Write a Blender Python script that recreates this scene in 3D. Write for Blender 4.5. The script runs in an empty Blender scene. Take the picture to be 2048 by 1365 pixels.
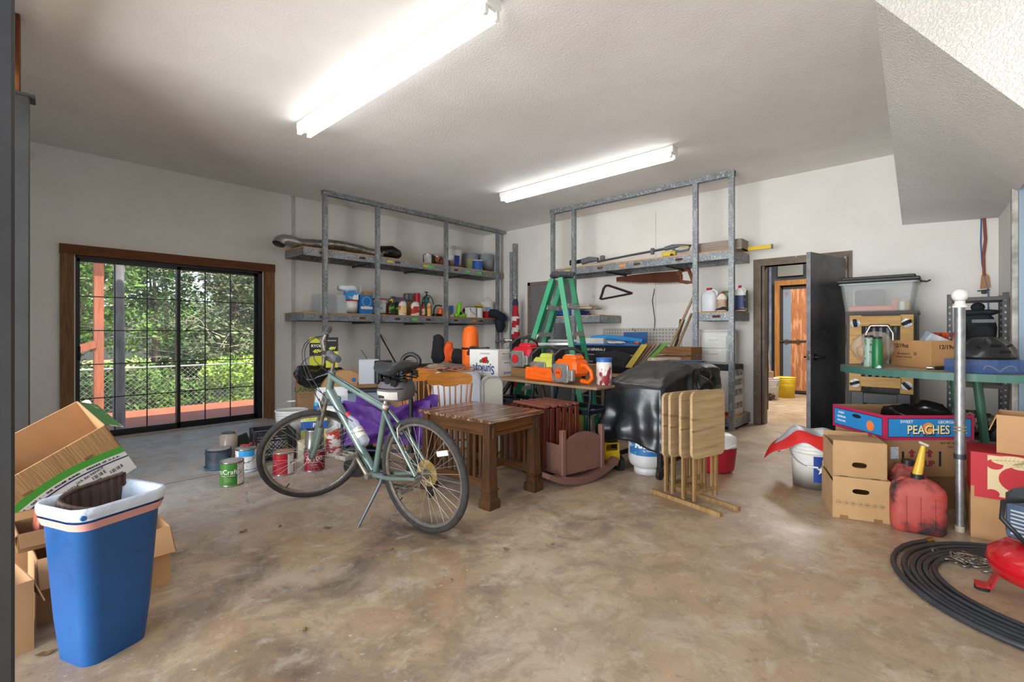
import bpy, bmesh, math, random
from math import sin, cos, pi, radians, atan2, sqrt, hypot
from mathutils import Vector, Matrix, noise
R = random.Random(7)
SC = bpy.context.scene
COL = SC.collection

# ---------------------------------------------------------------- camera
YAW = radians(42.6); FPX = 952.0; HOR = 667.0; CAMZ = 1.2
cd = bpy.data.cameras.new('camera'); cam = bpy.data.objects.new('camera', cd); COL.objects.link(cam)
cd.sensor_width = 36; cd.lens = FPX / 2048 * 36; cd.shift_y = -(682.5 - HOR) / 2048
cd.clip_start = .05; cd.clip_end = 300
cam.location = (0, 0, CAMZ); cam.rotation_euler = (pi / 2, 0, YAW)
SC.camera = cam

# ---------------------------------------------------------------- world, sun, exposure
SC.view_settings.view_transform = 'Standard'; SC.view_settings.look = 'None'
SC.view_settings.gamma = 1; SC.view_settings.use_curve_mapping = False
SC.view_settings.exposure = 1.12
w = bpy.data.worlds.new('sky'); SC.world = w; w.use_nodes = True
nt = w.node_tree; nt.nodes.clear()
o_ = nt.nodes.new('ShaderNodeOutputWorld'); b_ = nt.nodes.new('ShaderNodeBackground')
sk = nt.nodes.new('ShaderNodeTexSky'); sk.sky_type = 'NISHITA'; sk.sun_disc = False
sk.sun_elevation = radians(48); sk.sun_rotation = radians(60); sk.air_density = 1.0; sk.dust_density = 3.0
nt.links.new(sk.outputs[0], b_.inputs[0]); b_.inputs[1].default_value = 0.20
nt.links.new(b_.outputs[0], o_.inputs[0])
sd = bpy.data.lights.new('sun', 'SUN'); sd.energy = 5.0; sd.angle = radians(.6); sd.color = (1, .95, .86)
sun = bpy.data.objects.new('sun', sd); COL.objects.link(sun)
# the sun stands behind the building (towards +X, +Y), so the deck by the door lies in its shade
sun.rotation_euler = Vector((.46, .22, .86)).to_track_quat('Z', 'Y').to_euler()
def area(name, loc, aim, sx, sy, power, col=(1, 1, 1), spread=180):
    d = bpy.data.lights.new(name, 'AREA'); d.shape = 'RECTANGLE'; d.size = sx; d.size_y = sy
    d.energy = power; d.color = col; d.spread = radians(spread)
    o = bpy.data.objects.new(name, d); COL.objects.link(o); o.location = loc
    o.rotation_euler = (Vector(loc) - Vector(aim)).to_track_quat('Z', 'Y').to_euler()
    return o
# daylight through the open garage front behind the camera
area('front_opening_daylight', (-1.6, -4.6, 1.9), (-2.6, 4, 1.3), 5.0, 2.6, 205, (.97, .985, 1))
area('ceiling_fill', (-2.2, -4.2, .25), (-3.6, 5.6, 3.3), 5.0, 2.6, 215, (1, .97, .93))  # added fill lamp, aimed up to brighten the ceiling
area('workshop_fill', (-1.6, 8.8, 3.0), (-1.6, 8.8, 0), 1.6, .6, 75, (1, .97, .93))  # added fill lamp for the workshop beyond the back door, no real fixture

# ---------------------------------------------------------------- photo pixel -> place
SY_, CY_ = sin(YAW), cos(YAW)
def ray(u, v):
    r = (u - 1024) / FPX; return Vector((-SY_ + CY_ * r, CY_ + SY_ * r, (HOR - v) / FPX))
CAMP = Vector((0, 0, CAMZ))
def atd(u, v, d): return CAMP + ray(u, v) * d
def atz(u, v, z=0.0):
    q = ray(u, v); return CAMP + q * ((z - CAMZ) / q.z)
def atX(u, v, X):
    q = ray(u, v); return CAMP + q * (X / q.x)
def atY(u, v, Y):
    q = ray(u, v); return CAMP + q * (Y / q.y)
def dep(p): return -SY_ * p[0] + CY_ * p[1]
def proj(p):
    d = dep(p); return (1024 + FPX * (CY_ * p[0] + SY_ * p[1]) / d, HOR - FPX * (p[2] - CAMZ) / d)

# ---------------------------------------------------------------- materials
def lin(h):
    if not isinstance(h, str): return tuple(h) + (1,) if len(h) == 3 else h
    out = []
    for i in (0, 2, 4):
        c = int(h[i:i + 2], 16) / 255
        out.append(c / 12.92 if c <= .04045 else ((c + .055) / 1.055) ** 2.4)
    return tuple(out) + (1,)
MC = {}
def mat(name, col='808080', rough=.55, metal=0.0, col2=None, nscale=6, lo=.35, hi=.65, bump=0.0, bscale=60, spec=.5, trans=0.0,
        alpha=1.0, emit=0, stretch=(1, 1, 1), detail=6, col3=None, n3=30, lo3=.6, hi3=.7, ior=1.45, coat=0, world=False):
    if name in MC: return MC[name]
    m = bpy.data.materials.new(name); m.use_nodes = True; MC[name] = m
    t = m.node_tree; b = t.nodes['Principled BSDF']
    b.inputs['Base Color'].default_value = lin(col); b.inputs['Roughness'].default_value = rough
    b.inputs['Metallic'].default_value = metal; b.inputs['IOR'].default_value = ior
    b.inputs['Specular IOR Level'].default_value = spec
    b.inputs['Transmission Weight'].default_value = trans; b.inputs['Alpha'].default_value = alpha
    b.inputs['Coat Weight'].default_value = coat
    if emit:
        b.inputs['Emission Color'].default_value = lin(col); b.inputs['Emission Strength'].default_value = emit
    L = t.links.new
    def coords(st):
        tc = t.nodes.new('ShaderNodeTexCoord'); mp = t.nodes.new('ShaderNodeMapping')
        mp.inputs['Scale'].default_value = st
        if world:
            g = t.nodes.new('ShaderNodeNewGeometry'); L(g.outputs['Position'], mp.inputs[0])
        else: L(tc.outputs['Object'], mp.inputs[0])
        return mp
    def nz(sc, st, det=detail):
        n = t.nodes.new('ShaderNodeTexNoise'); n.inputs['Scale'].default_value = sc; n.inputs['Detail'].default_value = det
        n.inputs['Roughness'].default_value = .6
        L(coords(st).outputs[0], n.inputs['Vector']); return n
    def rampmix(n, a, b2, l, h):
        mr = t.nodes.new('ShaderNodeMapRange'); mr.inputs[1].default_value = l; mr.inputs[2].default_value = h
        L(n.outputs['Fac'], mr.inputs[0])
        mx = t.nodes.new('ShaderNodeMix'); mx.data_type = 'RGBA'; L(mr.outputs[0], mx.inputs[0])
        if isinstance(a, tuple): mx.inputs[6].default_value = a
        else: L(a, mx.inputs[6])
        mx.inputs[7].default_value = b2
        return mx.outputs[2]
    c = lin(col)
    if col2: c = rampmix(nz(nscale, stretch), c, lin(col2), lo, hi)
    if col3: c = rampmix(nz(n3, stretch), c, lin(col3), lo3, hi3)
    if col2 or col3: L(c, b.inputs['Base Color'])
    if bump:
        bp = t.nodes.new('ShaderNodeBump'); bp.inputs['Strength'].default_value = bump; bp.inputs['Distance'].default_value = .01
        L(nz(bscale, stretch, 3).outputs['Fac'], bp.inputs['Height']); L(bp.outputs[0], b.inputs['Normal'])
    return m
def wood(name, c1, c2, scale=4, axis=0, rough=.5, c3=None, lo3=.58, hi3=.7, stretch=14):
    """grain runs along the given local axis"""
    st = [stretch] * 3; st[axis] = 1
    return mat(name, c1, rough, col2=c2, nscale=scale, stretch=tuple(st), lo=.38, hi=.66, bump=.15, bscale=scale * 3, col3=c3, n3=scale * .7, lo3=lo3, hi3=hi3)

# ---------------------------------------------------------------- mesh accumulator
def rz(a): return Matrix.Rotation(a, 4, 'Z')
def rx(a): return Matrix.Rotation(a, 4, 'X')
def ry(a): return Matrix.Rotation(a, 4, 'Y')
def tr(x, y, z): return Matrix.Translation((x, y, z))
class M:
    def __init__(s): s.v = []; s.f = []; s.sm = []; s.mi = []; s.X = Matrix.Identity(4); s.k = 0
    def at(s, m): s.X = m; return s
    def add(s, vs, fs, smooth=False):
        n = len(s.v)
        s.v += [tuple(s.X @ Vector(v)) for v in vs]
        s.f += [tuple(i + n for i in f) for f in fs]; s.sm += [smooth] * len(fs); s.mi += [s.k] * len(fs)
        return s
    def box(s, x0, x1, y0, y1, z0, z1):
        return s.add([(x0, y0, z0), (x1, y0, z0), (x1, y1, z0), (x0, y1, z0), (x0, y0, z1), (x1, y0, z1), (x1, y1, z1), (x0, y1, z1)],
                     [(0, 3, 2, 1), (4, 5, 6, 7), (0, 1, 5, 4), (1, 2, 6, 5), (2, 3, 7, 6), (3, 0, 4, 7)])
    def cbox(s, c, d, m=None, b=0):
        """box of size d centred on c; b bevels every edge (chamfer)"""
        x, y, z = d[0] / 2, d[1] / 2, d[2] / 2; C = Vector(c)
        mm = m or Matrix.Identity(4)
        if b <= 0:
            vs = [mm @ Vector((i * x, j * y, k * z)) + C for i, j, k in ((-1, -1, -1), (1, -1, -1), (1, 1, -1), (-1, 1, -1), (-1, -1, 1), (1, -1, 1), (1, 1, 1), (-1, 1, 1))]
            return s.add(vs, [(0, 3, 2, 1), (4, 5, 6, 7), (0, 1, 5, 4), (1, 2, 6, 5), (2, 3, 7, 6), (3, 0, 4, 7)])
        vs = []; idx = {}
        for i in (-1, 1):
            for j in (-1, 1):
                for k in (-1, 1):
                    for a in range(3):
                        p = [i * (x - b), j * (y - b), k * (z - b)]
                        p[a] = (i, j, k)[a] * (x, y, z)[a]
                        idx[(i, j, k, a)] = len(vs); vs.append(mm @ Vector(p) + C)
        fs = []
        for a in range(3):
            for sg in (-1, 1):
                o = [q for q in range(3) if q != a]; r = []
                for q1, q2 in ((-1, -1), (1, -1), (1, 1), (-1, 1)):
                    t = [0] * 3; t[a] = sg; t[o[0]] = q1; t[o[1]] = q2; r.append(idx[(t[0], t[1], t[2], a)])
                fs.append(tuple(r))
        for a in range(3):
            o = [q for q in range(3) if q != a]
            for q1 in (-1, 1):
                for q2 in (-1, 1):
                    A = [0] * 3; A[o[0]] = q1; A[o[1]] = q2; B = A[:]; A[a] = -1; B[a] = 1
                    fs.append((idx[(*A, o[0])], idx[(*B, o[0])], idx[(*B, o[1])], idx[(*A, o[1])]))
        for i in (-1, 1):
            for j in (-1, 1):
                for k in (-1, 1): fs.append((idx[(i, j, k, 0)], idx[(i, j, k, 1)], idx[(i, j, k, 2)]))
        return s.add(vs, fs)
    def bar(s, p0, p1, w, h, up=(0, 0, 1)):
        """rectangular bar from p0 to p1: w across, h along 'up'"""
        a, b = Vector(p0), Vector(p1); d = (b - a).normalized(); u = Vector(up)
        sd = d.cross(u)
        if sd.length < 1e-4: sd = d.cross(Vector((1, 0, 0)))
        sd.normalize(); u = sd.cross(d).normalized()
        vs = [p + sd * i * w / 2 + u * j * h / 2 for p in (a, b) for i, j in ((-1, -1), (1, -1), (1, 1), (-1, 1))]
        return s.add(vs, [(0, 1, 2, 3), (7, 6, 5, 4), (0, 4, 5, 1), (1, 5, 6, 2), (2, 6, 7, 3), (3, 7, 4, 0)])
    def cyl(s, p0, p1, r0, r1=None, n=16, caps=True, smooth=True):
        return s.tube([p0, p1], [r0, r0 if r1 is None else r1], n, caps, smooth=smooth)
    def tube(s, pts, r, n=8, caps=True, closed=False, smooth=True, flat=1.0, up=None):
        P = [Vector(p) for p in pts]; m = len(P)
        rr = r if isinstance(r, (list, tuple)) else [r] * m
        vs = []; prev = None
        for i, p in enumerate(P):
            if closed: t = P[(i + 1) % m] - P[i - 1]
            else: t = P[min(i + 1, m - 1)] - P[max(i - 1, 0)]
            t.normalize()
            if prev is None:
                a = Vector(up) if up else (Vector((0, 0, 1)) if abs(t.z) < .9 else Vector((1, 0, 0)))
                nrm = (a - t * a.dot(t)).normalized()
            else: nrm = (prev - t * prev.dot(t)).normalized()
            prev = nrm; bn = t.cross(nrm)
            for k in range(n):
                a = 2 * pi * k / n; vs.append(p + (nrm * cos(a) * flat + bn * sin(a)) * rr[i])
        fs = []
        for i in range(m if closed else m - 1):
            for k in range(n):
                a, b = i * n + k, i * n + (k + 1) % n; c, d = ((i + 1) % m) * n + (k + 1) % n, ((i + 1) % m) * n + k
                fs.append((a, b, c, d))
        s.add(vs, fs, smooth)
        if caps and not closed:
            s.add(vs[:n], [tuple(range(n))[::-1]]); s.add(vs[-n:], [tuple(range(n))])
        return s
    def lathe(s, prof, n=20, a0=0, a1=2 * pi, smooth=True, c=(0, 0, 0), sx=1, sy=1):
        full = abs(a1 - a0 - 2 * pi) < 1e-6; m = n if full else n + 1
        vs = [(c[0] + r * cos(a0 + (a1 - a0) * k / n) * sx, c[1] + r * sin(a0 + (a1 - a0) * k / n) * sy, c[2] + z) for r, z in prof for k in range(m)]
        fs = []
        for i in range(len(prof) - 1):
            for k in range(n):
                k2 = (k + 1) % m if full else k + 1
                fs.append((i * m + k, i * m + k2, (i + 1) * m + k2, (i + 1) * m + k))
        return s.add(vs, fs, smooth)
    def prism(s, poly, z0, z1, smooth=False):
        """poly: list of (x, y) extruded along z"""
        n = len(poly); vs = [(x, y, z0) for x, y in poly] + [(x, y, z1) for x, y in poly]
        s.add(vs, [tuple(range(n))[::-1], tuple(range(n, 2 * n))])
        return s.add(vs, [(i, (i + 1) % n, n + (i + 1) % n, n + i) for i in range(n)], smooth)
    def ring(s, outer, inner, z0, z1):
        """plate with a hole: outer and inner outlines have the same number of points"""
        n = len(outer); vs = [(x, y, z0) for x, y in outer] + [(x, y, z0) for x, y in inner] + [(x, y, z1) for x, y in outer] + [(x, y, z1) for x, y in inner]
        fs = []
        for i in range(n):
            j = (i + 1) % n
            fs += [(i, n + i, n + j, j), (2 * n + i, 2 * n + j, 3 * n + j, 3 * n + i), (i, j, 2 * n + j, 2 * n + i), (n + i, 3 * n + i, 3 * n + j, n + j)]
        return s.add(vs, fs)
    def ball(s, c, r, n=14, m=9, sc=(1, 1, 1), lo=0, hi=pi):
        vs = []; fs = []
        for i in range(m + 1):
            t = lo + (hi - lo) * i / m
            for k in range(n):
                a = 2 * pi * k / n
                vs.append((c[0] + r * sc[0] * sin(t) * cos(a), c[1] + r * sc[1] * sin(t) * sin(a), c[2] + r * sc[2] * cos(t)))
        for i in range(m):
            for k in range(n): fs.append((i * n + k, (i + 1) * n + k, (i + 1) * n + (k + 1) % n, i * n + (k + 1) % n))
        return s.add(vs, fs, True)
    def grid(s, fn, nu, nv, smooth=True):
        vs = [fn(i / nu, j / nv) for i in range(nu + 1) for j in range(nv + 1)]
        return s.add(vs, [(i * (nv + 1) + j, (i + 1) * (nv + 1) + j, (i + 1) * (nv + 1) + j + 1, i * (nv + 1) + j + 1) for i in range(nu) for j in range(nv)], smooth)
    def soft(s, c, d, m=None, e=.7, n=36, k=20):
        """rounded cushion-like solid of size d"""
        C = Vector(c); mm = m or Matrix.Identity(4)
        pw = lambda q, x: (abs(q) ** x) * (1 if q >= 0 else -1)
        vs = []
        for i in range(k + 1):
            t = pi * i / k
            for j in range(n):
                a = 2 * pi * j / n; st = max(0.0, sin(t))
                vs.append(mm @ Vector((d[0] / 2 * pw(st, e) * pw(cos(a), e), d[1] / 2 * pw(st, e) * pw(sin(a), e), d[2] / 2 * pw(cos(t), e))) + C)
        return s.add(vs, [(i * n + j, (i + 1) * n + j, (i + 1) * n + (j + 1) % n, i * n + (j + 1) % n) for i in range(k) for j in range(n)], True)
    def sheet(s, pts, th=.004):
        """thin panel through a planar polygon, thickened to one side"""
        P = [Vector(p) for p in pts]; n = len(P)
        nr = Vector()
        for i in range(n): nr += P[i].cross(P[(i + 1) % n])
        nr.normalize(); Q = [p - nr * th for p in P]
        return s.add(P + Q, [tuple(range(n)), tuple(range(n, 2 * n))[::-1]] + [(i, n + i, n + (i + 1) % n, (i + 1) % n) for i in range(n)])
    def crumple(s, amp, sc=8, seed=0):
        for i, v in enumerate(s.v):
            q = Vector(v) * sc + Vector((seed, seed * 2.3, 0)); d = noise.noise_vector(q) + noise.noise_vector(q * 2.6) * .45
            s.v[i] = (v[0] + d.x * amp, v[1] + d.y * amp, v[2] + d.z * amp)
        return s
    def build(s, name, mt, parent=None, loc=None):
        me = bpy.data.meshes.new(name); me.from_pydata(s.v, [], s.f)
        ms = mt if isinstance(mt, (list, tuple)) else [mt]
        for q in ms: me.materials.append(q)
        me.polygons.foreach_set('use_smooth', s.sm)
        if len(ms) > 1: me.polygons.foreach_set('material_index', s.mi)
        me.update()
        o = bpy.data.objects.new(name, me); COL.objects.link(o)
        if parent is not None: o.parent = parent
        if loc is not None: o.location = loc
        return o
def fixn(o):
    bm = bmesh.new(); bm.from_mesh(o.data); bmesh.ops.recalc_face_normals(bm, faces=bm.faces); bm.to_mesh(o.data); bm.free(); return o

def tag(o, label, cat, group=None):
    o['label'] = label; o['category'] = cat
    if group: o['group'] = group
    return o
def thing(name, label, cat, loc=(0, 0, 0), rot=0.0, group=None):
    o = bpy.data.objects.new(name, None); COL.objects.link(o); o.empty_display_size = .1
    o.location = loc; o.rotation_euler = rot if isinstance(rot, (tuple, list)) else (0, 0, rot)
    return tag(o, label, cat, group)
def struct(o): o['kind'] = 'structure'; return o
def stuff(o): o['kind'] = 'stuff'; return o
def children(o): return [c for c in COL.objects if c.parent is o]
def kids_map():
    k = {}
    for c in COL.objects:
        if c.parent is not None: k.setdefault(c.parent, []).append(c)
    return k
def dup(o, loc=None, rot=None, label=None, group=None, scale=None):
    km = kids_map()
    def cp(a, par):
        c = a.copy(); COL.objects.link(c)
        if par is not None: c.parent = par
        for ch in km.get(a, []): cp(ch, c)
        return c
    c = cp(o, None)
    if loc is not None: c.location = loc
    if rot is not None: c.rotation_euler = rot if isinstance(rot, (tuple, list)) else (0, 0, rot)
    if scale: c.scale = (scale,) * 3
    if label: c['label'] = label
    if group: c['group'] = group
    return c

# ---------------------------------------------------------------- lettering (all converted in one pass at the end)
TX = []
def text(s, size, mt, parent, loc, rot=(pi / 2, 0, 0), name='lettering', bend=0, sx=1.0, bold=0.0, align='CENTER', shear=0, depth=.0006):
    """flat lettering; bend > 0 wraps it round a cylinder of that radius standing on z (loc is then the axis, at the text's height; rot is the angle it faces)"""
    TX.append((s, size, mt, parent, loc, rot, name, bend, sx, bold, align, shear, depth))
def finish_text():
    made = []
    for t in TX:
        c = bpy.data.curves.new('lettering', 'FONT'); c.body = t[0]; c.size = t[1]; c.align_x = t[10]; c.align_y = 'CENTER'
        c.offset = t[9]; c.shear = t[11]; c.extrude = 0 if t[7] else t[12]; c.resolution_u = 3
        o = bpy.data.objects.new('lettering', c); COL.objects.link(o); made.append(o)
    dg = bpy.context.evaluated_depsgraph_get(); dg.update()
    for t, o in zip(TX, made):
        me = bpy.data.meshes.new_from_object(o.evaluated_get(dg)); bpy.data.objects.remove(o)
        me.materials.clear(); me.materials.append(t[2])
        for v in me.vertices: v.co.x *= t[8]
        bd = t[7]
        n = bpy.data.objects.new(t[6], me); COL.objects.link(n); n.parent = t[3]; n.location = t[4]
        if bd:
            bm = bmesh.new(); bm.from_mesh(me); bmesh.ops.triangulate(bm, faces=bm.faces)
            bmesh.ops.subdivide_edges(bm, edges=[e for e in bm.edges if e.calc_length() > bd * .25], cuts=2)
            bm.to_mesh(me); bm.free()
            for v in me.vertices:
                a = v.co.x / bd - pi / 2; v.co = Vector((bd * cos(a), bd * sin(a), v.co.y))
            n.rotation_euler = (0, 0, t[5])
        else: n.rotation_euler = t[5]
# ================================================================ materials shared
wallm = mat('wall_paint', 'e6e5e1', .75, col2='dedcd7', nscale=1.3, bump=.12, bscale=90, col3='c4c2bb', n3=3.1, lo3=.66, hi3=.75)
def ceil_mat(name, col, sc, st):
    m = mat(name, col, .85, col2='e4e1dd', nscale=1.1)
    t = m.node_tree; b = t.nodes['Principled BSDF']; L = t.links.new
    v = t.nodes.new('ShaderNodeTexNoise'); v.inputs['Scale'].default_value = sc; v.inputs['Detail'].default_value = 2
    tc = t.nodes.new('ShaderNodeTexCoord'); L(tc.outputs['Object'], v.inputs['Vector'])
    mr = t.nodes.new('ShaderNodeMapRange'); mr.inputs[1].default_value = .45; mr.inputs[2].default_value = .62; L(v.outputs['Fac'], mr.inputs[0])
    bp = t.nodes.new('ShaderNodeBump'); bp.inputs['Strength'].default_value = st; bp.inputs['Distance'].default_value = .012
    L(mr.outputs[0], bp.inputs['Height']); L(bp.outputs[0], b.inputs['Normal']); return m
ceilm = ceil_mat('ceiling_texture', 'eeece9', 55, .14)
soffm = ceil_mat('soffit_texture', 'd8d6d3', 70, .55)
steel = mat('galvanised_steel', '8f9397', .42, .4, col2='70767b', nscale=11, col3='c3c7ca', n3=55, lo3=.56, hi3=.62, bump=.05)
steel_d = mat('galvanised_steel_inside', '55595e', .5, .7, col2='44484d', nscale=9)
darksteel = mat('dark_painted_steel', '323233', .45, .1, col2='3c3c3c', nscale=5, col3='8a8a88', n3=22, lo3=.72, hi3=.78)
blackm = mat('black_plastic', '17181a', .45, col2='222326', nscale=12)
blackg = mat('black_gloss', '101113', .25)
rubber = mat('black_rubber', '1d1d1d', .75, col2='2a2927', nscale=30, bump=.3, bscale=150)
white_p = mat('white_plastic', 'e6e6e2', .45, col2='d8d8d2', nscale=8)
whitem = mat('white_enamel', 'ebebe8', .4)
chrome = mat('worn_chrome', 'b4b1aa', .28, .95, col2='8f8a80', nscale=25)
alum = mat('aluminium', 'b9bbbc', .38, .9, col2='9b9d9e', nscale=20)
plyedge = wood('plywood', 'c39a63', 'a87c48', 4, 0)
plyedgey = wood('plywood_along', 'c39a63', 'a87c48', 4, 1)
cardm = mat('cardboard', 'b38a60', .85, col2='a57c53', nscale=3, col3='96703f', n3=11, lo3=.7, hi3=.8)
card2 = mat('cardboard_dark', '8f6a44', .9, col2='7d5b39', nscale=3)
cardw = mat('cardboard_white', 'deddd8', .8, col2='cfcdc7', nscale=3)
redm = mat('red_plastic', 'c0212b', .4, col2='a81b25', nscale=6)
greenm = mat('green_plastic', '2e7a35', .45)
bluem = mat('blue_plastic', '2a62a8', .4, col2='245694', nscale=6)
yellowm = mat('yellow_plastic', 'e2c12c', .45)
orangem = mat('orange_plastic', 'f0660f', .4, col2='e55c0a', nscale=6)
greym = mat('grey_plastic', '6d7073', .5, col2='5f6265', nscale=9)
inkblack = mat('black_ink', '1b1b1e', .6); inkwhite = mat('white_ink', 'f0efe8', .6); inkred = mat('dark_red_ink', '7d2a34', .6)
inkblue = mat('blue_ink', '26408c', .6); inkgreen = mat('green_ink', '2c6e4a', .6); inkcream = mat('cream_ink', 'e9dfae', .6)
clearp = mat('clear_plastic', 'dfe6ea', .12, alpha=.28); clearp2 = mat('cloudy_plastic', 'cfd6dc', .3, alpha=.5)
bagblack = mat('black_bag_film', '131416', .22, bump=.5, bscale=22, spec=.7)

# ================================================================ floor
def floor_material():
    m = bpy.data.materials.new('stained_concrete'); m.use_nodes = True; t = m.node_tree; b = t.nodes['Principled BSDF']; L = t.links.new
    g = t.nodes.new('ShaderNodeNewGeometry')
    def nz(sc, det, st=(1, 1, 1), rough=.6, dist=0):
        mp = t.nodes.new('ShaderNodeMapping'); mp.inputs['Scale'].default_value = st; L(g.outputs['Position'], mp.inputs[0])
        n = t.nodes.new('ShaderNodeTexNoise'); n.inputs['Scale'].default_value = sc; n.inputs['Detail'].default_value = det
        n.inputs['Roughness'].default_value = rough; n.inputs['Distortion'].default_value = dist; L(mp.outputs[0], n.inputs['Vector']); return n.outputs['Fac']
    def mr(x, a, c, d=0, e=1):
        q = t.nodes.new('ShaderNodeMapRange'); L(x, q.inputs[0])
        for i, v in enumerate((a, c, d, e)): q.inputs[i + 1].default_value = v
        return q.outputs[0]
    def mix(f, a, c, bl='MIX'):
        q = t.nodes.new('ShaderNodeMix'); q.data_type = 'RGBA'; q.blend_type = bl; L(f, q.inputs[0])
        for i, v in ((6, a), (7, c)):
            if isinstance(v, tuple): q.inputs[i].default_value = v
            else: L(v, q.inputs[i])
        return q.outputs[2]
    def mul(a, c):
        q = t.nodes.new('ShaderNodeMath'); q.operation = 'MULTIPLY'; L(a, q.inputs[0]); L(c, q.inputs[1]); return q.outputs[0]
    c = mix(mr(nz(1.1, 8, rough=.65, dist=.4), .38, .62), lin('baa68d'), lin('9e866c'))
    c = mix(mr(nz(3.4, 9, rough=.7, dist=.6), .50, .68, 0, .75), c, lin('d3c3ab'))
    c = mix(mr(nz(.75, 7, rough=.62, dist=.9), .53, .66, 0, .8), c, lin('9c7449'))
    # window reflection painted into the colour near the glass door, brown in the middle
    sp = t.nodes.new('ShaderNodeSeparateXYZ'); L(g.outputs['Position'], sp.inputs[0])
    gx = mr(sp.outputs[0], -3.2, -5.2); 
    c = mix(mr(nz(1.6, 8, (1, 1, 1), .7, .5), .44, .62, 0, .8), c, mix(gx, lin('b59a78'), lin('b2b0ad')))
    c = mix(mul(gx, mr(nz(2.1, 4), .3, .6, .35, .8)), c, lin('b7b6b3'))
    # dark oily stains in front of the bicycle
    sx = mr(sp.outputs[0], -3.4, -2.2); sx2 = mr(sp.outputs[0], -1.0, -1.7); sy = mr(sp.outputs[1], .2, .9); sy2 = mr(sp.outputs[1], 3.6, 2.4)
    zone = mul(mul(sx, sx2), mul(sy, sy2))
    c = mix(mul(mr(nz(1.9, 9, rough=.68, dist=.5), .47, .64, 0, .85), mr(zone, 0, .6, .25, 1)), c, lin('5d5044'))
    c = mix(mr(nz(5.5, 10, (1, 1, 1), .72, .8), .50, .60, 0, .5), c, lin('8d7860'))
    c = mix(mr(nz(9, 8, (1, .7, 1), .7, .5), .54, .66, 0, .38), c, lin('d6cab6'))
    c = mix(mr(nz(14, 6, rough=.75), .58, .70, 0, .6), c, lin('6e5a45'))
    c = mix(mr(nz(38, 3), .66, .72, 0, .6), c, lin('e0d5c4'))
    # hairline cracks
    vo = t.nodes.new('ShaderNodeTexVoronoi'); vo.feature = 'DISTANCE_TO_EDGE'; vo.inputs['Scale'].default_value = .42
    n3 = t.nodes.new('ShaderNodeTexNoise'); n3.inputs['Scale'].default_value = 5; n3.inputs['Detail'].default_value = 6; L(g.outputs['Position'], n3.inputs['Vector'])
    av = t.nodes.new('ShaderNodeVectorMath'); av.operation = 'MULTIPLY_ADD'; L(n3.outputs['Color'], av.inputs[0]); av.inputs[1].default_value = (.35, .35, 0); L(g.outputs['Position'], av.inputs[2])
    fl = t.nodes.new('ShaderNodeVectorMath'); fl.operation = 'MULTIPLY'; L(av.outputs[0], fl.inputs[0]); fl.inputs[1].default_value = (1, 1, 0); L(fl.outputs[0], vo.inputs['Vector'])
    crack = mr(vo.outputs['Distance'], .0016, .0005)
    c = mix(mul(crack, mr(nz(1.3, 3), .48, .58, 0, .8)), c, lin('4a4038'))
    L(c, b.inputs['Base Color'])
    rg = mr(nz(2.2, 6), .35, .65, .30, .52); L(rg, b.inputs['Roughness']); b.inputs['Specular IOR Level'].default_value = .55
    bp = t.nodes.new('ShaderNodeBump'); bp.inputs['Strength'].default_value = .12; bp.inputs['Distance'].default_value = .01
    L(nz(30, 6), bp.inputs['Height']); L(bp.outputs[0], b.inputs['Normal'])
    return m
floorm = floor_material()
WX = -7.05; WY = 6.81; CH = 3.2
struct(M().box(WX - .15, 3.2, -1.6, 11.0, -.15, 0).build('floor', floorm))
# saw-cut joint across the slab, drawn as a thin dark strip
j = M()
pA, pB = atz(400, 956), atz(560, 925)
dj = (pB - pA).normalized()
j.bar(pA - dj * 1.6 + Vector((0, 0, .0006)), pB + dj * 1.8 + Vector((0, 0, .0006)), .008, .0012)
struct(j.build('floor_joint', mat('joint_dark', '5a524a', .9)))

# ================================================================ walls
DY0, DY1, DZ = .60, 2.53, 2.06       # sliding door clear opening
wl = M().box(WX - .15, WX, -.15, DY0, 0, CH).box(WX - .15, WX, DY1, WY + .15, 0, CH).box(WX - .15, WX, DY0, DY1, DZ, CH)
struct(wl.build('wall_left', wallm))
BX0, BX1, BZ = -1.82, -.93, 2.08     # back door opening
wb = M().box(WX, BX0, WY, WY + .15, 0, CH).box(BX1, 2.2, WY, WY + .15, 0, CH).box(BX0, BX1, WY, WY + .15, BZ, CH)
struct(wb.build('wall_back', wallm))
struct(M().box(WX - .15, -4.32, -.15, 0, 0, CH).box(-4.32, 1.75, -.15, -.02, 2.78, CH).build('wall_front', wallm))  # the unseen header over the opening is added to shade ceiling and soffit
struct(M().box(.36, .46, 5.08, WY, 0, CH).box(.46, 1.6, 5.08, 5.2, 0, CH).build('wall_right', wallm))
struct(M().box(1.6, 1.75, -1.6, 5.2, 0, CH).build('wall_right_far', wallm))
struct(M().box(WX - .15, 3.2, -.15, WY + .15, CH, CH + .15).box(-4.2, .8, WY + .15, 11, CH, CH + .15).build('ceiling', ceilm))
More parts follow.
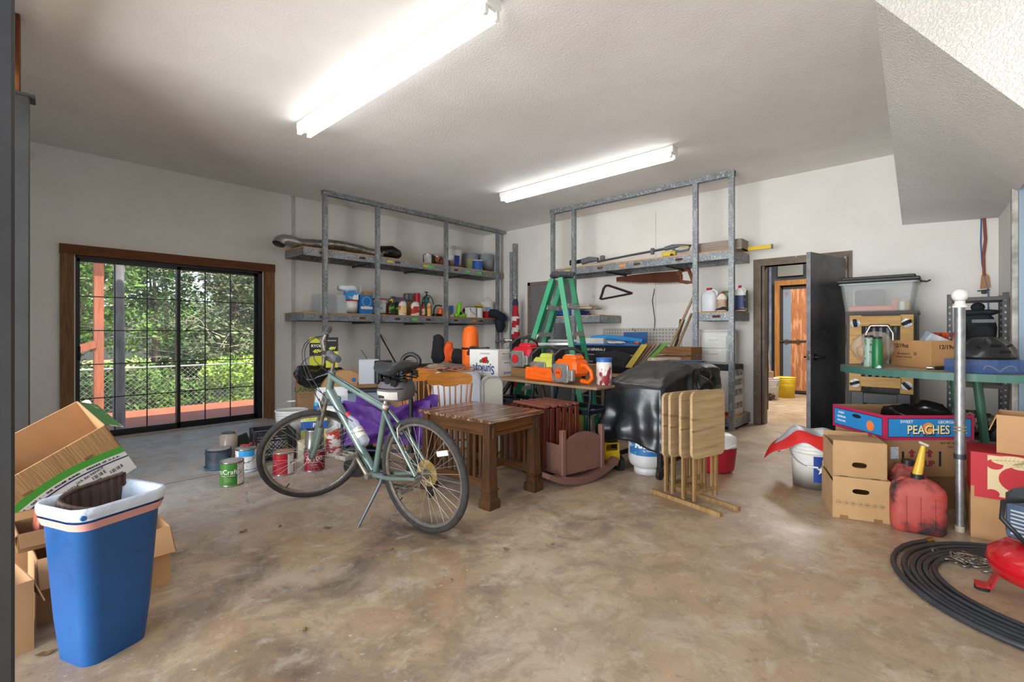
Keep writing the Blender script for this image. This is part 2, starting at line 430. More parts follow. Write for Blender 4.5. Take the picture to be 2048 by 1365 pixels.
# sloping soffit under the stair, coming down to the back wall
sf = M()
A0, A1 = Vector((-.30, 1.9, 3.19)), Vector((-.386, WY, 2.40)); Am = Vector((-.33, 3.57, 3.195))
C1, C0 = Vector((.36, WY, 2.36)), Vector((.36, 3.2, 2.08))
def sfp(u, v):
    t = 1 - v
    a = A1.lerp(Am, t); c = C1.lerp(C0, t)
    q = a.lerp(c, u); return q
sf.grid(lambda u, v: sfp(u, v), 10, 24)
sf.grid(lambda u, v: sfp(u, v) + Vector((0, 0, .0)) if False else (sfp(0, v).x - .0, sfp(0, v).y, sfp(0, v).z + (3.2 - sfp(0, v).z) * u), 1, 24, False)
sf.add([C0, Am, (-.33, 3.57, 3.2), (.36, 3.2, 3.2)], [(0, 1, 2, 3)])
o = fixn(sf.build('ceiling_soffit', soffm)); struct(o)
# ---- steel columns at the open front
p = atd(-38, 700, 1.12)
t = thing('steel_column', 'dark steel column in the near foreground with a bright worn edge', 'column', (p.x, p.y, 0), YAW + radians(46))
M().cbox((0, 0, 1.6), (.11, .09, 3.2), b=.006).build('column_shaft', darksteel, t)
M().box(-.09, .09, -.08, .08, 0, .012).build('base_plate', darksteel, t)
p = atd(33, 700, 3.0)
t = thing('steel_column', 'scratched grey steel column under rough timber beside the tilted apple box', 'column', (p.x, p.y, 0), YAW + radians(44))
M().cbox((0, 0, 1.35), (.118, .10, 2.70), b=.005).build('column_shaft', darksteel, t)
M().box(-.085, .085, -.075, .075, 2.69, 2.705).build('cap_plate', darksteel, t)
M().cbox((-.02, 0, 2.955), (.075, .09, .49), b=.004).build('timber_block', wood('rusty_timber', '7a4523', '4c2a16', 3, 2, .8, '2b1a10'), t)

# ---- sliding glass door
trimw = wood('old_brown_timber', '84603f', '6b4a2e', 3.2, 2, .8, '4d3420'); trimh = wood('old_brown_timber_head', '6f4323', '553219', 3.2, 1, .8, '3a2212')
T0, T1 = .477, 2.68
g = M().box(WX - .02, WX + .04, T0 - .005, T1 + .005, DZ - .0, 2.168).build('trim_head', trimh); struct(g)
struct(M().box(WX - .02, WX + .035, T0, DY0 - .012, 0, DZ).build('trim_jamb', trimw))
struct(M().box(WX - .02, WX + .035, DY1 + .012, T1, 0, DZ).build('trim_jamb', trimw))
alu = mat('black_aluminium_frame', '2b2d2f', .4, .5)
dr = bpy.data.objects.new('door_1', None); COL.objects.link(dr); dr.location = (WX - .06, (DY0 + DY1) / 2, 0); struct(dr)
W2 = (DY1 - DY0) / 2
f = M().box(-.05, .05, -W2, -W2 + .014, .02, DZ).box(-.05, .05, W2 - .05, W2, .02, DZ).box(-.05, .05, -W2, W2, DZ - .03, DZ).box(-.05, .06, -W2, W2, 0, .03)
struct(f.build('door_frame', alu, dr))
glass = bpy.data.materials.new('dusty_door_glass'); glass.use_nodes = True
t_ = glass.node_tree; t_.nodes.clear(); L_ = t_.links.new
out = t_.nodes.new('ShaderNodeOutputMaterial'); tp = t_.nodes.new('ShaderNodeBsdfTransparent'); gl = t_.nodes.new('ShaderNodeBsdfGlossy'); gl.inputs['Roughness'].default_value = .02
df = t_.nodes.new('ShaderNodeBsdfDiffuse'); df.inputs[0].default_value = (.8, .85, .9, 1)
lw = t_.nodes.new('ShaderNodeLayerWeight'); lw.inputs[0].default_value = .25; m1 = t_.nodes.new('ShaderNodeMixShader'); m2 = t_.nodes.new('ShaderNodeMixShader')
nn = t_.nodes.new('ShaderNodeTexNoise'); nn.inputs['Scale'].default_value = 3.5; nn.inputs['Detail'].default_value = 6
tcx = t_.nodes.new('ShaderNodeTexCoord'); L_(tcx.outputs['Object'], nn.inputs['Vector'])
mrr = t_.nodes.new('ShaderNodeMapRange'); mrr.inputs[1].default_value = .4; mrr.inputs[2].default_value = .75; mrr.inputs[3].default_value = .03; mrr.inputs[4].default_value = .16; L_(nn.outputs['Fac'], mrr.inputs[0])
m3 = t_.nodes.new('ShaderNodeMath'); m3.operation = 'MULTIPLY'; m3.inputs[1].default_value = .55; L_(lw.outputs['Fresnel'], m3.inputs[0])
L_(m3.outputs[0], m1.inputs[0]); L_(tp.outputs[0], m1.inputs[1]); L_(gl.outputs[0], m1.inputs[2])
L_(mrr.outputs[0], m2.inputs[0]); L_(m1.outputs[0], m2.inputs[1]); L_(df.outputs[0], m2.inputs[2]); L_(m2.outputs[0], out.inputs[0])
def panel(y0, y1, x, handle):
    pf = M().box(x - .016, x + .016, y0, y0 + .026, .03, DZ - .03).box(x - .016, x + .016, y1 - .035, y1, .03, DZ - .03).box(x - .016, x + .016, y0, y1, .03, .085).box(x - .016, x + .016, y0, y1, DZ - .065, DZ - .03)
    q = struct(pf.build('sliding_panel', alu, dr))
    yi0, yi1, z0, z1 = y0 + .026, y1 - .035, .085, DZ - .065
    for a in range(3):
        for b in range(5):
            ya, yb = yi0 + (yi1 - yi0) * a / 3, yi0 + (yi1 - yi0) * (a + 1) / 3; za, zb = z0 + (z1 - z0) * b / 5, z0 + (z1 - z0) * (b + 1) / 5
            struct(M().box(x - .003, x + .003, ya + .004, yb - .004, za + .004, zb - .004).build('pane', glass, q))
    mb = M()
    for a in (1, 2): mb.box(x - .009, x + .009, yi0 + (yi1 - yi0) * a / 3 - .005, yi0 + (yi1 - yi0) * a / 3 + .005, z0, z1)
    for b in (1, 2, 3, 4): mb.box(x - .008, x + .008, yi0, yi1, z0 + (z1 - z0) * b / 5 - .005, z0 + (z1 - z0) * b / 5 + .005)
    struct(mb.build('glazing_bars', alu, q))
    if handle: struct(M().cbox((x + .03, y0 + .02, .98), (.03, .02, .16), b=.006).build('door_handle', blackm, q))
panel(-W2 + .014, .01, .018, True); panel(-.03, W2 - .05, -.022, False)
struct(M().box(WX - .02, WX + .10, DY0 - .02, DY1 + .03, 0, .018).build('sill', mat('worn_sill', 'a8a398', .6, col2='8e897f', nscale=14)))

# ---- wall seam covers, switch, pegboard cable
struct(M().box(WX, WX + .012, atX(583, 640, WX).y, atX(590, 640, WX).y, 0, CH).build('trim_1', mat('seam_strip', 'c9c6c2', .7, col2='b5aeab', nscale=5)))
struct(M().box(WX, WX + .006, atX(604, 640, WX).y, atX(607, 640, WX).y, 0, CH).build('trim_2', wallm))
cx0, cx1 = atY(1297, 600, WY).x, atY(1312, 600, WY).x
struct(M().box(cx0, cx1, WY - .018, WY, 1.25, atY(1300, 425, WY).z).build('trim_3', wallm))
cx = atY(1310, 580, WY).x
t = M().tube([(cx, WY - .022, atY(1310, 578, WY).z), (cx, WY - .026, 1.85), (cx - .03, WY - .03, 1.7), (cx + .01, WY - .024, 1.4), (cx, WY - .022, 1.24)], .006, 6).build('extension_cord', blackm)
tag(t, 'thin black cord running down the white panel strip above the pegboard', 'cord')
sp_ = atX(561, 637, WX)
t = thing('light_switch', 'small white light switch plate on the wall beyond the sliding door', 'switch', (WX, sp_.y, sp_.z), pi / 2)
M().cbox((0, -.004, 0), (.07, .008, .115), b=.003).build('plate', whitem, t)
for q in (-.03, 0, .03): M().cbox((0, -.012, q), (.012, .012, .014), b=.002).build('toggle', mat('beige_plastic', 'b8b09c', .5), t)

# ---- ceiling tube lights
tubem = mat('lit_tube', 'ffffff', .5, emit=5.0)
def tube_light(x0, x1, y, label):
    L = x1 - x0; t = thing('tube_light', label, 'ceiling light', ((x0 + x1) / 2, y, CH), 0, 'two-tube ceiling lights')
    h = M().cbox((0, 0, -.035), (L, .125, .066), b=.004)
    h.build('housing', whitem, t)
    M().prism([(-.062, -.07), (.062, -.07), (.012, -.095), (-.012, -.095)], -L / 2 + .04, L / 2 - .04).at(Matrix.Identity(4))
    r = M().at(Matrix(((0, 0, 1, 0), (1, 0, 0, 0), (0, 1, 0, 0), (0, 0, 0, 1)))).prism([(-.06, -.066), (.06, -.066), (.02, -.084), (-.02, -.084)], -L / 2 + .02, L / 2 - .02)
    fixn(r.build('reflector', whitem, t))
    for yy in (-.047, .047):
        M().cyl((-L / 2 + .05, yy, -.105), (L / 2 - .05, yy, -.105), .0175, n=14).build('tube', tubem, t)
        for xx in (-1, 1):
            M().cbox((xx * (L / 2 - .03), yy, -.092), (.03, .036, .062), b=.006).build('lamp_socket', whitem, t)
    return t
tube_light(-4.56, -1.98, 2.0, 'lit two-tube strip light on the ceiling above the bicycle, the nearer one')
tube_light(-4.72, -2.16, 4.93, 'lit two-tube strip light on the ceiling above the green ladder, the farther one')
# ================================================================ outside the glass door
grassm = mat('dry_grass_ground', '7d7a4c', .95, col2='a3946e', nscale=1.5, col3='566236', n3=5, lo3=.5, hi3=.62, bump=.5, bscale=30)
gr = M().grid(lambda u, v: (-7.3 - 40 * u, -20 + 50 * v, -.17 - min(1.0, max(0, (40 * u - 2.4) / 5)) * .65 + .05 * noise.noise(Vector((u * 30, v * 30, 0)))), 40, 40)
struct(gr.build('ground_outside', grassm))
deckm = wood('red_deck_boards', 'a15c40', '84482f', 3, 1, .7, 'c07a55')
dk = bpy.data.objects.new('deck', None); COL.objects.link(dk); dk.location = (-8.5, 2, -.10); struct(dk)
bme = None
for i in range(18):
    x = -7.28 - i * .145
    if bme is None:
        b_o = M().cbox((0, 0, .02), (.138, 7.0, .035), b=.003).build('deck_board', deckm, dk); bme = b_o
    else:
        b_o = bme.copy(); COL.objects.link(b_o)
    b_o.location = (x + 8.5, .6, 0); struct(b_o)
pst = wood('red_timber', '92543a', '743f2b', 3, 2, .75)
def post(u, v, w, z1, m, label, rnd=False, zb=-.08):
    q = atz(u, v, zb)
    a = M()
    if rnd: a.lathe([(w * .55, 0), (w * .5, .6), (w * .45, 1.6), (w * .42, z1)], 14)
    else: a.cbox((0, 0, z1 / 2), (w, w, z1), b=.004)
    o = a.build('porch_post', m, None, (q.x, q.y, zb)); return tag(o, label, 'post'), q
o, q = post(197, 820, .125, 3.3, pst, 'red timber porch post with a brace, outside the glass')
tag(M().bar((q.x + .07, q.y - .05, 1.02), (q.x + .05, q.y - 1.1, .62), .05, .12).build('timber_brace', pst), 'red timber brace slanting down from the porch post', 'brace')
post(238, 862, .125, 3.3, mat('grey_weathered_pole', '8e8c92', .9, col2='6b6a70', nscale=8, stretch=(3, 3, .6), bump=.5, bscale=25), 'grey weathered round pole standing close outside the glass', True)
# porch roof
tag(M().box(-10.05, -9.85, -3, 6.5, 3.22, 3.40).build('porch_beam', pst), 'long red timber beam on top of the red porch post', 'beam')
# chain-link fence
ft = thing('chain_link_fence', 'chain link fence with a steel top rail beyond the deck', 'fence', (-13.0, 3.5, -.85))
M().cyl((0, -6, 1.30), (0, 6, 1.30), .02, n=8).build('top_rail', mat('fence_rail', '8d908c', .7, .2), ft)
for yy in (-5, -2, 1, 4): M().cyl((0, yy, 0), (0, yy, 1.34), .028, n=8).build('fence_post', alum, ft)
cm = M(); s_ = .11
n_ = int(12 / s_)
for i in range(n_ + 16):
    y0 = -6 + (i - 15) * s_
    for sg in (1, -1):
        ya, yb = (y0, y0 + 1.28) if sg > 0 else (y0 + 1.28, y0)
        za, zb = .01, 1.29
        cm.bar((0.004 * sg, ya, za), (0.004 * sg, yb, zb), 0.004, 0.004)
stuff(cm.build('wire_mesh', mat('fence_wire', '9a9d98', .5, .5), ft))
# trees
leafm = [mat('leaf_green_%s' % k, a, .6, col2=b, nscale=.8, spec=.3) for k, a, b in (('dark', '3a5a26', '263f1b'), ('mid', '628238', '44662a'), ('bright', '93b148', '6d9238'), ('grey', '6f7c58', '536043'))]
barkm = mat('bark', '6e6255', .95, col2='48403a', nscale=12, bump=.6, bscale=30); barkl = mat('bare_twigs', 'a59c8c', .9)
def tree(x, y, z, h, rad, n, lm, label, low=.0, twigs=0, cat='tree', name='tree', leaf=.075, trunk=.1, squash=1.0):
    rr = random.Random(int(abs(x * 131 + y * 17) * 10)); t = thing(name, label, cat, (x, y, z))
    a = M()
    bl = []
    for i in range(9):
        an = rr.uniform(0, 2 * pi); q = rr.uniform(.15, .75) * rad
        bl.append(Vector((cos(an) * q, sin(an) * q, low + (h - low) * rr.uniform(.05, .92))))
    if trunk:
        a.tube([(0, 0, -.1), (.05, .03, h * .3), (-.04, .05, h * .55), (.02, 0, h * .8)], [trunk, trunk * .8, trunk * .55, trunk * .2], 8)
        for b in bl[:6]:
            st = Vector((0, 0, b.z * .55)); a.tube([st, st.lerp(b, .5) + Vector((0, 0, .15)), b], [trunk * .4, trunk * .25, trunk * .08], 6)
        a.build('trunk', barkm, t)
    fo = M(); vs = []; fs = []
    n = int(n * 1.8)
    for i in range(n):
        b = bl[i % 9]; u = Vector((rr.gauss(0, 1), rr.gauss(0, 1), rr.gauss(0, 1))).normalized() * (rad * .62) * rr.uniform(.35, 1) ** .6
        c = b + Vector((u.x, u.y, u.z * .75 * squash)); c.z = max(c.z, .03)
        d1 = Vector((rr.gauss(0, 1), rr.gauss(0, 1), rr.gauss(0, .6))).normalized(); d2 = d1.cross(Vector((rr.gauss(0, 1), rr.gauss(0, 1), rr.gauss(0, 1)))).normalized()
        s = leaf * rr.uniform(.6, 1.3); k = len(vs)
        vs += [c - d1 * s, c + d2 * s * .45, c + d1 * s, c - d2 * s * .45]; fs.append((k, k + 1, k + 2, k + 3))
    fo.add(vs, fs); stuff(fo.build('foliage', lm, t))
    if twigs:
        tw = M()
        for i in range(twigs):
            b = rr.choice(bl) + Vector((rr.gauss(0, .3), rr.gauss(0, .3), rr.gauss(0, .3))) * rad; d = Vector((rr.gauss(0, 1), rr.gauss(0, 1), rr.gauss(.2, .6))).normalized(); e = b + d * rad * .4
            e2 = e + (d + Vector((rr.gauss(0, .7), rr.gauss(0, .7), rr.gauss(0, .5)))) * rad * .22
            tw.tube([b, e, e2], [.012, .008, .003], 4, False)
        stuff(tw.build('bare_twigs', barkl, t))
GZ = -.85
for (x, y, h, rad, n, k, lab, tw) in (
    (-15.0, 1.2, 4.6, 1.5, 3600, 1, 'leafy tree seen behind the red porch post', 60),
    (-15.8, 2.9, 5.0, 1.6, 3600, 0, 'dark green tree seen behind the middle stile of the glass door', 30),
    (-15.2, 4.6, 4.6, 1.5, 3200, 3, 'grey green tree with many bare twigs beyond the fence', 150),
    (-16.5, 6.6, 5.2, 1.8, 3600, 3, 'tall grey green tree at the far side of the glass door view', 120),
    (-19.0, 1.0, 5.4, 2.1, 3400, 0, 'farther tree filling the gap behind the leafy tree by the porch post', 20),
    (-20.0, 4.0, 5.6, 2.2, 3600, 1, 'farther tree seen above the chain link fence middle', 20),
    (-20.0, 7.6, 5.4, 2.3, 3600, 0, 'farther dark tree behind the grey green tree', 20),
    (-18.5, -1.8, 4.8, 2.0, 2400, 3, 'tree beyond the fence furthest towards the front of the building', 40),
    (-19.0, 10.6, 4.8, 2.2, 2400, 1, 'tree beyond the fence furthest towards the back of the building', 10)):
    tree(x, y, GZ, h, rad, n, leafm[k], lab, twigs=tw)
for (x, y, h, rad, n, k, lab) in (
    (-13.9, 5.9, 1.9, 1.1, 2600, 2, 'bright yellow green bush by the fence at the glass door frame'),
    (-13.8, 4.2, 1.5, .9, 1800, 2, 'low bright green bush beside the taller bright bush'),
    (-14.2, 2.6, 1.6, .9, 1800, 1, 'mid green bush behind the chain link fence'),
    (-14.0, 1.2, 1.5, .9, 1600, 0, 'dark green bush behind the chain link fence by the porch post'),
    (-12.2, 5.2, 1.0, .7, 1200, 2, 'small bright bush in front of the chain link fence')):
    tree(x, y, GZ, h, rad, n, leafm[k], lab, cat='bush', name='bush', leaf=.06, trunk=.03)
rk = M().ball((0, 0, .06), .09, 10, 6, (1, .8, .7)).crumple(.02, 9, 2).build('garden_rock', mat('pale_stone', 'c9b79c', .9), None)
q = atz(172, 812, -.12); rk.location = (q.x, q.y, -.14); tag(rk, 'pale stone on the ground beside the red porch post', 'rock')

# ================================================================ workshop beyond the back door
stud = mat('blue_grey_metal_stud', '8b97a6', .5, .4, col2='6f7a88', nscale=7)
struct(M().box(-4.2, .8, 10.95, 11.05, 0, CH).build('wall_workshop_far', mat('dark_sheathing', '57595c', .8, col2='46484b', nscale=3)))
struct(M().box(-4.3, -4.2, WY + .15, 11, 0, CH).box(.7, .8, WY + .15, 11, 0, CH).build('wall_workshop_side', mat('bare_board', '7c7d7e', .85)))
for x in (-3.22, -2.98, -2.74, -2.05, -1.7):
    struct(M().box(x, x + .045, 10.80, 10.95, 0 if x < -2.6 or x > -1.8 else 2.3, CH).build('wall_stud', stud))
q0, q1 = atY(1563, 785, 10.72), atY(1640, 560, 10.72)
xl, xr = q0.x, q0.x + .92
pd = bpy.data.objects.new('door_3', None); COL.objects.link(pd); pd.location = (xl, 10.72, 0); struct(pd)
rough = wood('rough_orange_timber', 'b07a3c', '8e5d2b', 3, 2, .7)
struct(M().box(-.12, -.03, -.02, .2, 0, 2.16).box(-.12, 1.0, -.02, .2, 2.16, 2.26).box(.95, 1.0, -.02, .2, 0, 2.16).build('door_frame', rough, pd))
struct(M().box(-.02, .03, -.01, .03, .02, 2.12).box(.90, .93, -.01, .03, .02, 2.12).box(0, .92, -.01, .03, 2.08, 2.12).box(0, .92, -.01, .03, .02, .07).box(0, .92, -.01, .03, 1.02, 1.06).build('door_rails', mat('rail_steel', '3c3836', .6, .5), pd))
struct(M().box(.03, .17, 0, .02, .07, 2.08).build('door_panel', mat('blue_grey_panel', '7b8996', .6, col2='8a5038', nscale=1.1, lo=.55, hi=.6), pd))
struct(M().box(.17, .90, 0, .02, .07, 2.08).build('door_panel', mat('wavy_plywood', 'c98d62', .6, col2='9c5f3a', nscale=1.6, stretch=(7, 1, 1), lo=.48, hi=.53, col3='a8693f', n3=3.1, lo3=.5, hi3=.53), pd))
struct(M().cyl((-.02, -.03, 1.04), (.34, -.03, 1.04), .012).cbox((.1, -.02, 1.04), (.05, .03, .07)).cbox((.3, -.02, 1.04), (.05, .03, .07)).build('slide_bolt', mat('rusty_bolt', '5a4438', .7, .4), pd))
struct(M().box(-.1, .35, 10.86 - 10.72, .17, 2.36, 2.84).box(.42, .95, .14, .17, 2.36, 2.84).build('transom_pane', mat('dim_pane', '8d8f88', .4), pd))
# buckets and shovel there
# ================================================================ small kit of containers, each with its own parts
def can(label, loc, r, h, body=steel, band=None, lid=None, rot=0, bail=True, group=None, name='paint_can', cat='paint can', drip=None, sub=None):
    t = thing(name, label, cat, loc, rot, group)
    M().lathe([(0, 0), (r, 0), (r * 1.02, .004), (r, .01), (r, h - .012), (r * 1.03, h - .006), (r * 1.02, h), (r * .9, h)], 24).build('body', body, t)
    if band: M().lathe([(r + .0008, .012), (r + .0008, h - .014)], 28).build('paper_label', band, t)
    if sub: M().lathe([(r + .0016, .014), (r + .0016, h - .016)], 10, *sub[1:]).build('label_panel', sub[0], t)
    M().lathe([(r * .9, h), (r * .86, h - .004), (r * .82, h - .002), (0, h - .002)], 24).build('lid', lid or steel, t)
    if bail:
        M().tube([(r * cos(a), -sin(a) * r * .95 - .006 * 1, h * .82 - sin(a) * h * .42) for a in [pi * i / 12 for i in range(13)]], .0022, 5).build('bail', steel_d, t)
        M().cyl((-r - .004, 0, h * .82), (-r + .002, 0, h * .82), .009).cyl((r - .002, 0, h * .82), (r + .004, 0, h * .82), .009).build('bail_ears', steel_d, t)
    if drip: M().lathe([(r + .002, h * .7), (r * 1.035, h - .004), (r * 1.02, h + .002)], 9, 3.6, 5.2).build('paint_drip', drip, t)
    return t
def bucket(label, loc, r0, r1, h, body=white_p, band=None, lid=None, rot=0, bail='down', group=None, bandmat=None, name='bucket', cat='bucket', arc=None, ribs=3, hand=True):
    t = thing(name, label, cat, loc, rot, group); th = .004
    f = lambda z: r0 + (r1 - r0) * z / h
    pr = [(0, .004), (r0, .004), (r0, 0), (f(h * .7), h * .7)]
    for i in range(ribs):
        z = h * (.74 + .07 * i); pr += [(f(z), z), (f(z) + .007, z + .001), (f(z) + .007, z + .006), (f(z), z + .007)]
    pr += [(r1, h - .012), (r1 + .006, h - .01), (r1 + .006, h)]
    if not lid: pr += [(r1 - th, h), (f(h * .2) - th, h * .2), (r0 - th, .012), (0, .012)]
    else: pr += [(r1 * .97, h)]
    M().lathe(pr, 28).build('body', body, t)
    if lid: M().lathe([(r1 + .009, h - .014), (r1 + .011, h + .004), (r1 * .95, h + .006), (r1 * .92, h + .001), (0, h + .001)], 28).build('lid', lid, t)
    if band:
        z0, z1 = h * .12, h * .68; a0, a1 = arc or (0, 2 * pi)
        M().lathe([(f(z0) + .001, z0), (f(z1) + .001, z1)], 24, a0, a1).build('printed_band', band, t)
    if bail:
        up = bail == 'up'; zz = h * .84; R1 = r1 + .008
        pts = []
        for i in range(15):
            a = pi * i / 14; k = sin(a)
            pts.append((R1 * cos(a), -k * R1 * (.25 if up else .98) - .004, zz + (k * R1 * 1.0 if up else -k * h * .36)))
        M().tube(pts, .0025, 6).build('bail', steel, t)
        if hand: M().cyl(pts[6], pts[8], .008, n=8).build('bail_grip', white_p, t)
    return t
def rbox(m, w, d, h, b, z=0, **k): return m.cbox((0, 0, z + h / 2), (w, d, h), b=b)
def bottle(label, loc, w, d, h, body=white_p, cap=redm, band=None, rot=0, group=None, neck=.3, name='bottle', cat='bottle', handle=False, capr=None, hb=.66, trigger=None, round_=False):
    """rounded bottle or jug; hb is where the shoulder starts"""
    t = thing(name, label, cat, loc, rot, group); cr = capr or min(w, d) * .25
    a = M(); n = 16; e = 1.0 if round_ else .62
    def sq(an):
        c, s = cos(an), sin(an); return (abs(c) ** e * (1 if c > 0 else -1), abs(s) ** e * (1 if s > 0 else -1))
    prof = [(.0, .94), (.03, 1), (hb, 1), (hb + (1 - hb) * .35, .84), (hb + (1 - hb) * .62, .45), (hb + (1 - hb) * .72, neck)]
    vs = []
    for z, s in prof:
        for k in range(n):
            x, y = sq(2 * pi * k / n); sx = max(s * w / 2, cr * .9) if z > hb else s * w / 2; sy = max(s * d / 2, cr * .9) if z > hb else s * d / 2
            vs.append((x * sx, y * sy, z * h))
    fs = [(i * n + k, i * n + (k + 1) % n, (i + 1) * n + (k + 1) % n, (i + 1) * n + k) for i in range(len(prof) - 1) for k in range(n)]
    fs += [tuple(range(n))[::-1], tuple(range(len(vs) - n, len(vs)))]
    a.add(vs, fs, True); a.build('body', body, t)
    zt = (hb + (1 - hb) * .70) * h
    M().cyl((0, 0, zt), (0, 0, h if not trigger else zt + .03), cr, cr * .9, 14).build('cap', cap, t)
    if handle: M().tube([(w * .18, 0, h * hb * .98), (w * .47, 0, h * (hb + .02)), (w * .50, 0, h * (hb + .14)), (w * .30, 0, h * (hb + .25)), (cr * .6, 0, h * (hb + .24))], min(w, d) * .10, 8).build('grip', body, t)
    if band:
        bm_ = M(); z0, z1 = h * .10, h * hb * .92
        bm_.add([((sq(2 * pi * k / 24)[0] * (w / 2 + .001)), sq(2 * pi * k / 24)[1] * (d / 2 + .001), z) for z in (z0, z1) for k in range(25)],
                [(k, k + 1, 25 + k + 1, 25 + k) for k in range(24) if True], True); bm_.build('paper_label', band, t)
    if trigger:
        M().cbox((0, .012, h * .93), (.022, .075, .028), b=.006).bar((0, -.012, h * .9), (0, -.034, h * .78), .012, .008).cyl((0, -.03, h * .93), (0, -.045, h * .93), .008).build('trigger', trigger, t)
    return t
def carton(label, loc, w, d, h, mt=cardm, rot=0, open_=False, flaps=(1, 1, 1, 1), th=.004, group=None, name='cardboard_box', cat='box', fl=None, ang=(1.9, 1.9, 1.9, 1.9), inner=None, tilt=None):
    """cardboard box: walls, floor, and either closed top flaps or four open flaps (front, right, back, left); ang is each flap's angle from closed"""
    t = thing(name, label, cat, loc, rot if tilt is None else tilt, group); x, y = w / 2, d / 2
    M().box(-x, x, -y, y, 0, th).build('bottom', mt, t)
    for i, (a, b, c, e) in enumerate(((-x, x, -y, -y + th), (x - th, x, -y + th, y - th), (-x, x, y - th, y), (-x, -x + th, -y + th, y - th))):
        M().box(a, b, c, e, th, h).build('side_panel', mt, t)
    F = fl or min(w, d) / 2
    if not open_:
        M().box(-x, x, -y, -.001, h, h + th).build('top_flap', mt, t); M().box(-x, x, .001, y, h, h + th).build('top_flap', mt, t)
    else:
        for i, (a, ln, off) in enumerate(((0, w, y), (pi / 2, d, x), (pi, w, y), (-pi / 2, d, x))):
            if not flaps[i]: continue
            q = ang[i]; fm = M().at(rz(a) @ tr(0, -off, h) @ rx(-q))
            fm.box(-ln / 2 + .003, ln / 2 - .003, 0, F, 0, th).build('top_flap', mt, t)
    return t
def onX(u, X, z): q = atX(u, 660, X); return (X, q.y, z)
def onY(u, Y, z): q = atY(u, 660, Y); return (q.x, Y, z)
FACE = YAW   # a thing turned so its front (-y) looks at the camera when it stands in the middle of the picture
def facing(p): return atan2(p[1], p[0]) - pi / 2   # turned so -y looks at the camera
def cstud(a, p0, L, axis, w=.09, d=.038, t=.002):
    """C-section stud as three plates"""
# ================================================================ metal-stud shelving
tapeg = mat('green_tape', '4fd04a', .5); tapeo = mat('orange_tape', 'e08a3a', .5); tapey = mat('yellow_mark', 'c9bf3a', .6); slotm = mat('punched_slot', '2a2420', .8, col2='6a4128', nscale=6)
def obr(m, c, L, h, th, ax, n=5):
    """obround slot plate: centre c, long axis along ax ('x','y','z'), normal given by th vector"""
    pts = []
    for k in range(2 * n + 2):
        if k <= n: a = -pi / 2 + pi * k / n; q = (L / 2 - h / 2 + cos(a) * h / 2, sin(a) * h / 2)
        else: a = pi / 2 + pi * (k - n - 1) / n; q = (-L / 2 + h / 2 + cos(a) * h / 2, sin(a) * h / 2)
        pts.append(q)
    if ax == 'x': m.sheet([(c[0] + p[0], c[1], c[2] + p[1]) for p in pts], .001)
    else: m.sheet([(c[0] + p[1], c[1], c[2] + p[0]) for p in pts], .001)
def shelf_post(par, x, y, h, holes=True, turn=0):
    """open C-section stud, web towards -y"""
    w, d, t = .062, .05, .003
    a = M().at(tr(x, y, 0) @ rz(turn)); a.box(-w / 2, w / 2, -t, 0, 0, h).box(-w / 2, -w / 2 + t, 0, d, 0, h).box(w / 2 - t, w / 2, 0, d, 0, h)
    a.box(-w / 2 + t, -w / 2 + .014, d - t, d, 0, h).box(w / 2 - .014, w / 2 - t, d - t, d, 0, h)
    o = a.build('post', steel, par)
    if holes:
        b = M().at(tr(x, y, 0) @ rz(turn)); z = .3
        while z < h - .2:
            obr(b, (0, -t - .0006, z), .10, .024, 0, 'z'); z += .61
        stuff(b.build('slots', mat('slot_light', 'a3a6a8', .6), o))
    return o
def shelf_level(par, x0, x1, z, D=.58, h=.10, ply=plyedge, brace=1.0, slots=True, tapes=(), boardover=.0, name='shelf'):
    """shelf along local x, front edge at y=0, top of the board at z"""
    t = .0035; a = M(); zt = z - .014; zb = zt - h
    a.box(x0, x1, 0, t, zb, zt).box(x0, x1, t, .04, zb, zb + t).box(x0, x1, t, .04, zt - t, zt)
    a.box(x0, x1, D - t, D, zb, zt).box(x0, x1, D - .04, D - t, zb, zb + t)
    a.box(x0, x0 + t, .0, D, zb, zt).box(x1 - t, x1, 0, D, zb, zt)
    o = a.build(name, steel, par)
    n = max(1, int(round((x1 - x0) / brace)))
    for i in range(1, n):
        x = x0 + (x1 - x0) * i / n + .1
        M().box(x - .045, x - .042, .0, D, zb - .03, zb - .001).box(x - .045, x + .045, .0, D, zb - .0045, zb - .001).build('cross_brace', steel_d, o)
    M().box(x0 - .005, x1 + boardover, .002, D - .004, zt, z).build('shelf_board', ply, o)
    if slots:
        b = M(); x = x0 + .28
        while x < x1 - .15: obr(b, (x, -.0008, zb + h * .52), .105, .034, 0, 'x'); x += .61
        stuff(b.build('slots', slotm, o))
    for x, m in tapes: M().box(x - .05, x + .05, -.0015, 0, zb + h * .35, zb + h * .72).build('tape', m, o)
    return o
SX = -6.45; SYL = 6.17
u = thing('shelving_unit', 'long metal stud shelving along the wall with the glass door', 'shelves', (SX, 2.83, 0), pi / 2)
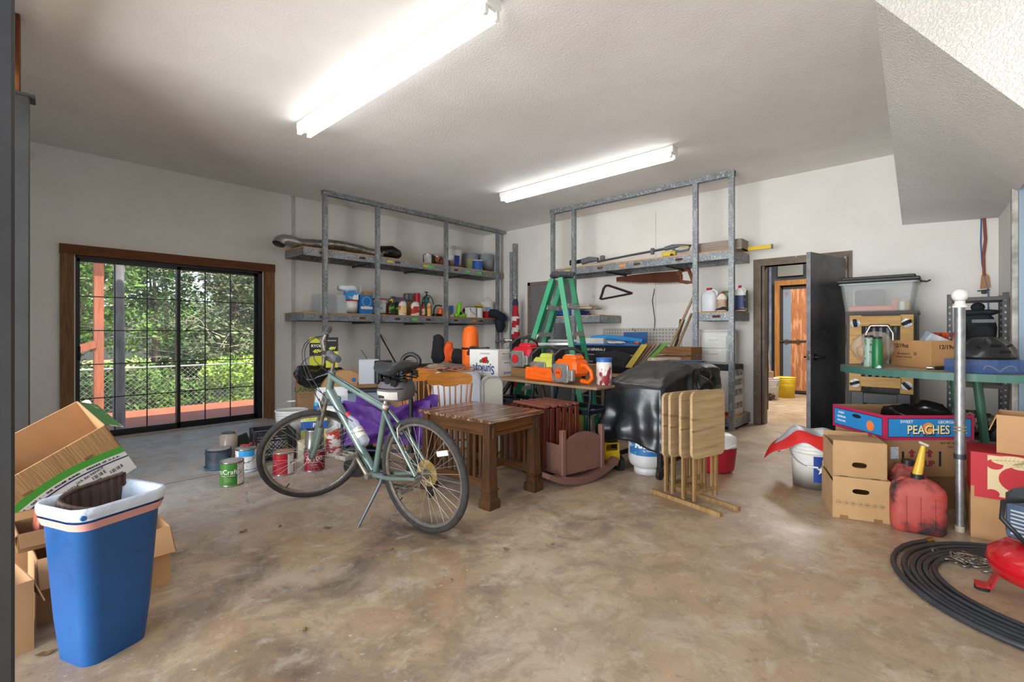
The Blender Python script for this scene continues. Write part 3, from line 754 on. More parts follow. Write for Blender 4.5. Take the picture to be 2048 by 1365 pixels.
# local x runs along world +Y, local y runs towards the wall (world -X)
YS = [atX(q, 660, SX).y - 2.83 for q in (648, 753, 890, 993)]
for i, q in enumerate(YS): shelf_post(u, q, -.052, 3.17, turn=(0, 0, 0, 0)[i])
M().box(YS[0] - .04, 3.93, -.062, .002, 3.165, 3.17).box(YS[0] - .04, 3.93, -.064, -.061, 3.13, 3.2).box(YS[0] - .04, 3.93, .0, .003, 3.13, 3.2).build('header', steel, u)
shelf_level(u, 0, 3.93, 2.385, tapes=((1.36, tapey), (2.15, tapeg), (2.05, tapey), (3.0, tapeg), (3.3, tapeg), (3.76, tapeg)))
shelf_level(u, 0, 3.93, 1.49, tapes=((1.83, tapeg), (3.15, tapeo)), ply=mat('yellow_edge_board', 'b99447', .6, col2='a8763f', nscale=5))
v = thing('shelving_unit', 'metal stud shelving along the back wall over the tool chest', 'shelves', (0, SYL, 0), 0)
XS = [atY(q, 660, SYL).x for q in (1108, 1150, 1393, 1465)]
for q in XS: shelf_post(v, q, -.052, 3.17)
M().box(XS[0] - .04, XS[3] + .04, -.062, .002, 3.165, 3.17).box(XS[0] - .04, XS[3] + .04, -.064, -.061, 3.13, 3.2).box(XS[0] - .04, XS[3] + .04, 0, .003, 3.13, 3.2).build('header', steel, v)
shelf_level(v, XS[0] - .02, -1.96, 2.245, D=.62, tapes=((atY(1245, 660, SYL).x, tapeo), (XS[1] - .15, tapey)))
shelf_level(v, XS[0] - .02, atY(1200, 660, SYL).x, 1.48, D=.62, brace=3)
shelf_level(v, XS[2] - .03, -1.96, 1.475, D=.62, brace=3)
shelf_level(v, XS[2] - .03, -1.95, .155, D=.62, brace=3, slots=False, h=.11)
ZU, ZL, ZV, ZW = 2.385, 1.49, 2.245, 1.48

# ---- upper shelf by the glass door wall
foil = mat('foil_duct', 'a9a59c', .35, .8, col2='77736b', nscale=14)
t = thing('flexible_duct', 'long crumpled foil duct lying on the top shelf with an elbow end', 'duct', (SX, 0, ZU))
X = SX - .30; pts = []
ys = [2.83, 2.98, 3.15, 3.35, 3.55, 3.78, 4.0, 4.22]
zz = [.085, .085, .10, .13, .135, .12, .09, .08]
for i in range(57):
    k = i / 56 * 7; a = min(6, int(k)); f = k - a; f2 = f * f * (3 - 2 * f)
    pts.append((X - SX, ys[a] * (1 - f) + ys[a + 1] * f, zz[a] * (1 - f2) + zz[a + 1] * f2))
M().tube(pts, [.068 if i % 2 else .076 for i in range(57)], 14).build('hose', foil, t)
e = M().tube([(X - SX + .02, 2.62, .03), (X - SX + .01, 2.64, .075), (X - SX, 2.69, .10), (X - SX, 2.76, .10), (X - SX, 2.86, .088)], [.082, .082, .082, .082, .082], 16, caps=False)
e.build('elbow', mat('duct_elbow_metal', 'b4b2ac', .3, .85), t)
t = M().ball((0, 0, 0), .15, 20, 14, (.95, 1.45, .75)).crumple(.05, 7, 3).build('mesh_bag', bagblack); t.location = (SX - .3, 4.28 + .08, ZU + .122); tag(t, 'black mesh bag heaped at the end of the foil duct', 'bag')
silver_can = mat('silver_tin', 'a9a8a4', .3, .85, col2='8b8a86', nscale=20)
can('dark green and silver paint can on the top shelf beside the rusty one', onX(857, SX - .25, ZU), .095, .19, silver_can, mat('green_streaked_label', '1d2a22', .5, col2='b9b9b5', nscale=7, stretch=(1, 1, .1), lo=.5, hi=.55))
can('rusty orange streaked paint can on the top shelf', onX(876, SX - .25, ZU), .092, .18, silver_can, mat('orange_streaked_label', 'a65632', .6, col2='3a2c28', nscale=9, lo=.45, hi=.55), bail=True)
bucket('white pail of rope with a blue label on the top shelf', onX(908, SX - .28, ZU), .125, .145, .34, mat('pail_white_blue', 'd9dbde', .45), inkblue, arc=(5.6, 6.4), bail=False)
q = onX(908, SX - .28, ZU)
o = M();
for i in range(5): o.tube([(cos(a) * (.10 - .012 * (i % 2)), sin(a) * (.10 - .012 * (i % 2)), .012 * sin(3 * a + i) + i * .016) for a in [2 * pi * k / 20 for k in range(20)]], .012, 6, closed=True)
o = o.build('rope_coil', mat('pale_rope', 'cfc9bb', .9), None, (q[0], q[1], ZU + .33)); tag(o, 'pale rope coil heaped in the white pail on the top shelf', 'rope')
q = onX(896, SX - .12, ZU); o = carton('small dark red box in front of the white pail on the top shelf', q, .06, .06, .11, mat('dark_red_card', '7a2f30', .6), rot=pi / 2)
can('blue labelled paint can in front of the grey pails on the top shelf', onX(955, SX - .16, ZU), .095, .20, white_p, mat('blue_label', '2d5fae', .5, col2='d7e2ee', nscale=6, lo=.62, hi=.66), rot=pi / 2)
bucket('grey pail with a yellow printed side on the top shelf', (SX - .38, 6.24, ZU), .135, .155, .34, mat('pail_grey', '8d939a', .5), mat('green_yellow_print', '8c9560', .6), arc=(5.0, 5.9), lid=mat('grey_lid', '7f858c', .5), bail=False)
bucket('plain grey pail at the corner end of the top shelf', (SX - .34, 6.60, ZU), .135, .16, .37, mat('pail_grey2', '9aa0a7', .5), bail='down')
# ---- lower shelf by the glass door wall
t = carton('clear plastic bin leaning on the shelf beside the blue cartons', onX(660, SX - .28, ZL + .003), .42, .28, .27, clearp2, rot=pi / 2, open_=True, flaps=(0, 0, 0, 0), name='storage_bin', cat='storage bin')
o = carton('blue and white cloth pouch box inside the clear bin', onX(662, SX - .28, ZL + .01), .30, .2, .15, mat('pale_blue_stuff', 'a5bccd', .6, col2='e0e4e6', nscale=5), rot=pi / 2, name='pouch', cat='pouch')
wb_ = bucket('small white tub with a red lid under the wipes box', onX(704, SX - .13, ZL), .075, .085, .20, white_p, lid=redm, bail=None, ribs=0)
t = carton('blue printed box of wipes stacked on the red lidded tub', onX(702, SX - .13, ZL + .21), .17, .13, .12, mat('wipes_print', '3b8fd0', .5, col2='e7edf3', nscale=9, lo=.5, hi=.56), rot=pi / 2)
t = M().soft((0, 0, .05), (.30, .16, .10)).crumple(.01, 9).build('packet', mat('packet_white_blue', 'dbe3ea', .5, col2='3a93cc', nscale=2.5, stretch=(.3, .3, 3), lo=.6, hi=.62)); t.location = (SX - .2, onX(694, SX - .2, 0)[1], ZL + .335); t.rotation_euler = (0, 0, pi / 2); tag(t, 'white and blue soft packet lying on the box of wipes', 'packet')
bx = carton('tall blue carton with a round emblem on the shelf', onX(728, SX - .13, ZL), .20, .16, .285, mat('carton_blue', '2470b5', .5), rot=pi / 2)
M().at(rx(pi / 2)).ring([(.072 * cos(a), .19 + .072 * sin(a)) for a in [2 * pi * k / 24 for k in range(24)]], [(.068 * cos(a), .19 + .068 * sin(a)) for a in [2 * pi * k / 24 for k in range(24)]], .0802, .081).build('emblem_ring', inkcream, bx)
M().box(-.098, .098, -.0812, -.0802, .075, .115).build('white_stripe', cardw, bx)
o = carton('little brown open carton on top of the tall blue carton', onX(733, SX - .13, ZL + .29), .12, .10, .06, cardm, rot=pi / 2, open_=True, flaps=(0, 1, 1, 0), fl=.05)
bottle('small clear spray bottle on top of the tall blue carton', onX(721, SX - .19, ZL + .291), .05, .05, .14, clearp2, white_p, round_=True)
b2 = bucket('white pail with a red lid and blue print behind the second post', onX(757, SX - .16, ZL), .11, .125, .245, white_p, mat('tub_print', 'd4dbe6', .5, col2='3859a5', nscale=9, stretch=(.5, .5, 3), lo=.56, hi=.6), lid=redm)
rd = carton('dark red box wedged beside the red lidded pail', onX(773, SX - .2, ZL), .10, .1, .17, mat('brick_red_card', '94332d', .6), rot=pi / 2)
sgreen = mat('black_green_label', '1f3a23', .5, col2='6ca53a', nscale=10, stretch=(1, 1, 2), lo=.5, hi=.56)
bottle('black spray bottle with yellow trigger and green label on the shelf', onX(783, SX - .07, ZL), .095, .06, .25, blackm, yellowm, sgreen, rot=pi / 2, trigger=yellowm)
bottle('second green labelled black bottle beside the yellow triggered one', onX(794, SX - .14, ZL), .08, .06, .22, blackm, blackm, sgreen, rot=pi / 2, trigger=blackm)
bottle('white jug with orange label and red cap near the green labelled bottles', onX(805, SX - .07, ZL), .135, .08, .25, white_p, redm, mat('orange_label', 'e9c98b', .5, col2='b7482b', nscale=12, lo=.55, hi=.6), rot=pi / 2, handle=True, name='jug', cat='jug')
o = M().ball((0, 0, 0), .12, 16, 10, (1, 1.4, .9)).crumple(.05, 9, 8).build('grey_plastic_bag', mat('smoky_film', '6f7685', .3, alpha=.9, bump=.5, bscale=20)); o.location = (SX - .4, onX(793, SX - .4, 0)[1], ZL + .22); tag(o, 'crumpled smoky plastic bag behind the white jug', 'bag')
bb = carton('brown carton under the dark charger behind the jugs', onX(818, SX - .42, ZL), .34, .2, .25, card2, rot=pi / 2)
o = thing('battery_charger', 'dark grey ribbed charger box on top of the brown carton', 'charger', (SX - .40, onX(817, SX - .4, 0)[1], ZL + .256), pi / 2)
M().cbox((0, 0, .07), (.16, .12, .14), b=.02).build('case', greym, o); M().cbox((-.045, -.06, .07), (.02, .02, .09), b=.006).cbox((.045, -.06, .07), (.02, .02, .09), b=.006).build('ribs', blackm, o)
o = can('red tin standing beside the dark charger', onX(834, SX - .38, ZL + .256), .052, .15, redm, mat('red_label', 'b61f33', .5, col2='e08d92', nscale=18, lo=.62, hi=.66), redm, bail=False, name='tin', cat='tin')
bottle('white jug with a red swoosh label beside the teal sprayer', onX(830, SX - .06, ZL), .15, .08, .25, white_p, redm, mat('swoosh_label', 'b23a2c', .5, col2='e9dcc4', nscale=5, lo=.5, hi=.53), rot=pi / 2, handle=True, name='jug', cat='jug')
teal = mat('teal_plastic', '1d6b5f', .45)
t = thing('pump_sprayer', 'teal garden pump sprayer with a looped black hose on the shelf', 'sprayer', onX(853, SX - .36, ZL), pi / 2)
M().lathe([(0, 0), (.085, 0), (.09, .02), (.09, .2), (.06, .25), (.045, .27), (.05, .33), (.07, .35), (.03, .355), (0, .355)], 20).build('tank', teal, t)
M().cyl((0, 0, .355), (0, 0, .43), .012).cbox((0, 0, .435), (.07, .02, .02), b=.006).build('pump_handle', blackm, t)
M().tube([(-.10 + 0 * a, 0, .1) if a == 0 else (-.12 * cos(pi * a / 12), -.04, .22 + .16 * sin(pi * a / 12)) for a in range(13)], .008, 7).build('hose', blackm, t)
bottle('slim red bottle with a mixed label in front of the teal sprayer', onX(847, SX - .05, ZL), .055, .045, .20, redm, redm, mat('busy_label_a', 'cbb39a', .5, col2='7a2a22', nscale=14, lo=.5, hi=.55), rot=pi / 2)
o = bottle('red aerosol can with a yellow and cream label in front of the teal sprayer', onX(858, SX - .05, ZL), .066, .066, .235, mat('cream_tin', 'd9b98c', .4), redm, mat('busy_label_b', 'dfb23a', .5, col2='d9534f', nscale=9, stretch=(.4, .4, 1.6), lo=.5, hi=.55), rot=pi / 2, round_=True, hb=.78, capr=.026, name='aerosol_can', cat='aerosol can')
t = thing('power_trimmer', 'orange trimmer head with a black looped handle on the shelf', 'power tool', onX(878, SX - .14, ZL), pi / 2)
M().cbox((.03, 0, .08), (.09, .09, .15), Matrix.Rotation(.15, 4, 'Y'), b=.025).build('motor_cover', orangem, t)
M().tube([(-.12, 0, .02), (-.11, 0, .12), (-.07, 0, .19), (.0, 0, .20), (.06, 0, .19)], .011, 8).build('handle', blackm, t)
M().cbox((-.06, -.02, .025), (.16, .10, .05), b=.015).build('base_shoe', blackm, t)
carton('small blue printed box beside the third post on the shelf', onX(900, SX - .15, ZL), .10, .08, .20, mat('blue_white_print', '3f76ba', .5, col2='dbe3ee', nscale=4, lo=.5, hi=.52), rot=pi / 2)
carton('narrow plain brown box in front of the small blue box', onX(897, SX - .06, ZL), .045, .05, .12, cardm, rot=pi / 2)
lime = mat('lime_plastic', '7fd321', .4)
t = thing('cordless_tool', 'bright lime green cordless tool standing on the shelf', 'power tool', onX(918, SX - .12, ZL), pi / 2)
M().tube([(0, 0, .03), (-.005, 0, .12), (0, 0, .2), (.01, 0, .24)], [.05, .045, .04, .03], 12).cbox((.03, 0, .255), (.07, .04, .04), b=.012).build('housing', lime, t)
M().cbox((.06, -.01, .035), (.14, .08, .07), b=.02).cbox((-.06, -.01, .04), (.10, .08, .075), b=.02).build('base', lime, t)
M().cbox((0, -.045, .07), (.05, .012, .06), b=.004).build('switch', blackm, t)
bottle('small brown bottle with orange label behind the lime tool', onX(928, SX - .30, ZL), .07, .05, .19, mat('brown_plastic', '4a2b1c', .4), blackm, mat('orange_white_label', 'd98c3a', .5, col2='e9e0d0', nscale=8), rot=pi / 2)
t = thing('paint_can', 'square white tin with a wire bail on the shelf', 'paint can', onX(941, SX - .10, ZL), pi / 2)
M().cbox((0, 0, .095), (.165, .13, .19), b=.006).build('body', white_p, t); M().cbox((0, 0, .195), (.168, .133, .012), b=.004).build('lid', greym, t); M().tube([(-.075, -.068, .15), (-.03, -.075, .10), (.03, -.075, .075), (.08, -.068, .06)], .003, 6).build('bail', steel_d, t); M().cyl((-.066, -.064, .155), (-.066, -.072, .155), .011).build('bail_ear', blackm, t)
o = can('white tin with black flower print next to the square tin', onX(958, SX - .10, ZL), .07, .185, white_p, mat('flower_print', 'dcdad6', .5, col2='2e2e30', nscale=15, lo=.64, hi=.66), white_p, bail=False)
o = carton('open carton with a dark red band behind the white tins', onX(955, SX - .33, ZL), .26, .2, .20, mat('red_white_carton', 'd8cfc4', .6, col2='8a3428', nscale=1.6, stretch=(.2, .2, 4), lo=.52, hi=.54), rot=pi / 2, open_=True, flaps=(1, 1, 0, 1), fl=.08)
o = M().soft((0, 0, 0), (.2, .11, .05)).crumple(.012, 14).build('folded_cloth', yellowm); o.location = (SX - .33, onX(958, SX - .33, 0)[1], ZL + .24); o.rotation_euler = (0, .1, pi / 2); tag(o, 'folded yellow cloth on the open red banded carton', 'cloth')
carton('brown open carton with raised flaps behind the red bin', onX(974, SX - .40, ZL), .22, .22, .20, cardm, rot=pi / 2, open_=True, fl=.11, ang=(2.2, 1.4, 1.5, 1.6))
t = carton('small red plastic bin on the shelf edge', onX(978, SX - .10, ZL), .185, .14, .13, redm, rot=pi / 2, open_=True, flaps=(0, 0, 0, 0), name='storage_bin', cat='storage bin')
o = M().ball((0, 0, 0), .045, 12, 8).cyl((0, 0, 0), (.05, .01, .02), .02).build('hose_reel', blackm); o.location = (SX - .10, onX(976, SX - .1, 0)[1], ZL + .155 - .09); tag(o, 'small black round fitting in the red bin', 'fitting')
bucket('clear topped white pail with a blue label behind the end post', (SX - .30, 6.62, ZL), .11, .13, .33, white_p, mat('blue_white_label2', '5d86b8', .5, col2='d7dee8', nscale=7), arc=(4.9, 6.2), bail='up')
o = M()
for i in range(4): o.tube([(cos(a) * .07, sin(a) * .035 + .02 * cos(2 * a + i), .08 + sin(a + i) * .075) for a in [2 * pi * k / 18 for k in range(18)]], .022, 7, closed=True)
o = o.build('rope_coil', mat('cream_rope', 'd9cf9f', .9, bump=.4, bscale=40), None, (SX - .14, onX(1010, SX - .14, 0)[1], ZL + .06)); o.rotation_euler = (0, 0, pi / 2); tag(o, 'cream rope coil at the corner end of the lower shelf', 'rope')
t = thing('rolled_bag', 'dark navy rolled bag hanging over the end of the lower shelf', 'bag', (SX + .07, 6.52, ZL), pi / 2)
M().tube([(-.16, .04, .10), (-.05, -.01, .08), (.08, -.04, .02), (.13, -.05, -.04)], [.07, .085, .09, .08], 14).crumple(.012, 12).build('roll', mat('navy_fabric', '1d2733', .8, bump=.3), t)
M().tube([(.02, -.03, -.02), (.05, -.03, -.16), (.04, -.02, -.27)], [.09, .10, .06], 12).crumple(.02, 12, 4).build('loose_end', mat('navy_fabric', '1d2733'), t)
# ---- things on the back shelves
t = thing('pole_saw', 'grey and yellow cordless pole saw lying along the top shelf', 'power tool', (0, 0, 0))
P = lambda u, v, dy=0: atY(u, v, SYL + .12 + dy)
dg_ = mat('dark_grey_tool', '5c6068', .45); 
M().tube([P(1195, 524), P(1260, 511), P(1330, 498)], [.016, .016, .018], 10).build('pole', mat('pole_grey', '54585d', .35, .5), t)
M().tube([P(1165, 524), P(1178, 520), P(1196, 519)], [.05, .05, .028], 10).cbox(P(1205, 516), (.07, .05, .07), b=.01).build('gear_housing', dg_, t); M().cbox(P(1305, 503), (.05, .05, .09), b=.01).build('pole_clamp', dg_, t)
M().bar(P(1166, 522), P(1144, 526.5), .012, .06).build('guide_bar', blackm, t); M().cbox(P(1142, 526), (.06, .03, .09), b=.012).build('bar_tip', mat('black_yellow_tip', '23231f', .4, col2='d8c530', nscale=9, lo=.55, hi=.6), t)
M().tube([P(1330, 498), P(1345, 494), P(1362, 491), P(1382, 491.5), P(1377, 500), P(1362, 503), P(1350, 503), P(1343, 494)], [.03, .034, .018, .014, .016, .016, .02, .02], 10).build('rear_handle', dg_, t)
M().cbox(P(1339, 508.5), (.19, .08, .07), b=.012).build('battery_pack', mat('yellow_black_pack', 'cdb445', .4, col2='26262a', nscale=7, lo=.55, hi=.58), t)
M().tube([P(1352, 494), P(1365, 492.5), P(1378, 493)], .012, 8).build('trigger_grip', yellowm, t)
a, b = onY(1407, 6.35, ZV), onY(1480, 6.35, ZV)
t = thing('wooden_box', 'long low weathered wooden box at the end of the back top shelf', 'box', ((a[0] + b[0]) / 2, 6.38, ZV))
L = (b[0] - a[0]) / 2 + .05; gw = wood('weathered_grey_wood', '9d9186', '84776b', 4, 0, .8)
M().box(-L, L, -.13, -.115, 0, .13).build('board', gw, t); M().box(-L, L, .115, .13, 0, .13).build('board', gw, t); M().box(-L, -L + .015, -.115, .115, 0, .13).build('board', gw, t); M().box(L - .015, L, -.115, .115, 0, .13).build('board', gw, t); M().box(-L, L, -.115, .115, .0, .012).build('board', gw, t)
t = thing('spirit_level', 'yellow level poking out past the end of the back top shelf', 'level', (-1.93, 6.5, ZV), 0)
M().cbox((0, 0, .03), (.62, .025, .05), b=.004).build('body', yellowm, t); M().cbox((.315, 0, .03), (.02, .03, .056), b=.004).build('end_cap', greym, t)
# tarp and cloth on the short shelf behind the ladder
for (nm, lab, mt, du, s, dz) in (('folded_tarp', 'blue tarp folded on the short shelf behind the ladder', mat('blue_tarp', '23489c', .5, bump=.5, bscale=25), 1141, (.62, .34, .09), .05), ('folded_cloth', 'beige canvas cloth bundled on the blue tarp', mat('beige_canvas', 'bcae98', .9, bump=.4, bscale=30), 1162, (.58, .30, .07), .135)):
    a = M(); q = onY(du, 6.42, ZW + dz)
    a.grid(lambda u_, v_: (0, 0, 0), 1, 1); a = M()
    for layer in range(2): a.cbox((R.uniform(-.03, .03), 0, (layer - .5) * s[2] * .45), (s[0] * (1 - .06 * layer), s[1], s[2] * .42), b=s[2] * .18)
    o = a.build(nm, mt, None, q); 
    md = o.modifiers.new('s', 'SUBSURF'); md.levels = md.render_levels = 3; md.subdivision_type = 'SIMPLE'
    tx = bpy.data.textures.new('fold', 'CLOUDS'); tx.noise_scale = .12; dm = o.modifiers.new('d', 'DISPLACE'); dm.texture = tx; dm.strength = .05; dm.mid_level = .5
    tag(o, lab, 'tarp' if nm == 'folded_tarp' else 'cloth')
# jugs on the short shelf by the back door
bottle('large white gallon jug with a red cap on the short shelf', onY(1419, 6.30, ZW), .20, .15, .31, mat('milky_jug', 'd3d7dd', .4), redm, None, handle=True, name='jug', cat='jug')
bottle('cream bottle with a red cap and brown label beside the gallon jug', onY(1444, 6.30, ZW), .125, .07, .25, mat('cream_plastic', 'd8d2c2', .45), redm, mat('brown_red_label', 'b9a58c', .5, col2='8a4238', nscale=10), name='bottle')
carton('green printed box behind the bottles on the short shelf', onY(1470, 6.52, ZW), .28, .12, .27, mat('green_print_card', '4a6b3f', .6, col2='9fae8d', nscale=9, lo=.52, hi=.57))
bottle('white bottle with a blue label and red cap at the shelf end', onY(1480, 6.33, ZW), .13, .08, .32, white_p, redm, mat('navy_label', '2a3c68', .5, col2='b9523c', nscale=8, lo=.55, hi=.6), handle=True)
o = M().tube([(-.16, 0, .02), (-.06, -.02, .035), (.05, 0, .02), (.2, -.01, .015)], [.006, .02, .014, .006], 8).build('hand_tool', blackm, None, onY(1457, 6.22, ZW)); tag(o, 'black hand tool lying in front of the bottles on the short shelf', 'hand tool')
# ================================================================ along the back wall
# grey door behind the ladder
gd = mat('grey_door_paint', '757478', .6, col2='69686c', nscale=3); gfr = mat('taupe_frame', '7d7266', .6, col2='6b6156', nscale=5)
xa, xb = atY(1057, 660, WY).x, atY(1150, 660, WY).x
d2 = bpy.data.objects.new('door_2', None); COL.objects.link(d2); d2.location = (xa, WY, 0); struct(d2); Wd = xb - xa
struct(M().box(0, .06, -.03, .0, 0, 2.15).box(Wd - .06, Wd, -.03, 0, 0, 2.15).box(0, Wd, -.03, 0, 2.09, 2.15).build('door_frame', gfr, d2))
struct(M().box(.06, Wd - .06, -.015, 0, .01, 2.09).build('door_leaf', gd, d2))
struct(M().cyl((Wd - .16, -.015, 1.05), (Wd - .16, -.03, 1.05), .035).tube([(Wd - .16, -.03, 1.05), (Wd - .16, -.06, 1.05), (Wd - .3, -.06, 1.05)], .011, 8).build('lever_handle', blackm, d2))
struct(M().cbox((.07, -.02, 1.8), (.015, .02, .12)).cbox((.07, -.02, .4), (.015, .02, .12)).build('door_hinge', steel, d2))
# back door frame and its open leaf
struct(M().box(BX0 - .09, BX0, WY - .02, WY + .17, 0, BZ + .09).box(BX0, BX0 + .03, WY + .03, WY + .17, 0, BZ).build('trim_4', mat('brown_door_frame', '7b6d5e', .5, col2='5f5042', nscale=6, col3='b0a89c', n3=26, lo3=.66, hi3=.7)))
struct(M().box(BX0, BX1 + .09, WY - .02, WY + .17, BZ, BZ + .09).box(BX1, BX1 + .09, WY - .02, WY + .17, 0, BZ).build('trim_5', mat('brown_door_frame', '')))
# open leaf, swung into the room
hx, hy = -.925, WY - .03
th_ = atan2(5.93 - hy, -1.135 - hx)
lf = bpy.data.objects.new('door_4', None); COL.objects.link(lf); lf.location = (hx, hy, .012); lf.rotation_euler = (0, 0, th_); struct(lf)
LW = .885
leafdark = mat('dark_scuffed_door', '5e5e61', .4, .1, col2='3c3c40', nscale=2.2, col3='67676b', n3=4.5, lo3=.56, hi3=.75)
struct(M().box(0, LW, -.0, .044, 0, 2.06).build('door_leaf', leafdark, lf))
struct(M().box(LW, LW + .0015, .001, .043, 0, 2.06).build('leaf_edge', mat('bare_edge', '8f9196', .5, col2='6f7074', nscale=10), lf))
for sy, yy in ((1, .044), (-1, 0)):
    struct(M().cyl((LW - .07, yy, .93), (LW - .07, yy + .018 * sy, .93), .036, n=18).tube([(LW - .07, yy + .018 * sy, .93), (LW - .07, yy + .05 * sy, .93), (LW - .19, yy + .055 * sy, .93)], .011, 8).build('lever_handle', blackm, lf))
struct(M().cbox((LW + .003, .022, .95), (.006, .03, .10)).cyl((LW, .022, .95), (LW + .016, .022, .95), .011).build('latch_plate', chrome, lf))
for z in (.25, 1.03, 1.82): struct(M().cyl((-.005, .03, z - .055), (-.005, .03, z + .055), .010).build('door_hinge', steel, lf))
struct(M().cyl((BX1 + .03, WY - .07, 0), (BX1 + .03, WY - .07, 2.10), .022, n=12).build('trim_6', mat('rusty_pipe', '9a8f88', .5, .4, col2='7c5948', nscale=6, lo=.5, hi=.6)))
# pegboard
pa, pb = atY(1205, 657, WY - .03), atY(1362, 657, WY - .03); zt = pa.z; pw = pb.x - pa.x
t = thing('pegboard', 'white pegboard panel on the back wall behind the tool chest', 'pegboard', (pa.x, WY - .012, zt - .72))
M().box(0, pw, -.012, 0, 0, .72).build('panel', mat('peg_white', 'cfccc4', .7, col2='bdbab2', nscale=4), t)
a = M(); nx = int(pw / .0508); 
for i in range(nx):
    for j in range(14):
        x, z = .03 + i * .0508, .03 + j * .0508; a.add([(x - .007, -.0126, z - .007), (x + .007, -.0126, z - .007), (x + .007, -.0126, z + .007), (x - .007, -.0126, z + .007)], [(0, 1, 2, 3)])
stuff(a.build('peg_holes', mat('hole_dark', '3c3833', .9), t))
M().tube([(pw * .42, -.015, .7), (pw * .42, -.05, .69), (pw * .43, -.05, .72)], .003, 5).tube([(pw * .45, -.015, .68), (pw * .45, -.05, .67), (pw * .46, -.05, .70)], .003, 5).build('peg_hook', steel_d, t)
# saws hanging on the wall
q0 = atY(1233, 556, WY - .02); q1 = atY(1366, 556, WY - .02); q2 = atY(1385, 556, WY - .02)
zt0, zb0 = atY(1233, 555, WY - .02).z, atY(1233, 562, WY - .02).z; ztr, zbr = atY(1345, 544, WY - .02).z, atY(1365, 564, WY - .02).z
t = thing('crosscut_saw', 'rusty long crosscut saw hanging on the wall under the back top shelf', 'saw', (0, WY - .02, 0))
N = 46; top = [(q0.x, zt0), (q1.x, ztr)]; a = M(); x0, x1 = q0.x, q1.x - .02
bot = []
for i in range(N + 1):
    f = i / N; x = x0 + (x1 - x0) * f; zb_ = zb0 + (zbr - zb0) * f - .02 * sin(pi * f); bot.append((x, zb_))
pts = [(x0, zt0), (x1, ztr)] + [b for b in bot[::-1]]
vs = []; 
for i in range(N + 1):
    f = i / N; vs += [(bot[i][0], 0, zt0 + (ztr - zt0) * f + .015 * sin(pi * f)), (bot[i][0], 0, bot[i][1])]
a.add(vs + [(x, -.003, z) for x, _, z in vs], [(2 * i, 2 * i + 1, 2 * i + 3, 2 * i + 2) for i in range(N)] + [(2 * N + 2 + 2 * i, 2 * N + 2 + 2 * i + 2, 2 * N + 2 + 2 * i + 3, 2 * N + 2 + 2 * i + 1) for i in range(N)])
a.build('blade', mat('rust_blade', '6d3b26', .75, .2, col2='55301f', nscale=5), t)
a = M()
for i in range(N):
    x, z = bot[i]; w_ = (x1 - x0) / N; a.add([(x, -.003, z), (x + w_ * .55, -.003, bot[i + 1][1]), (x + w_ * .28, -.003, z - .035), (x, 0, z), (x + w_ * .55, 0, bot[i + 1][1]), (x + w_ * .28, 0, z - .035)], [(0, 2, 1), (3, 4, 5), (0, 3, 5, 2), (1, 2, 5, 4)])
a.build('teeth', mat('worn_teeth', '8d7463', .5, .4), t)
zc = atY(1372, 553, WY - .02).z
M().tube([(q1.x - .09, -.002, ztr - .02), (q1.x, -.002, ztr + .01), (q1.x + .08, -.002, ztr + .01), (q2.x - .02, -.002, zc), (q2.x, -.002, zc - .09), (q1.x + .06, -.002, zc - .09), (q1.x - .03, -.002, zc - .07), (q1.x - .03, -.002, zc + .02)], .026, 8, closed=True).build('handle', wood('saw_handle_wood', '8a5330', '6b3d22', 5, 0), t)
t = thing('bow_saw', 'dark rusty bow saw hanging on the back wall below the crosscut saw', 'saw', (0, WY - .025, 0))
B = lambda u, v: (atY(u, v, WY - .025).x, 0, atY(u, v, WY - .025).z)
M().tube([B(1200, 599), B(1204, 588), B(1207, 577), B(1211, 572), B(1217, 571.5), B(1240, 579), B(1256, 584.5), B(1264, 587)], .018, 8).build('frame', mat('rusty_tube', '3f2b26', .7, .3), t)
M().bar(B(1202, 599), B(1262, 587.5), .003, .03).build('blade', mat('dark_blade', '33211d', .6, .4), t)
# tool chest
xA, xB = atY(1168, 700, 5.55).x, atY(1282, 700, 5.95).x
t = thing('tool_chest', 'black tool chest with drawers and a blue mat on top', 'tool chest', (atY(1210, 700, 5.9).x, 5.9, 0), radians(6))
cw = .98; cdp = .46; zb, zt = .12, 1.02
M().cbox((0, cdp / 2, (zb + zt) / 2), (cw, cdp, zt - zb), b=.008).build('cabinet', blackm, t)
for i in range(7):
    z = zt - .20 - i * .10; dw = M().box(-cw / 2 + .02, cw / 2 - .02, -.014, 0, z, z + .088).build('drawer', mat('drawer_grey', '2b2d31', .35, .3), t)
    M().box(-cw / 2 + .03, cw / 2 - .03, -.030, -.012, z + .066, z + .082).build('drawer_pull', alum, dw)
M().box(-cw / 2, cw / 2, -.012, 0, zt - .105, zt - .01).build('lid_front', mat('glossy_dark', '1f2229', .25), t)
text('PRO GENERAL-2', .045, inkwhite, t, (-.16, -.0135, zt - .055), shear=.3, bold=.001)
M().cbox((0, cdp / 2, zt + .015), (cw + .02, cdp + .02, .03), b=.01).build('blue_mat', mat('blue_mat', '3f78b8', .6), t)
for xx in (-1, 1):
    for yy in (.06, cdp - .06): M().cyl((xx * (cw / 2 - .08) - .02, yy, .055), (xx * (cw / 2 - .08) + .02, yy, .055), .055, n=14).build('caster', blackm, t)
ct = t
def oncab(x, y, z): return t.matrix_basis @ Vector((x, y, z))
o = M().tube([oncab(-.30, .18, zt + .105), oncab(-.1, .13, zt + .125), oncab(.2, .12, zt + .105), oncab(.52, .10, zt + .065)], .035, 14).build('foam_tube', mat('blue_foam', '2f8fd6', .6)); tag(o, 'bright blue foam tube lying across the tool chest top', 'foam tube')
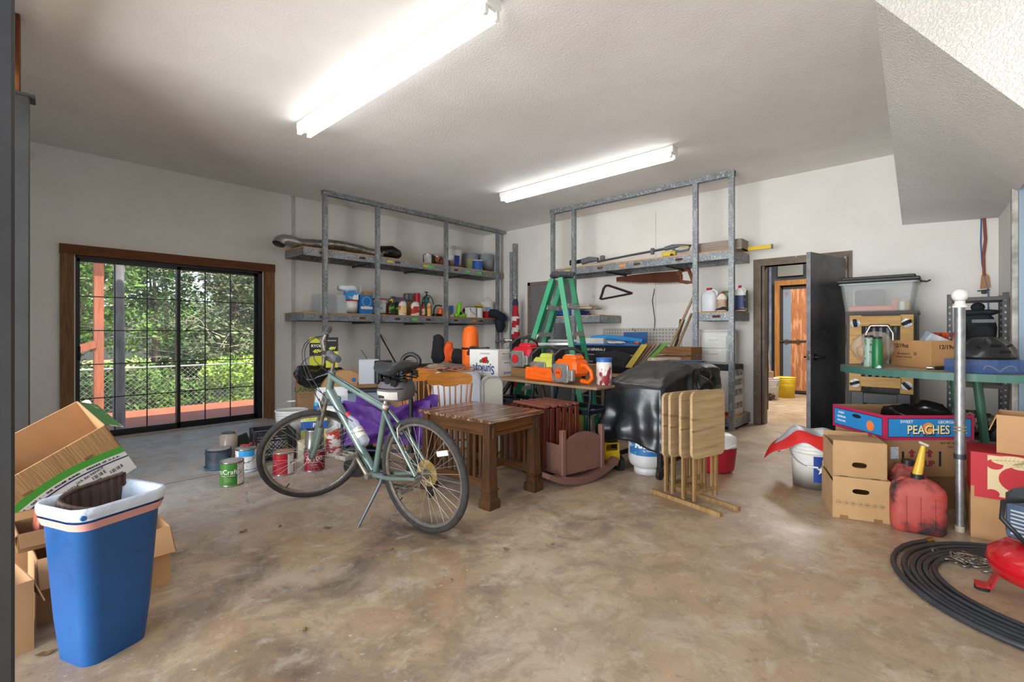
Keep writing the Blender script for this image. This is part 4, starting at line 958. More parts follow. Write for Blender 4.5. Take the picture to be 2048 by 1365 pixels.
b = carton('white shallow box on the tool chest lid', oncab(-.18, .07, zt + .031), .30, .12, .075, cardw, rot=radians(6))
o = M().cbox((0, 0, 0), (.36, .02, .15), b=.006).build('blue_board', mat('deep_blue_board', '2d5f9e', .6)); o.location = oncab(.28, .42, zt + .12); o.rotation_euler = (-.12, 0, radians(6)); tag(o, 'deep blue board leaning at the back of the tool chest top', 'board')
o = M().soft((0, 0, 0), (.26, .16, .03)).crumple(.016, 12).build('white_rag', mat('white_cloth', 'e3e1dc', .9)); o.location = oncab(.16, .03, zt + .045); tag(o, 'white rag in front of the blue foam tube', 'rag')
o = M().ball((0, 0, 0), .02, 8, 6, (2.2, 1, 1)).build('orange_plug', orangem); o.location = oncab(.46, .03, zt + .048); tag(o, 'small orange plug at the corner of the tool chest', 'plug')
# black bag hung in front of the chest
o = M().soft((0, 0, 0), (.50, .22, .27)).crumple(.04, 7, 2).build('tool_bag', mat('black_cordura', '1e1e20', .8, bump=.5, bscale=40)); q = atY(1233, 706, 5.72); o.location = (-3.07, 5.17, .845); tag(o, 'slumped black tool bag in front of the tool chest drawers', 'bag')
# boards leaning at the chest's end
cols = [('a08a36', 'b29c3c'), ('5d4a34', '6f5a3c'), ('7c5f49', '8a6d55'), ('83766c', '91857b'), ('4f7a35', '6a9247'), ('9c968c', '87827a')]
for i, (c1, c2) in enumerate(cols):
    q = atz(1268 + i * 14, 722 - i * 1.0, .0) if False else atd(1264 + i * 8, 735, 5.05 + .02 * i)
    m_ = mat('leaning_panel_%s' % ('ochre', 'umber', 'tan', 'taupe', 'green', 'grey')[i], c1, .6, col2=c2, nscale=5)
    a = M().cbox((0, 0, .0), (.34, .20 if i == 4 else .09, .012), b=.003).build('leaning_panel', m_)
    a.location = (q.x, q.y + .1, .955 + .010 * i); a.rotation_euler = (0, -radians(46 - 3 * i), YAW + radians(30))
    tag(a, ('ochre', 'dark umber', 'tan', 'taupe', 'bright green', 'plain grey')[i] + ' thin panel in the fan of leaning panels by the tool chest', 'panel', 'thin panels leaning in a fan')
o = thing('work_table', 'low bench hidden behind the covered grill carrying the leaning panels', 'table', (-2.75, 5.15, 0), YAW * .3)
M().cbox((-.1, 0, .70), (1.2, .42, .03), b=.003).build('tabletop', plyedge, o)
for xx in (-.45, .45):
    for yy in (-.17, .17): M().cbox((xx, yy, .342), (.04, .04, .684)).build('leg', gw, o)
# shovels and poles in a bucket / crate at the post
cr = thing('wooden_crate', 'brown slatted wooden crate beyond the covered grill', 'crate', (0, 0, 0), 0)
q = atY(1357, 705, 5.75); cr.location = (q.x, 5.75, .72); crw = wood('crate_wood', '9a7148', '7d5836', 4, 0, .8)
for z in (0.0, .11, .22):
    M().box(-.21, .21, -.17, -.155, z, z + .09).build('slat', crw, cr); M().box(-.21, .21, .155, .17, z, z + .09).build('slat', crw, cr)
    M().box(-.225, -.21, -.17, .17, z, z + .09).build('slat', crw, cr); M().box(.21, .225, -.17, .17, z, z + .09).build('slat', crw, cr)
M().box(-.21, .21, -.155, .155, 0, .012).build('bottom', crw, cr)
st = thing('plant_stand', 'plain wooden stand under the slatted crate', 'stand', (q.x, 5.75, 0), 0)
M().box(-.23, .23, -.18, .18, .70, .718).build('top', gw, st)
for xx in (-.2, .2):
    for yy in (-.15, .15): M().cbox((xx, yy, .35), (.04, .04, .70)).build('leg', gw, st)
hw = wood('pale_handle_wood', 'a58d6e', '8a7154', 4, 2, .7)
bk = bucket('grey tall bin beside the crate by the back shelf post', (-2.545, 6.45, 0), .10, .12, .97, mat('bin_grey', '8c8d8a', .6), bail=None, ribs=1, name='bin', cat='bin')
for i, (u0, v0, u1, v1, lab) in enumerate(((1335, 720, 1389, 590, 'longest pale wooden tool handle leaning towards the back shelf post'), (1350, 725, 1383, 628, 'shorter pale tool handle beside the longest one'), (1345, 722, 1368, 640, 'dark brown tool handle behind the pale ones'), (1352, 715, 1361, 640, 'thin upright dark handle in the crate'))):
    a_, b_2 = atY(u0, v0, 5.8 + .05 * i), atY(u1, v1, 6.2 + .1 * i)
    a_.z = .95; o = M().tube([a_ - (b_2 - a_) * .25 * 0, b_2], .017 if i < 2 else .014, 9).build('garden_tool', hw if i < 2 else mat('dark_handle', '5d4330', .7)); tag(o, lab, 'garden tool')
# white drawer organiser and boxed power washer on the base shelf
bx = thing('appliance_box', 'white printed appliance box on the base shelf by the back door', 'box', (atY(1465, 800, 6.45).x + .0, 6.46, .157), 0)
W_, D_, H_ = .42, .38, .64
q0 = atY(1432, 800, 6.22); q1 = atY(1470, 800, 6.22); bx.location.x = -2.205
M().cbox((0, 0, H_ / 2), (W_, D_, H_)).build('carton', cardw, bx)
M().box(-W_ / 2 - .001, W_ / 2 + .001, -D_ / 2 - .001, D_ / 2 + .001, H_ - .075, H_ + .002).build('black_top_band', mat('black_card', '24242a', .6), bx)
M().box(-W_ / 2, W_ / 2, -D_ / 2 - .0015, -D_ / 2 - .0002, .0, .045).build('red_foot_stripe', mat('red_card', 'b5242c', .6), bx)
M().cyl((0, -D_ / 2 - .0008, .18), (0, -D_ / 2 - .0004, .18), .001).sheet([(-.09, -D_ / 2 - .001, .10), (.09, -D_ / 2 - .001, .10), (.09, -D_ / 2 - .001, .14), (.04, -D_ / 2 - .001, .20), (.035, -D_ / 2 - .001, .46), (-.035, -D_ / 2 - .001, .46), (-.04, -D_ / 2 - .001, .20), (-.09, -D_ / 2 - .001, .14)], .0005).build('machine_print', mat('grey_machine_print', '55575c', .6, col2='a2a4a8', nscale=11, lo=.5, hi=.54), bx)
M().sheet([(-.19, -D_ / 2 - .001, .47), (-.1, -D_ / 2 - .001, .50), (-.12, -D_ / 2 - .001, .56), (-.19, -D_ / 2 - .001, .54)], .0005).build('red_flash', mat('red_card', ''), bx)
for z in (.08, .25, .38, .50): M().box(W_ / 2 + .0004, W_ / 2 + .0012, -.15, .15, z, z + .08).build('print_block', mat('dark_print', '3a3a40', .6, col2='b9b9bd', nscale=9), bx)
t = thing('drawer_tower', 'white plastic drawer tower on the printed appliance box', 'drawer tower', (-2.25, 6.47, .80), 0)
M().cbox((0, 0, .21), (.36, .32, .42), b=.015).build('case', white_p, t)
for z in (.02, .20): 
    dd = M().cbox((0, -.165, z + .085), (.33, .02, .16), b=.008).build('drawer', white_p, t); M().cbox((0, -.18, z + .12), (.12, .02, .02), b=.005).build('drawer_pull', white_p, dd)
M().cbox((0, 0, .435), (.38, .34, .03), b=.012).build('lid', white_p, t)
# vertical studs stacked in the corner, rolled flag
for i, (uu, z1, lab) in enumerate(((1019, 2.75, 'shorter loose metal stud standing in the room corner'), (1025, 2.9, 'taller loose metal stud standing in the room corner'))):
    q = atY(uu, 660, 6.62); a = M().at(tr(q.x, 6.66, 0) @ rz(.3)); a.box(-.03, .03, 0, .003, 0, z1).box(-.03, -.027, .0, .035, 0, z1).box(.027, .03, 0, .035, 0, z1)
    tag(a.build('metal_stud', steel), lab, 'metal stud')
q = atY(1031, 660, 6.45); t = thing('flag', 'rolled red and white striped flag on a pole in the corner', 'flag', (q.x, 6.45, 0), 0)
zt_ = atY(1031, 592, 6.45).z
M().cyl((0, 0, .02), (0, 0, zt_), .012, n=10).ball((0, 0, zt_ + .02), .028, 10, 8).build('flag_pole', mat('pole_metal', 'b0a99a', .4, .6), t)
fr_ = M(); seg = 40
fm = [mat('flag_red', 'b3202f', .8), mat('flag_white', 'dcd8d2', .8), mat('flag_navy', '26304f', .8)]
for i in range(seg):
    z0, z1 = zt_ - .06 - i * .04, zt_ - .06 - (i + 1) * .04
    r0 = .035 + .035 * sin(min(1, i / 14) * pi / 2) + .006 * sin(i * .9); r1 = .035 + .035 * sin(min(1, (i + 1) / 14) * pi / 2) + .006 * sin((i + 1) * .9)
    nn = 14; vs = [(cos(2 * pi * k / nn + i * .12) * r0 * 1.1, sin(2 * pi * k / nn + i * .12) * r0, z0) for k in range(nn)] + [(cos(2 * pi * k / nn + (i + 1) * .12) * r1 * 1.1, sin(2 * pi * k / nn + (i + 1) * .12) * r1, z1) for k in range(nn)]
    for k in range(nn):
        fr_.k = 2 if i < 3 else (1 if ((i * 1.0 + k * .35) % 5) < 2.3 and i > 7 else 0)
        fr_.add([vs[k], vs[(k + 1) % nn], vs[nn + (k + 1) % nn], vs[nn + k]], [(0, 1, 2, 3)], True)
fr_.k = 0; fr_.build('cloth', fm, t)
# buckets and shovel in the workshop
q = atz(1538, 800, 0); b1 = bucket('paint splashed white bucket in the workshop beyond the back door', (q.x, q.y, 0), .14, .165, .40, mat('splashed_white', 'cfcac4', .6, col2='4a3538', nscale=4, lo=.55, hi=.6), bail='down')
q2 = atz(1560, 797, 0); bucket('yellow bucket in the workshop beside the white bucket', (q2.x + .05, q2.y + .2, 0), .14, .165, .38, yellowm, bail=None)
t = thing('shovel', 'long handled shovel standing in the workshop bucket', 'shovel', (q.x, q.y, 0), 0)
M().tube([(.02, .02, .35), (-.10, .10, 1.65)], .014, 8).build('handle', hw, t); M().cbox((.03, .01, .44), (.09, .03, .16), b=.012).build('grip', mat('tan_grip', '9d7a5e', .7), t)
# black rack just inside the workshop with a small box
t = thing('workshop_rack', 'black rack just beyond the back door frame', 'rack', (-2.35, 8.0, 0))
M().box(-.25, .25, -.25, .25, 1.33, 1.37).build('rack_shelf', blackm, t)
M().box(-.25, .25, -.25, .25, .72, .76).build('rack_shelf', blackm, t)
for xx in (-.23, .23):
    for yy in (-.23, .23): M().box(xx - .02, xx + .02, yy - .02, yy + .02, 0, 1.33).build('leg', blackm, t)
carton('little tan box on the black workshop rack', (-2.2, 7.85, 1.371), .1, .08, .16, cardm)
# ================================================================ bicycles
def euler_of(m): return m.to_euler()
def bicycle(label, base, heading, lean, steer, fr, wheelbase=1.07, Rw=.352, full=True, pitch=0.0, group=None):
    t = thing('bicycle', label, 'bicycle', base, 0); Mx = rz(heading) @ rx(-lean) @ ry(pitch); t.rotation_euler = Mx.to_euler()
    wb = wheelbase
    hb, ht = Vector((.865, 0, .775)), Vector((.812, 0, .935)); ax = (ht - hb).normalized()
    S = Matrix.Translation(hb) @ Matrix.Rotation(steer, 4, ax) @ Matrix.Translation(-hb)
    tire = mat('bike_tire', '2b2a28', .8, col2='3a3733', nscale=30, bump=.5, bscale=160); rimm = mat('bike_rim', 'a8a399', .35, .8, col2='8b8376', nscale=20)
    spk = mat('spoke_steel', 'c3bfb6', .35, .8)
    def wheel(c, T, reflector=True, gold=False):
        def circ(r, y=0, n=56): return [(c[0] + r * cos(2 * pi * k / n), y, c[2] + r * sin(2 * pi * k / n)) for k in range(n)]
        a = M().at(T); ro, ri = Rw - .032, Rw - .055
        vs = []; n = 56
        for k in range(n):
            q = (cos(2 * pi * k / n), sin(2 * pi * k / n))
            for rr, y in ((ro, -.012), (ro, .012), (ri + .004, .010), (ri, .004), (ri, -.004), (ri + .004, -.010)): vs.append((c[0] + rr * q[0], y, c[2] + rr * q[1]))
        a.add(vs, [(k * 6 + j, k * 6 + (j + 1) % 6, ((k + 1) % n) * 6 + (j + 1) % 6, ((k + 1) % n) * 6 + j) for k in range(n) for j in range(6)])
        wh = fixn(a.build('wheel', rimm, t))
        M().at(T).tube(circ(Rw - .021), .021, 12, closed=True).build('tire', tire, wh)
        s = M().at(T)
        for k in range(36):
            a1 = 2 * pi * k / 36; a0 = a1 + (.9 if (k // 2) % 2 else -.9); sd_ = .028 if k % 2 else -.028
            s.cyl((c[0] + .022 * cos(a0), sd_, c[2] + .022 * sin(a0)), (c[0] + (ri + .002) * cos(a1), 0, c[2] + (ri + .002) * sin(a1)), .0011, n=4, caps=False)
        s.build('spokes', spk, wh)['kind'] = 'stuff'
        M().at(T).cyl((c[0], -.05, c[2]), (c[0], .05, c[2]), .013).cyl((c[0], -.03, c[2]), (c[0], -.026, c[2]), .026).cyl((c[0], .026, c[2]), (c[0], .03, c[2]), .026).cyl((c[0], -.068, c[2]), (c[0], .068, c[2]), .005).build('hub', chrome, wh)
        if reflector:
            a_ = 2.4; M().at(T).cbox((c[0] + .23 * cos(a_), .0, c[2] + .23 * sin(a_)), (.09, .012, .032), Matrix.Rotation(-a_ - .5, 4, 'Y'), b=.004).build('reflector', mat('clear_reflector', 'd8d6cc', .3), wh)
        M().at(T).cyl((c[0] + (ri) * cos(-.75), 0, c[2] + ri * sin(-.75)), (c[0] + (ri - .035) * cos(-.75), 0, c[2] + (ri - .035) * sin(-.75)), .004, n=6).build('valve', blackm, wh)
        if gold: M().at(T).cyl((c[0], -.034, c[2]), (c[0], -.036, c[2]), .082, n=28).build('spoke_guard', mat('aged_gold_disc', 'a98c4e', .5, .3, col2='7a6434', nscale=20), wh)
        return wh
    I = Matrix.Identity(4)
    wheel((0, 0, Rw), I, True, True); wheel((wb, 0, Rw), S, True)
    bb = Vector((.435, 0, .29)); sc = Vector((.285, 0, .745)); ra = Vector((0, 0, Rw))
    f = M(); f.tube([hb - ax * .02, ht + ax * .012], .025, 14); f.tube([ht - ax * .03, sc + Vector((0, 0, -.015))], .0215, 12); f.tube([hb + ax * .035, bb + Vector((.02, 0, .015))], [.031, .027], 12); f.tube([sc + Vector((-.006, 0, .02)), bb], .0195, 12)
    f.cyl((bb.x, -.036, bb.z), (bb.x, .036, bb.z), .022)
    for y in (-1, 1):
        f.tube([sc + Vector((0, y * .018, -.03)), (.16, y * .05, .575), (0, y * .062, Rw + .012)], [.012, .012, .010], 8)
        f.tube([bb + Vector((-.01, y * .028, 0)), (.25, y * .045, .30), (0, y * .062, Rw - .006)], [.0145, .0145, .011], 8)
    f.build('frame', fr, t)
    M().tube([sc + Vector((.006, 0, -.01)), sc + Vector((-.003, 0, .012))], .021, 12).build('frame_band', mat('red_white_band', 'c9493f', .5, col2='e6e2da', nscale=30), t)
    fc = hb - ax * .035
    M().at(S).cbox(fc, (.05, .13, .035), b=.01).build('fork_crown', fr, t)
    for y in (-1, 1):
        e = Vector((wb, y * .055, Rw)); tp = fc + Vector((.01, y * .055, .0)); md = tp.lerp(e, .42)
        M().at(S).tube([md, md.lerp(e, .5) + Vector((-.004, 0, 0)), e + Vector((0, 0, .01))], [.022, .020, .013], 10).build('fork_leg', fr, t)
    fk = M().at(S)
    for y in (-1, 1):
        e = Vector((wb, y * .055, Rw)); tp = fc + Vector((.01, y * .055, .03)); fk.tube([tp, tp.lerp(e, .45)], .014, 10)
    fk.tube([fc, hb], .018, 10); fk.build('fork_stanchions', chrome, t)
    # brakes
    for (T, p) in ((S, fc + Vector((.06, 0, -.02))), (I, Vector((.14, 0, .62)))):
        b = M().at(T)
        for y in (-1, 1): b.tube([p + Vector((.0, y * .045, -.07)), p + Vector((0, y * .05, .01)), p + Vector((0, y * .02, .035))], .006, 6).cbox(p + Vector((0, y * .033, -.02)), (.05, .012, .014), b=.003)
        b.build('brake', chrome, t)
    # stem and riser bar
    st = ht + ax * .10; stf = st + Vector((.05, 0, .03))
    M().at(S).tube([ht, st], .014, 10).tube([st - ax * .02, stf], .017, 10).cyl(stf + Vector((0, -.025, 0)), stf + Vector((0, .025, 0)), .022).build('stem', chrome, t)
    br = [stf + Vector(q) for q in ((-.07, -.31, .085), (-.03, -.17, .085), (0, -.10, .07), (0, -.04, 0), (0, .04, 0), (0, .10, .07), (-.03, .17, .085), (-.07, .31, .085))]
    M().at(S).tube(br, .0125, 10).build('handlebar', chrome, t)
    for y in (0, 7):
        g0, g1 = br[y], br[1 if y == 0 else 6]; g = g0.lerp(g1, .88)
        M().at(S).tube([g0 - (g - g0) * .05, g0.lerp(g, .15), g0.lerp(g, .8), g], [.021, .023, .019, .025], 12).build('grip', mat('grip_grey', '3b3c3e', .8, col2='55565a', nscale=50), t)
        s1 = -1 if y == 0 else 1
        l0 = g0.lerp(g1, .98); M().at(S).tube([l0 + Vector((0, 0, -.005)), l0 + Vector((.04, s1 * .01, -.02)), l0 + Vector((.055, s1 * .10, -.035))], [.012, .009, .006], 8).cbox(l0 + Vector((.02, -s1 * .02, -.02)), (.045, .04, .03), b=.008).build('brake_lever', chrome, t)
    cb = M()
    def sp(a): return S @ Vector(a)
    for k, (a, e, bow) in enumerate(((br[1], fc + Vector((.06, .02, .02)), .20), (br[6], hb + Vector((.02, .02, 0)), .26), (br[6] + Vector((0, -.03, 0)), (.5, 0, .80), .24), (br[1], (.6, .02, .62), .30))):
        p0 = sp(a); p3 = sp(e) if k == 0 else Vector(e); fwd = (sp(stf + Vector((1, 0, 0))) - sp(stf)).normalized()
        p1 = p0 + fwd * bow + Vector((0, 0, .04)); p2 = p3 + fwd * bow * .6 + Vector((0, 0, .16 if k else .3))
        cb.tube([p0 * (1 - q) ** 3 + p1 * 3 * q * (1 - q) ** 2 + p2 * 3 * q * q * (1 - q) + p3 * q ** 3 for q in [i / 16 for i in range(17)]], .0028, 5)
    cb.build('cables', blackm, t)
    # seat post, saddle, springs
    M().tube([sc, sc + Vector((-.045, 0, .18))], .0135, 10).build('seat_post', mat('seatpost', '8c8c8a', .4, .7), t)
    M().cyl(sc + Vector((-.0, -.03, .035)), sc + Vector((0, .045, .035)), .006).cyl(sc + Vector((0, 0, .02)), sc + Vector((0, 0, .045)), .02).build('seat_clamp', chrome, t)
    def sad(u, v):
        a = 2 * pi * v; x = -.150 + u * .27
        w = .125 * (1 - .66 * (max(0, u - .25) / .75) ** .8) * (1 if u > .1 else max(.0, u / .1) ** .5) * (1 if u < .93 else max(.0, (1 - u) / .07) ** .5)
        hh = .046 * (1 if u > .1 else max(0, u / .1) ** .5) * (1 - .25 * u) * (1 if u < .95 else max(0, (1 - u) / .05) ** .5)
        z = .995 + .008 * (1 - u) ** 2 - .014 * sin(pi * u) + hh * sin(a) - .012 * cos(2 * a) * 0
        return (x + .222, w * cos(a) * 1.0, z)
    s = M().grid(sad, 22, 20); s.build('saddle', mat('saddle_vinyl', '2e2f31', .35, spec=.6), t)
    k = M()
    for y in (-.05, .05):
        k.tube([(.06 + .018 * cos(q * 1.2), y + .018 * sin(q * 1.2), .93 + q * .0028) for q in range(18)], .004, 5)
        k.tube([(.05, y, .93), (.2, y * .5, .945), (.30, y * .3, .985)], .005, 6)
    k.cbox((.2, 0, .945), (.10, .10, .04), b=.012).build('saddle_springs', blackm, t)
    if full:
        sb = M()
        def bag(u, v):
            a = 2 * pi * v; zz = .80 + .115 * u; r = (.08 + .016 * sin(pi * u)) * (1 if 0 < u < 1 else .93)
            c_, s_ = cos(a), sin(a); return (.180 + .105 * (abs(c_) ** .7) * (1 if c_ > 0 else -1) * r / .09, r * (abs(s_) ** .7) * (1 if s_ > 0 else -1), zz)
        sb.grid(bag, 8, 24); sb.add([bag(1, j / 24) for j in range(24)], [tuple(range(24))]); sb.add([bag(0, j / 24) for j in range(24)], [tuple(range(24))[::-1]])
        sg = sb.build('saddle_bag', mat('bag_grey_fabric', '5d5557', .8, col2='4c4648', nscale=9), t)
        a = M(); a.grid(lambda u, v: (lambda q: (q[0], q[1] + .002, q[2]))(bag(.12 + .42 * u, .10 + .28 * v)), 4, 10); a.build('light_panel', mat('bag_light_panel', 'b9b5aa', .6, col2='a29e94', nscale=9), sg)
        a = M(); a.tube([(lambda q: (q[0], q[1] + .003, q[2]))(bag(.68, .05 + .4 * v / 10)) for v in range(11)], .004, 5); a.build('zip', blackm, sg)
        q = bag(.25, .22); M().cbox((q[0], q[1] + .003, q[2]), (.05, .006, .018), b=.002).build('tab', blackm, sg)
        # clutter of lock chain and straps under the saddle
        rr = random.Random(3); c = M()
        for i in range(26):
            p = Vector((.06 + rr.random() * .2, rr.uniform(-.05, .07), .925 + rr.random() * .045)); c.cbox(p, (.03, .02, .025), Matrix.Rotation(rr.random() * 3, 4, 'X') @ Matrix.Rotation(rr.random() * 3, 4, 'Z'), b=.006)
        c.cbox((.17, .07, .925), (.045, .03, .05), b=.01).cbox((.12, .07, .915), (.05, .03, .05), b=.01); c.build('strap_bundle', blackg, t)['kind'] = 'stuff'
    # cranks, pedals, chain
    M().cyl((bb.x, -.05, bb.z), (bb.x, -.055, bb.z), .085, n=30).cyl((bb.x, -.042, bb.z), (bb.x, -.046, bb.z), .065, n=30).build('chainring', steel_d, t)
    for y, sx in ((1, 1), (-1, -1)):
        an = 2.25 if y > 0 else 2.25 + pi
        # near crank points forward and up
        e = bb + Vector((cos(an - pi / 2 + .35) * .17 * 1.0, y * .085, sin(an - pi / 2 + .35) * .17))
        M().tube([bb + Vector((0, y * .06, 0)), e], [.015, .010], 8).cyl(bb + Vector((0, y * .035, 0)), bb + Vector((0, y * .075, 0)), .019).build('crank_arm', mat('crank_alloy', 'a9a294', .4, .7, col2='857d6e', nscale=20), t)
        p = e + Vector((0, y * .06, 0)); pd_ = M()
        pd_.cbox(p + Vector((.042, 0, 0)), (.018, .10, .03), b=.005).cbox(p - Vector((.042, 0, 0)), (.018, .10, .03), b=.005)
        for q in (-.042, 0, .042): pd_.cbox(p + Vector((0, q, 0)), (.085, .014, .026), b=.004)
        pd_.cyl(p - Vector((0, .05, 0)), p + Vector((0, .05, 0)), .008); pd_.build('pedal', mat('pedal_grey', '8f897c', .6, .1, col2='6e6a60', nscale=20), t)
    ch = M()
    ch.tube([(bb.x, -.048, bb.z + .083), (.2, -.045, .37), (0, -.042, Rw + .03)], .005, 5).tube([(bb.x, -.048, bb.z - .083), (.2, -.045, .23), (.02, -.045, .25), (0, -.045, .30)], .005, 5).build('chain', mat('chain_steel', '4d4740', .5, .6), t)
    M().cbox((.01, -.05, .25), (.04, .02, .11), b=.01).cyl((.0, -.06, .215), (0, -.04, .215), .022).cyl((.01, -.06, .285), (.01, -.04, .285), .02).cbox((-.005, -.06, .33), (.03, .03, .05), b=.008).build('derailleur', blackm, t)
    for i, r_ in enumerate((.05, .044, .038, .032)): pass
    M().cyl((0, -.036, Rw), (0, -.046, Rw), .052, .035, 24).build('sprockets', steel_d, t)
    # kickstand on the near side, out to the side
    M().tube([(.34, .02, .30), (.33, .05, .26), (.40, .20, .0)], [.012, .012, .008], 8).cbox((.35, .02, .30), (.06, .04, .03), b=.006).build('kickstand', mat('stand_grey', '6f7072', .45, .6), t)
    return t, Mx
Rc = atz(853, 1064); Rc.z = 0
bike_green = mat('grey_green_bike_paint', '75887f', .28, .35, col2='63756c', nscale=4, coat=.5)
HD = radians(188.5)
bk_, Bm = bicycle('grey green city bicycle with its front wheel turned, leaning on its kickstand', Rc, HD, radians(5), radians(60), bike_green, pitch=-.0)
BT = Matrix.Translation(Rc) @ Bm
# water bottle in its wire cage on the down tube
dn = (Vector((.435, 0, .29)) - Vector((.865, 0, .775))).normalized()
c0 = Vector((.56, 0, .43)) + Vector((-.05, 0, .045)); axb = -dn
t = thing('water_bottle', 'clear plastic water bottle with a red cap in the cage of the green bicycle', 'bottle', BT @ c0, 0)
zq = Vector((0, 0, 1)).rotation_difference((Bm.to_3x3() @ axb)); t.rotation_euler = zq.to_euler()
M().lathe([(0, 0), (.030, .002), (.036, .015), (.036, .12), (.030, .14), (.034, .15), (.033, .17), (.014, .215), (.013, .23)], 20).build('body', clearp, t)
M().cyl((0, 0, .228), (0, 0, .252), .0155).build('cap', redm, t)
M().lathe([(.0365, .05), (.0365, .12)], 20).build('paper_label', mat('scribbled_label', 'd9d0c4', .6, col2='8c5a48', nscale=24, lo=.58, hi=.62, alpha=.9), t)
cg = M().at(Matrix.Translation(c0) @ Vector((0, 0, 1)).rotation_difference(axb).to_matrix().to_4x4())
for s_ in (-1, 1): cg.tube([(.0, s_ * .041, .12), (-.0, s_ * .041, .02), (.01, s_ * .02, -.006), (.03, 0, -.006)], .003, 6)
cg.tube([(.041 * cos(a), .041 * sin(a), .10 + .02 * cos(a)) for a in [2 * pi * k / 20 for k in range(20)]], .003, 6, closed=True).tube([(.0, .041, .12), (.041, 0, .13), (0, -.041, .12)], .003, 6)
cg.build('bottle_cage', alum, bk_)
# dark bicycle stored behind the bench
q = atd(1003, 700, 6.35); 
bicycle('black bicycle stored by the far shelving, only its bars and saddle showing', (-4.42, 3.98, 0), radians(76), radians(2), radians(30), mat('black_bike_paint', '1b1c1e', .3), full=False)
# ================================================================ craftsman end table
tw = wood('dark_mission_oak', '3f2a1d', '63401f', 3.2, 2, .35, '2a1b13', .6, .72); twx = wood('mission_oak_rail', '50341f', '6b4424', 3.2, 0, .35, '2d1d14', .6, .72); twy = wood('mission_oak_rail_side', '55361f', '77491f', 3.2, 1, .35, '2d1d14', .6, .72)
ttop = wood('worn_table_top', '5f3c28', '6d4830', 3.0, 1, .2, 'a8937c', .52, .62); ttop2 = wood('worn_table_top_end', '7a4e30', '8f6744', 3.0, 0, .22, 'b09c82', .54, .64)
t = thing('end_table', 'dark brown wooden end table with slatted sides and a worn top', 'table', (-2.66, 2.535, 0), radians(2))
TWX, TDY, TH = .77, .60, .61; lx, ly = TWX / 2 - .06, TDY / 2 - .055
for i in range(7):
    y0 = -TWX / 2 + .09; wdt = (TWX - .18) / 7
    M().box(y0 + i * wdt + .0006, y0 + (i + 1) * wdt - .0006, -TDY / 2, TDY / 2, TH - .022, TH).build('top_board', ttop, t)
for sx in (-1, 1):
    M().cbox((sx * (TWX / 2 - .045), 0, TH - .011), (.089, TDY, .022), b=.003).build('top_board', ttop, t)
    for sy in (-1, 1):
        lg = M(); prof = [(.032, .588), (.034, .35), (.040, .14), (.047, .135), (.047, .122), (.040, .115), (.042, .07), (.052, .06), (.055, .03), (.052, 0)]
        vs = [(sx * lx + a * r, sy * ly + b * r, z) for r, z in prof for a, b in ((-1, -1), (1, -1), (1, 1), (-1, 1))]
        lg.add(vs, [(i * 4 + k, (i + 1) * 4 + k, (i + 1) * 4 + (k + 1) % 4, i * 4 + (k + 1) % 4) for i in range(len(prof) - 1) for k in range(4)] + [(len(vs) - 4, len(vs) - 3, len(vs) - 2, len(vs) - 1)])
        L_g = fixn(lg.build('leg', tw, t))
        M().cbox((sx * (lx + .036), sy * ly, .515), (.014, .022, .075), b=.003).build('corbel', tw, L_g)
for sy in (-1, 1):
    M().box(-lx, lx, sy * ly - .012, sy * ly + .012, .50, .588).build('apron', twx, t)
    M().cbox((0, sy * (ly + .014), .50), (lx * 2 - .07, .018, .018), b=.005).build('moulding', twx, t)
    M().box(-lx, lx, sy * ly - .012, sy * ly + .012, .135, .19).build('rail', twx, t)
    for i in range(9):
        x = -lx + .085 + i * (2 * lx - .17) / 8; M().box(x - .013, x + .013, sy * ly - .007, sy * ly + .007, .19, .50).build('slat', tw, t)
for sx in (-1, 1):
    M().box(sx * lx - .012, sx * lx + .012, -ly, ly, .515, .588).build('apron', twy, t); M().box(sx * lx - .010, sx * lx + .016, -ly + .03, ly - .03, .485, .512).build('moulding', twy, t)
M().box(-.03, .03, -ly, ly, .14, .165).build('stretcher', twy, t)
# ================================================================ doll cradle with slatted folding seat in it
cb = mat('brown_painted_wood', '7c594f', .45, col2='6f4e45', nscale=4, col3='b39a90', n3=34, lo3=.70, hi3=.74)
t = thing('doll_cradle', 'brown painted wooden rocking cradle in front of the covered grill', 'cradle', (-2.19, 2.965, 0), radians(80))
def arch(x0, x1, z0, z1, zt, n=14): return [(x0, z0), (x1, z0)] + [(x1 + (x0 - x1) * i / n, z1 + (zt - z1) * sin(pi * (i / n)) ** .8) for i in range(n + 1)]
for y in (0, .72):
    M().at(rx(pi / 2)).prism(arch(.02, .42, .10, .35 if y == 0 else .36, .415), -y - .018, -y).build('end_panel', cb, t)
    for x in (0, .44): M().cbox((x, y + .009, .255), (.042, .042, .39), b=.006).build('corner_post', cb, t)
    pts = [(-.17 + .78 * i / 16, .01 + .10 * (abs(i / 8 - 1)) ** 2) for i in range(17)]
    rk = M().at(tr(0, y + .05, 0) @ rx(pi / 2)); rk.prism(pts + [(a, b + (.058 if 2 < i < 14 else .04)) for i, (a, b) in list(enumerate(pts))[::-1]], .0, .082)
    fixn(rk.build('rocker', cb, t))
for x in (0, .44): M().box(x - .009, x + .009, .03, .70, .10, .33).build('side_panel', cb, t)
M().box(0, .44, .02, .71, .10, .115).build('bottom', cb, t)
rw = wood('red_brown_slats', '692c1c', '4f2015', 4, 2, .4, '9c5a3c'); rwt = wood('red_brown_slats_flat', '8b5646', '74382a', 4, 1, .4)
t = thing('slatted_box', 'red brown slatted wooden box standing in the brown cradle', 'box', (-2.56, 3.20, .118), radians(-10))
for i in range(5):
    M().cbox((.0, -.16 + i * .085, .485), (.42, .05, .02), b=.003).build('top_slat', rwt, t)
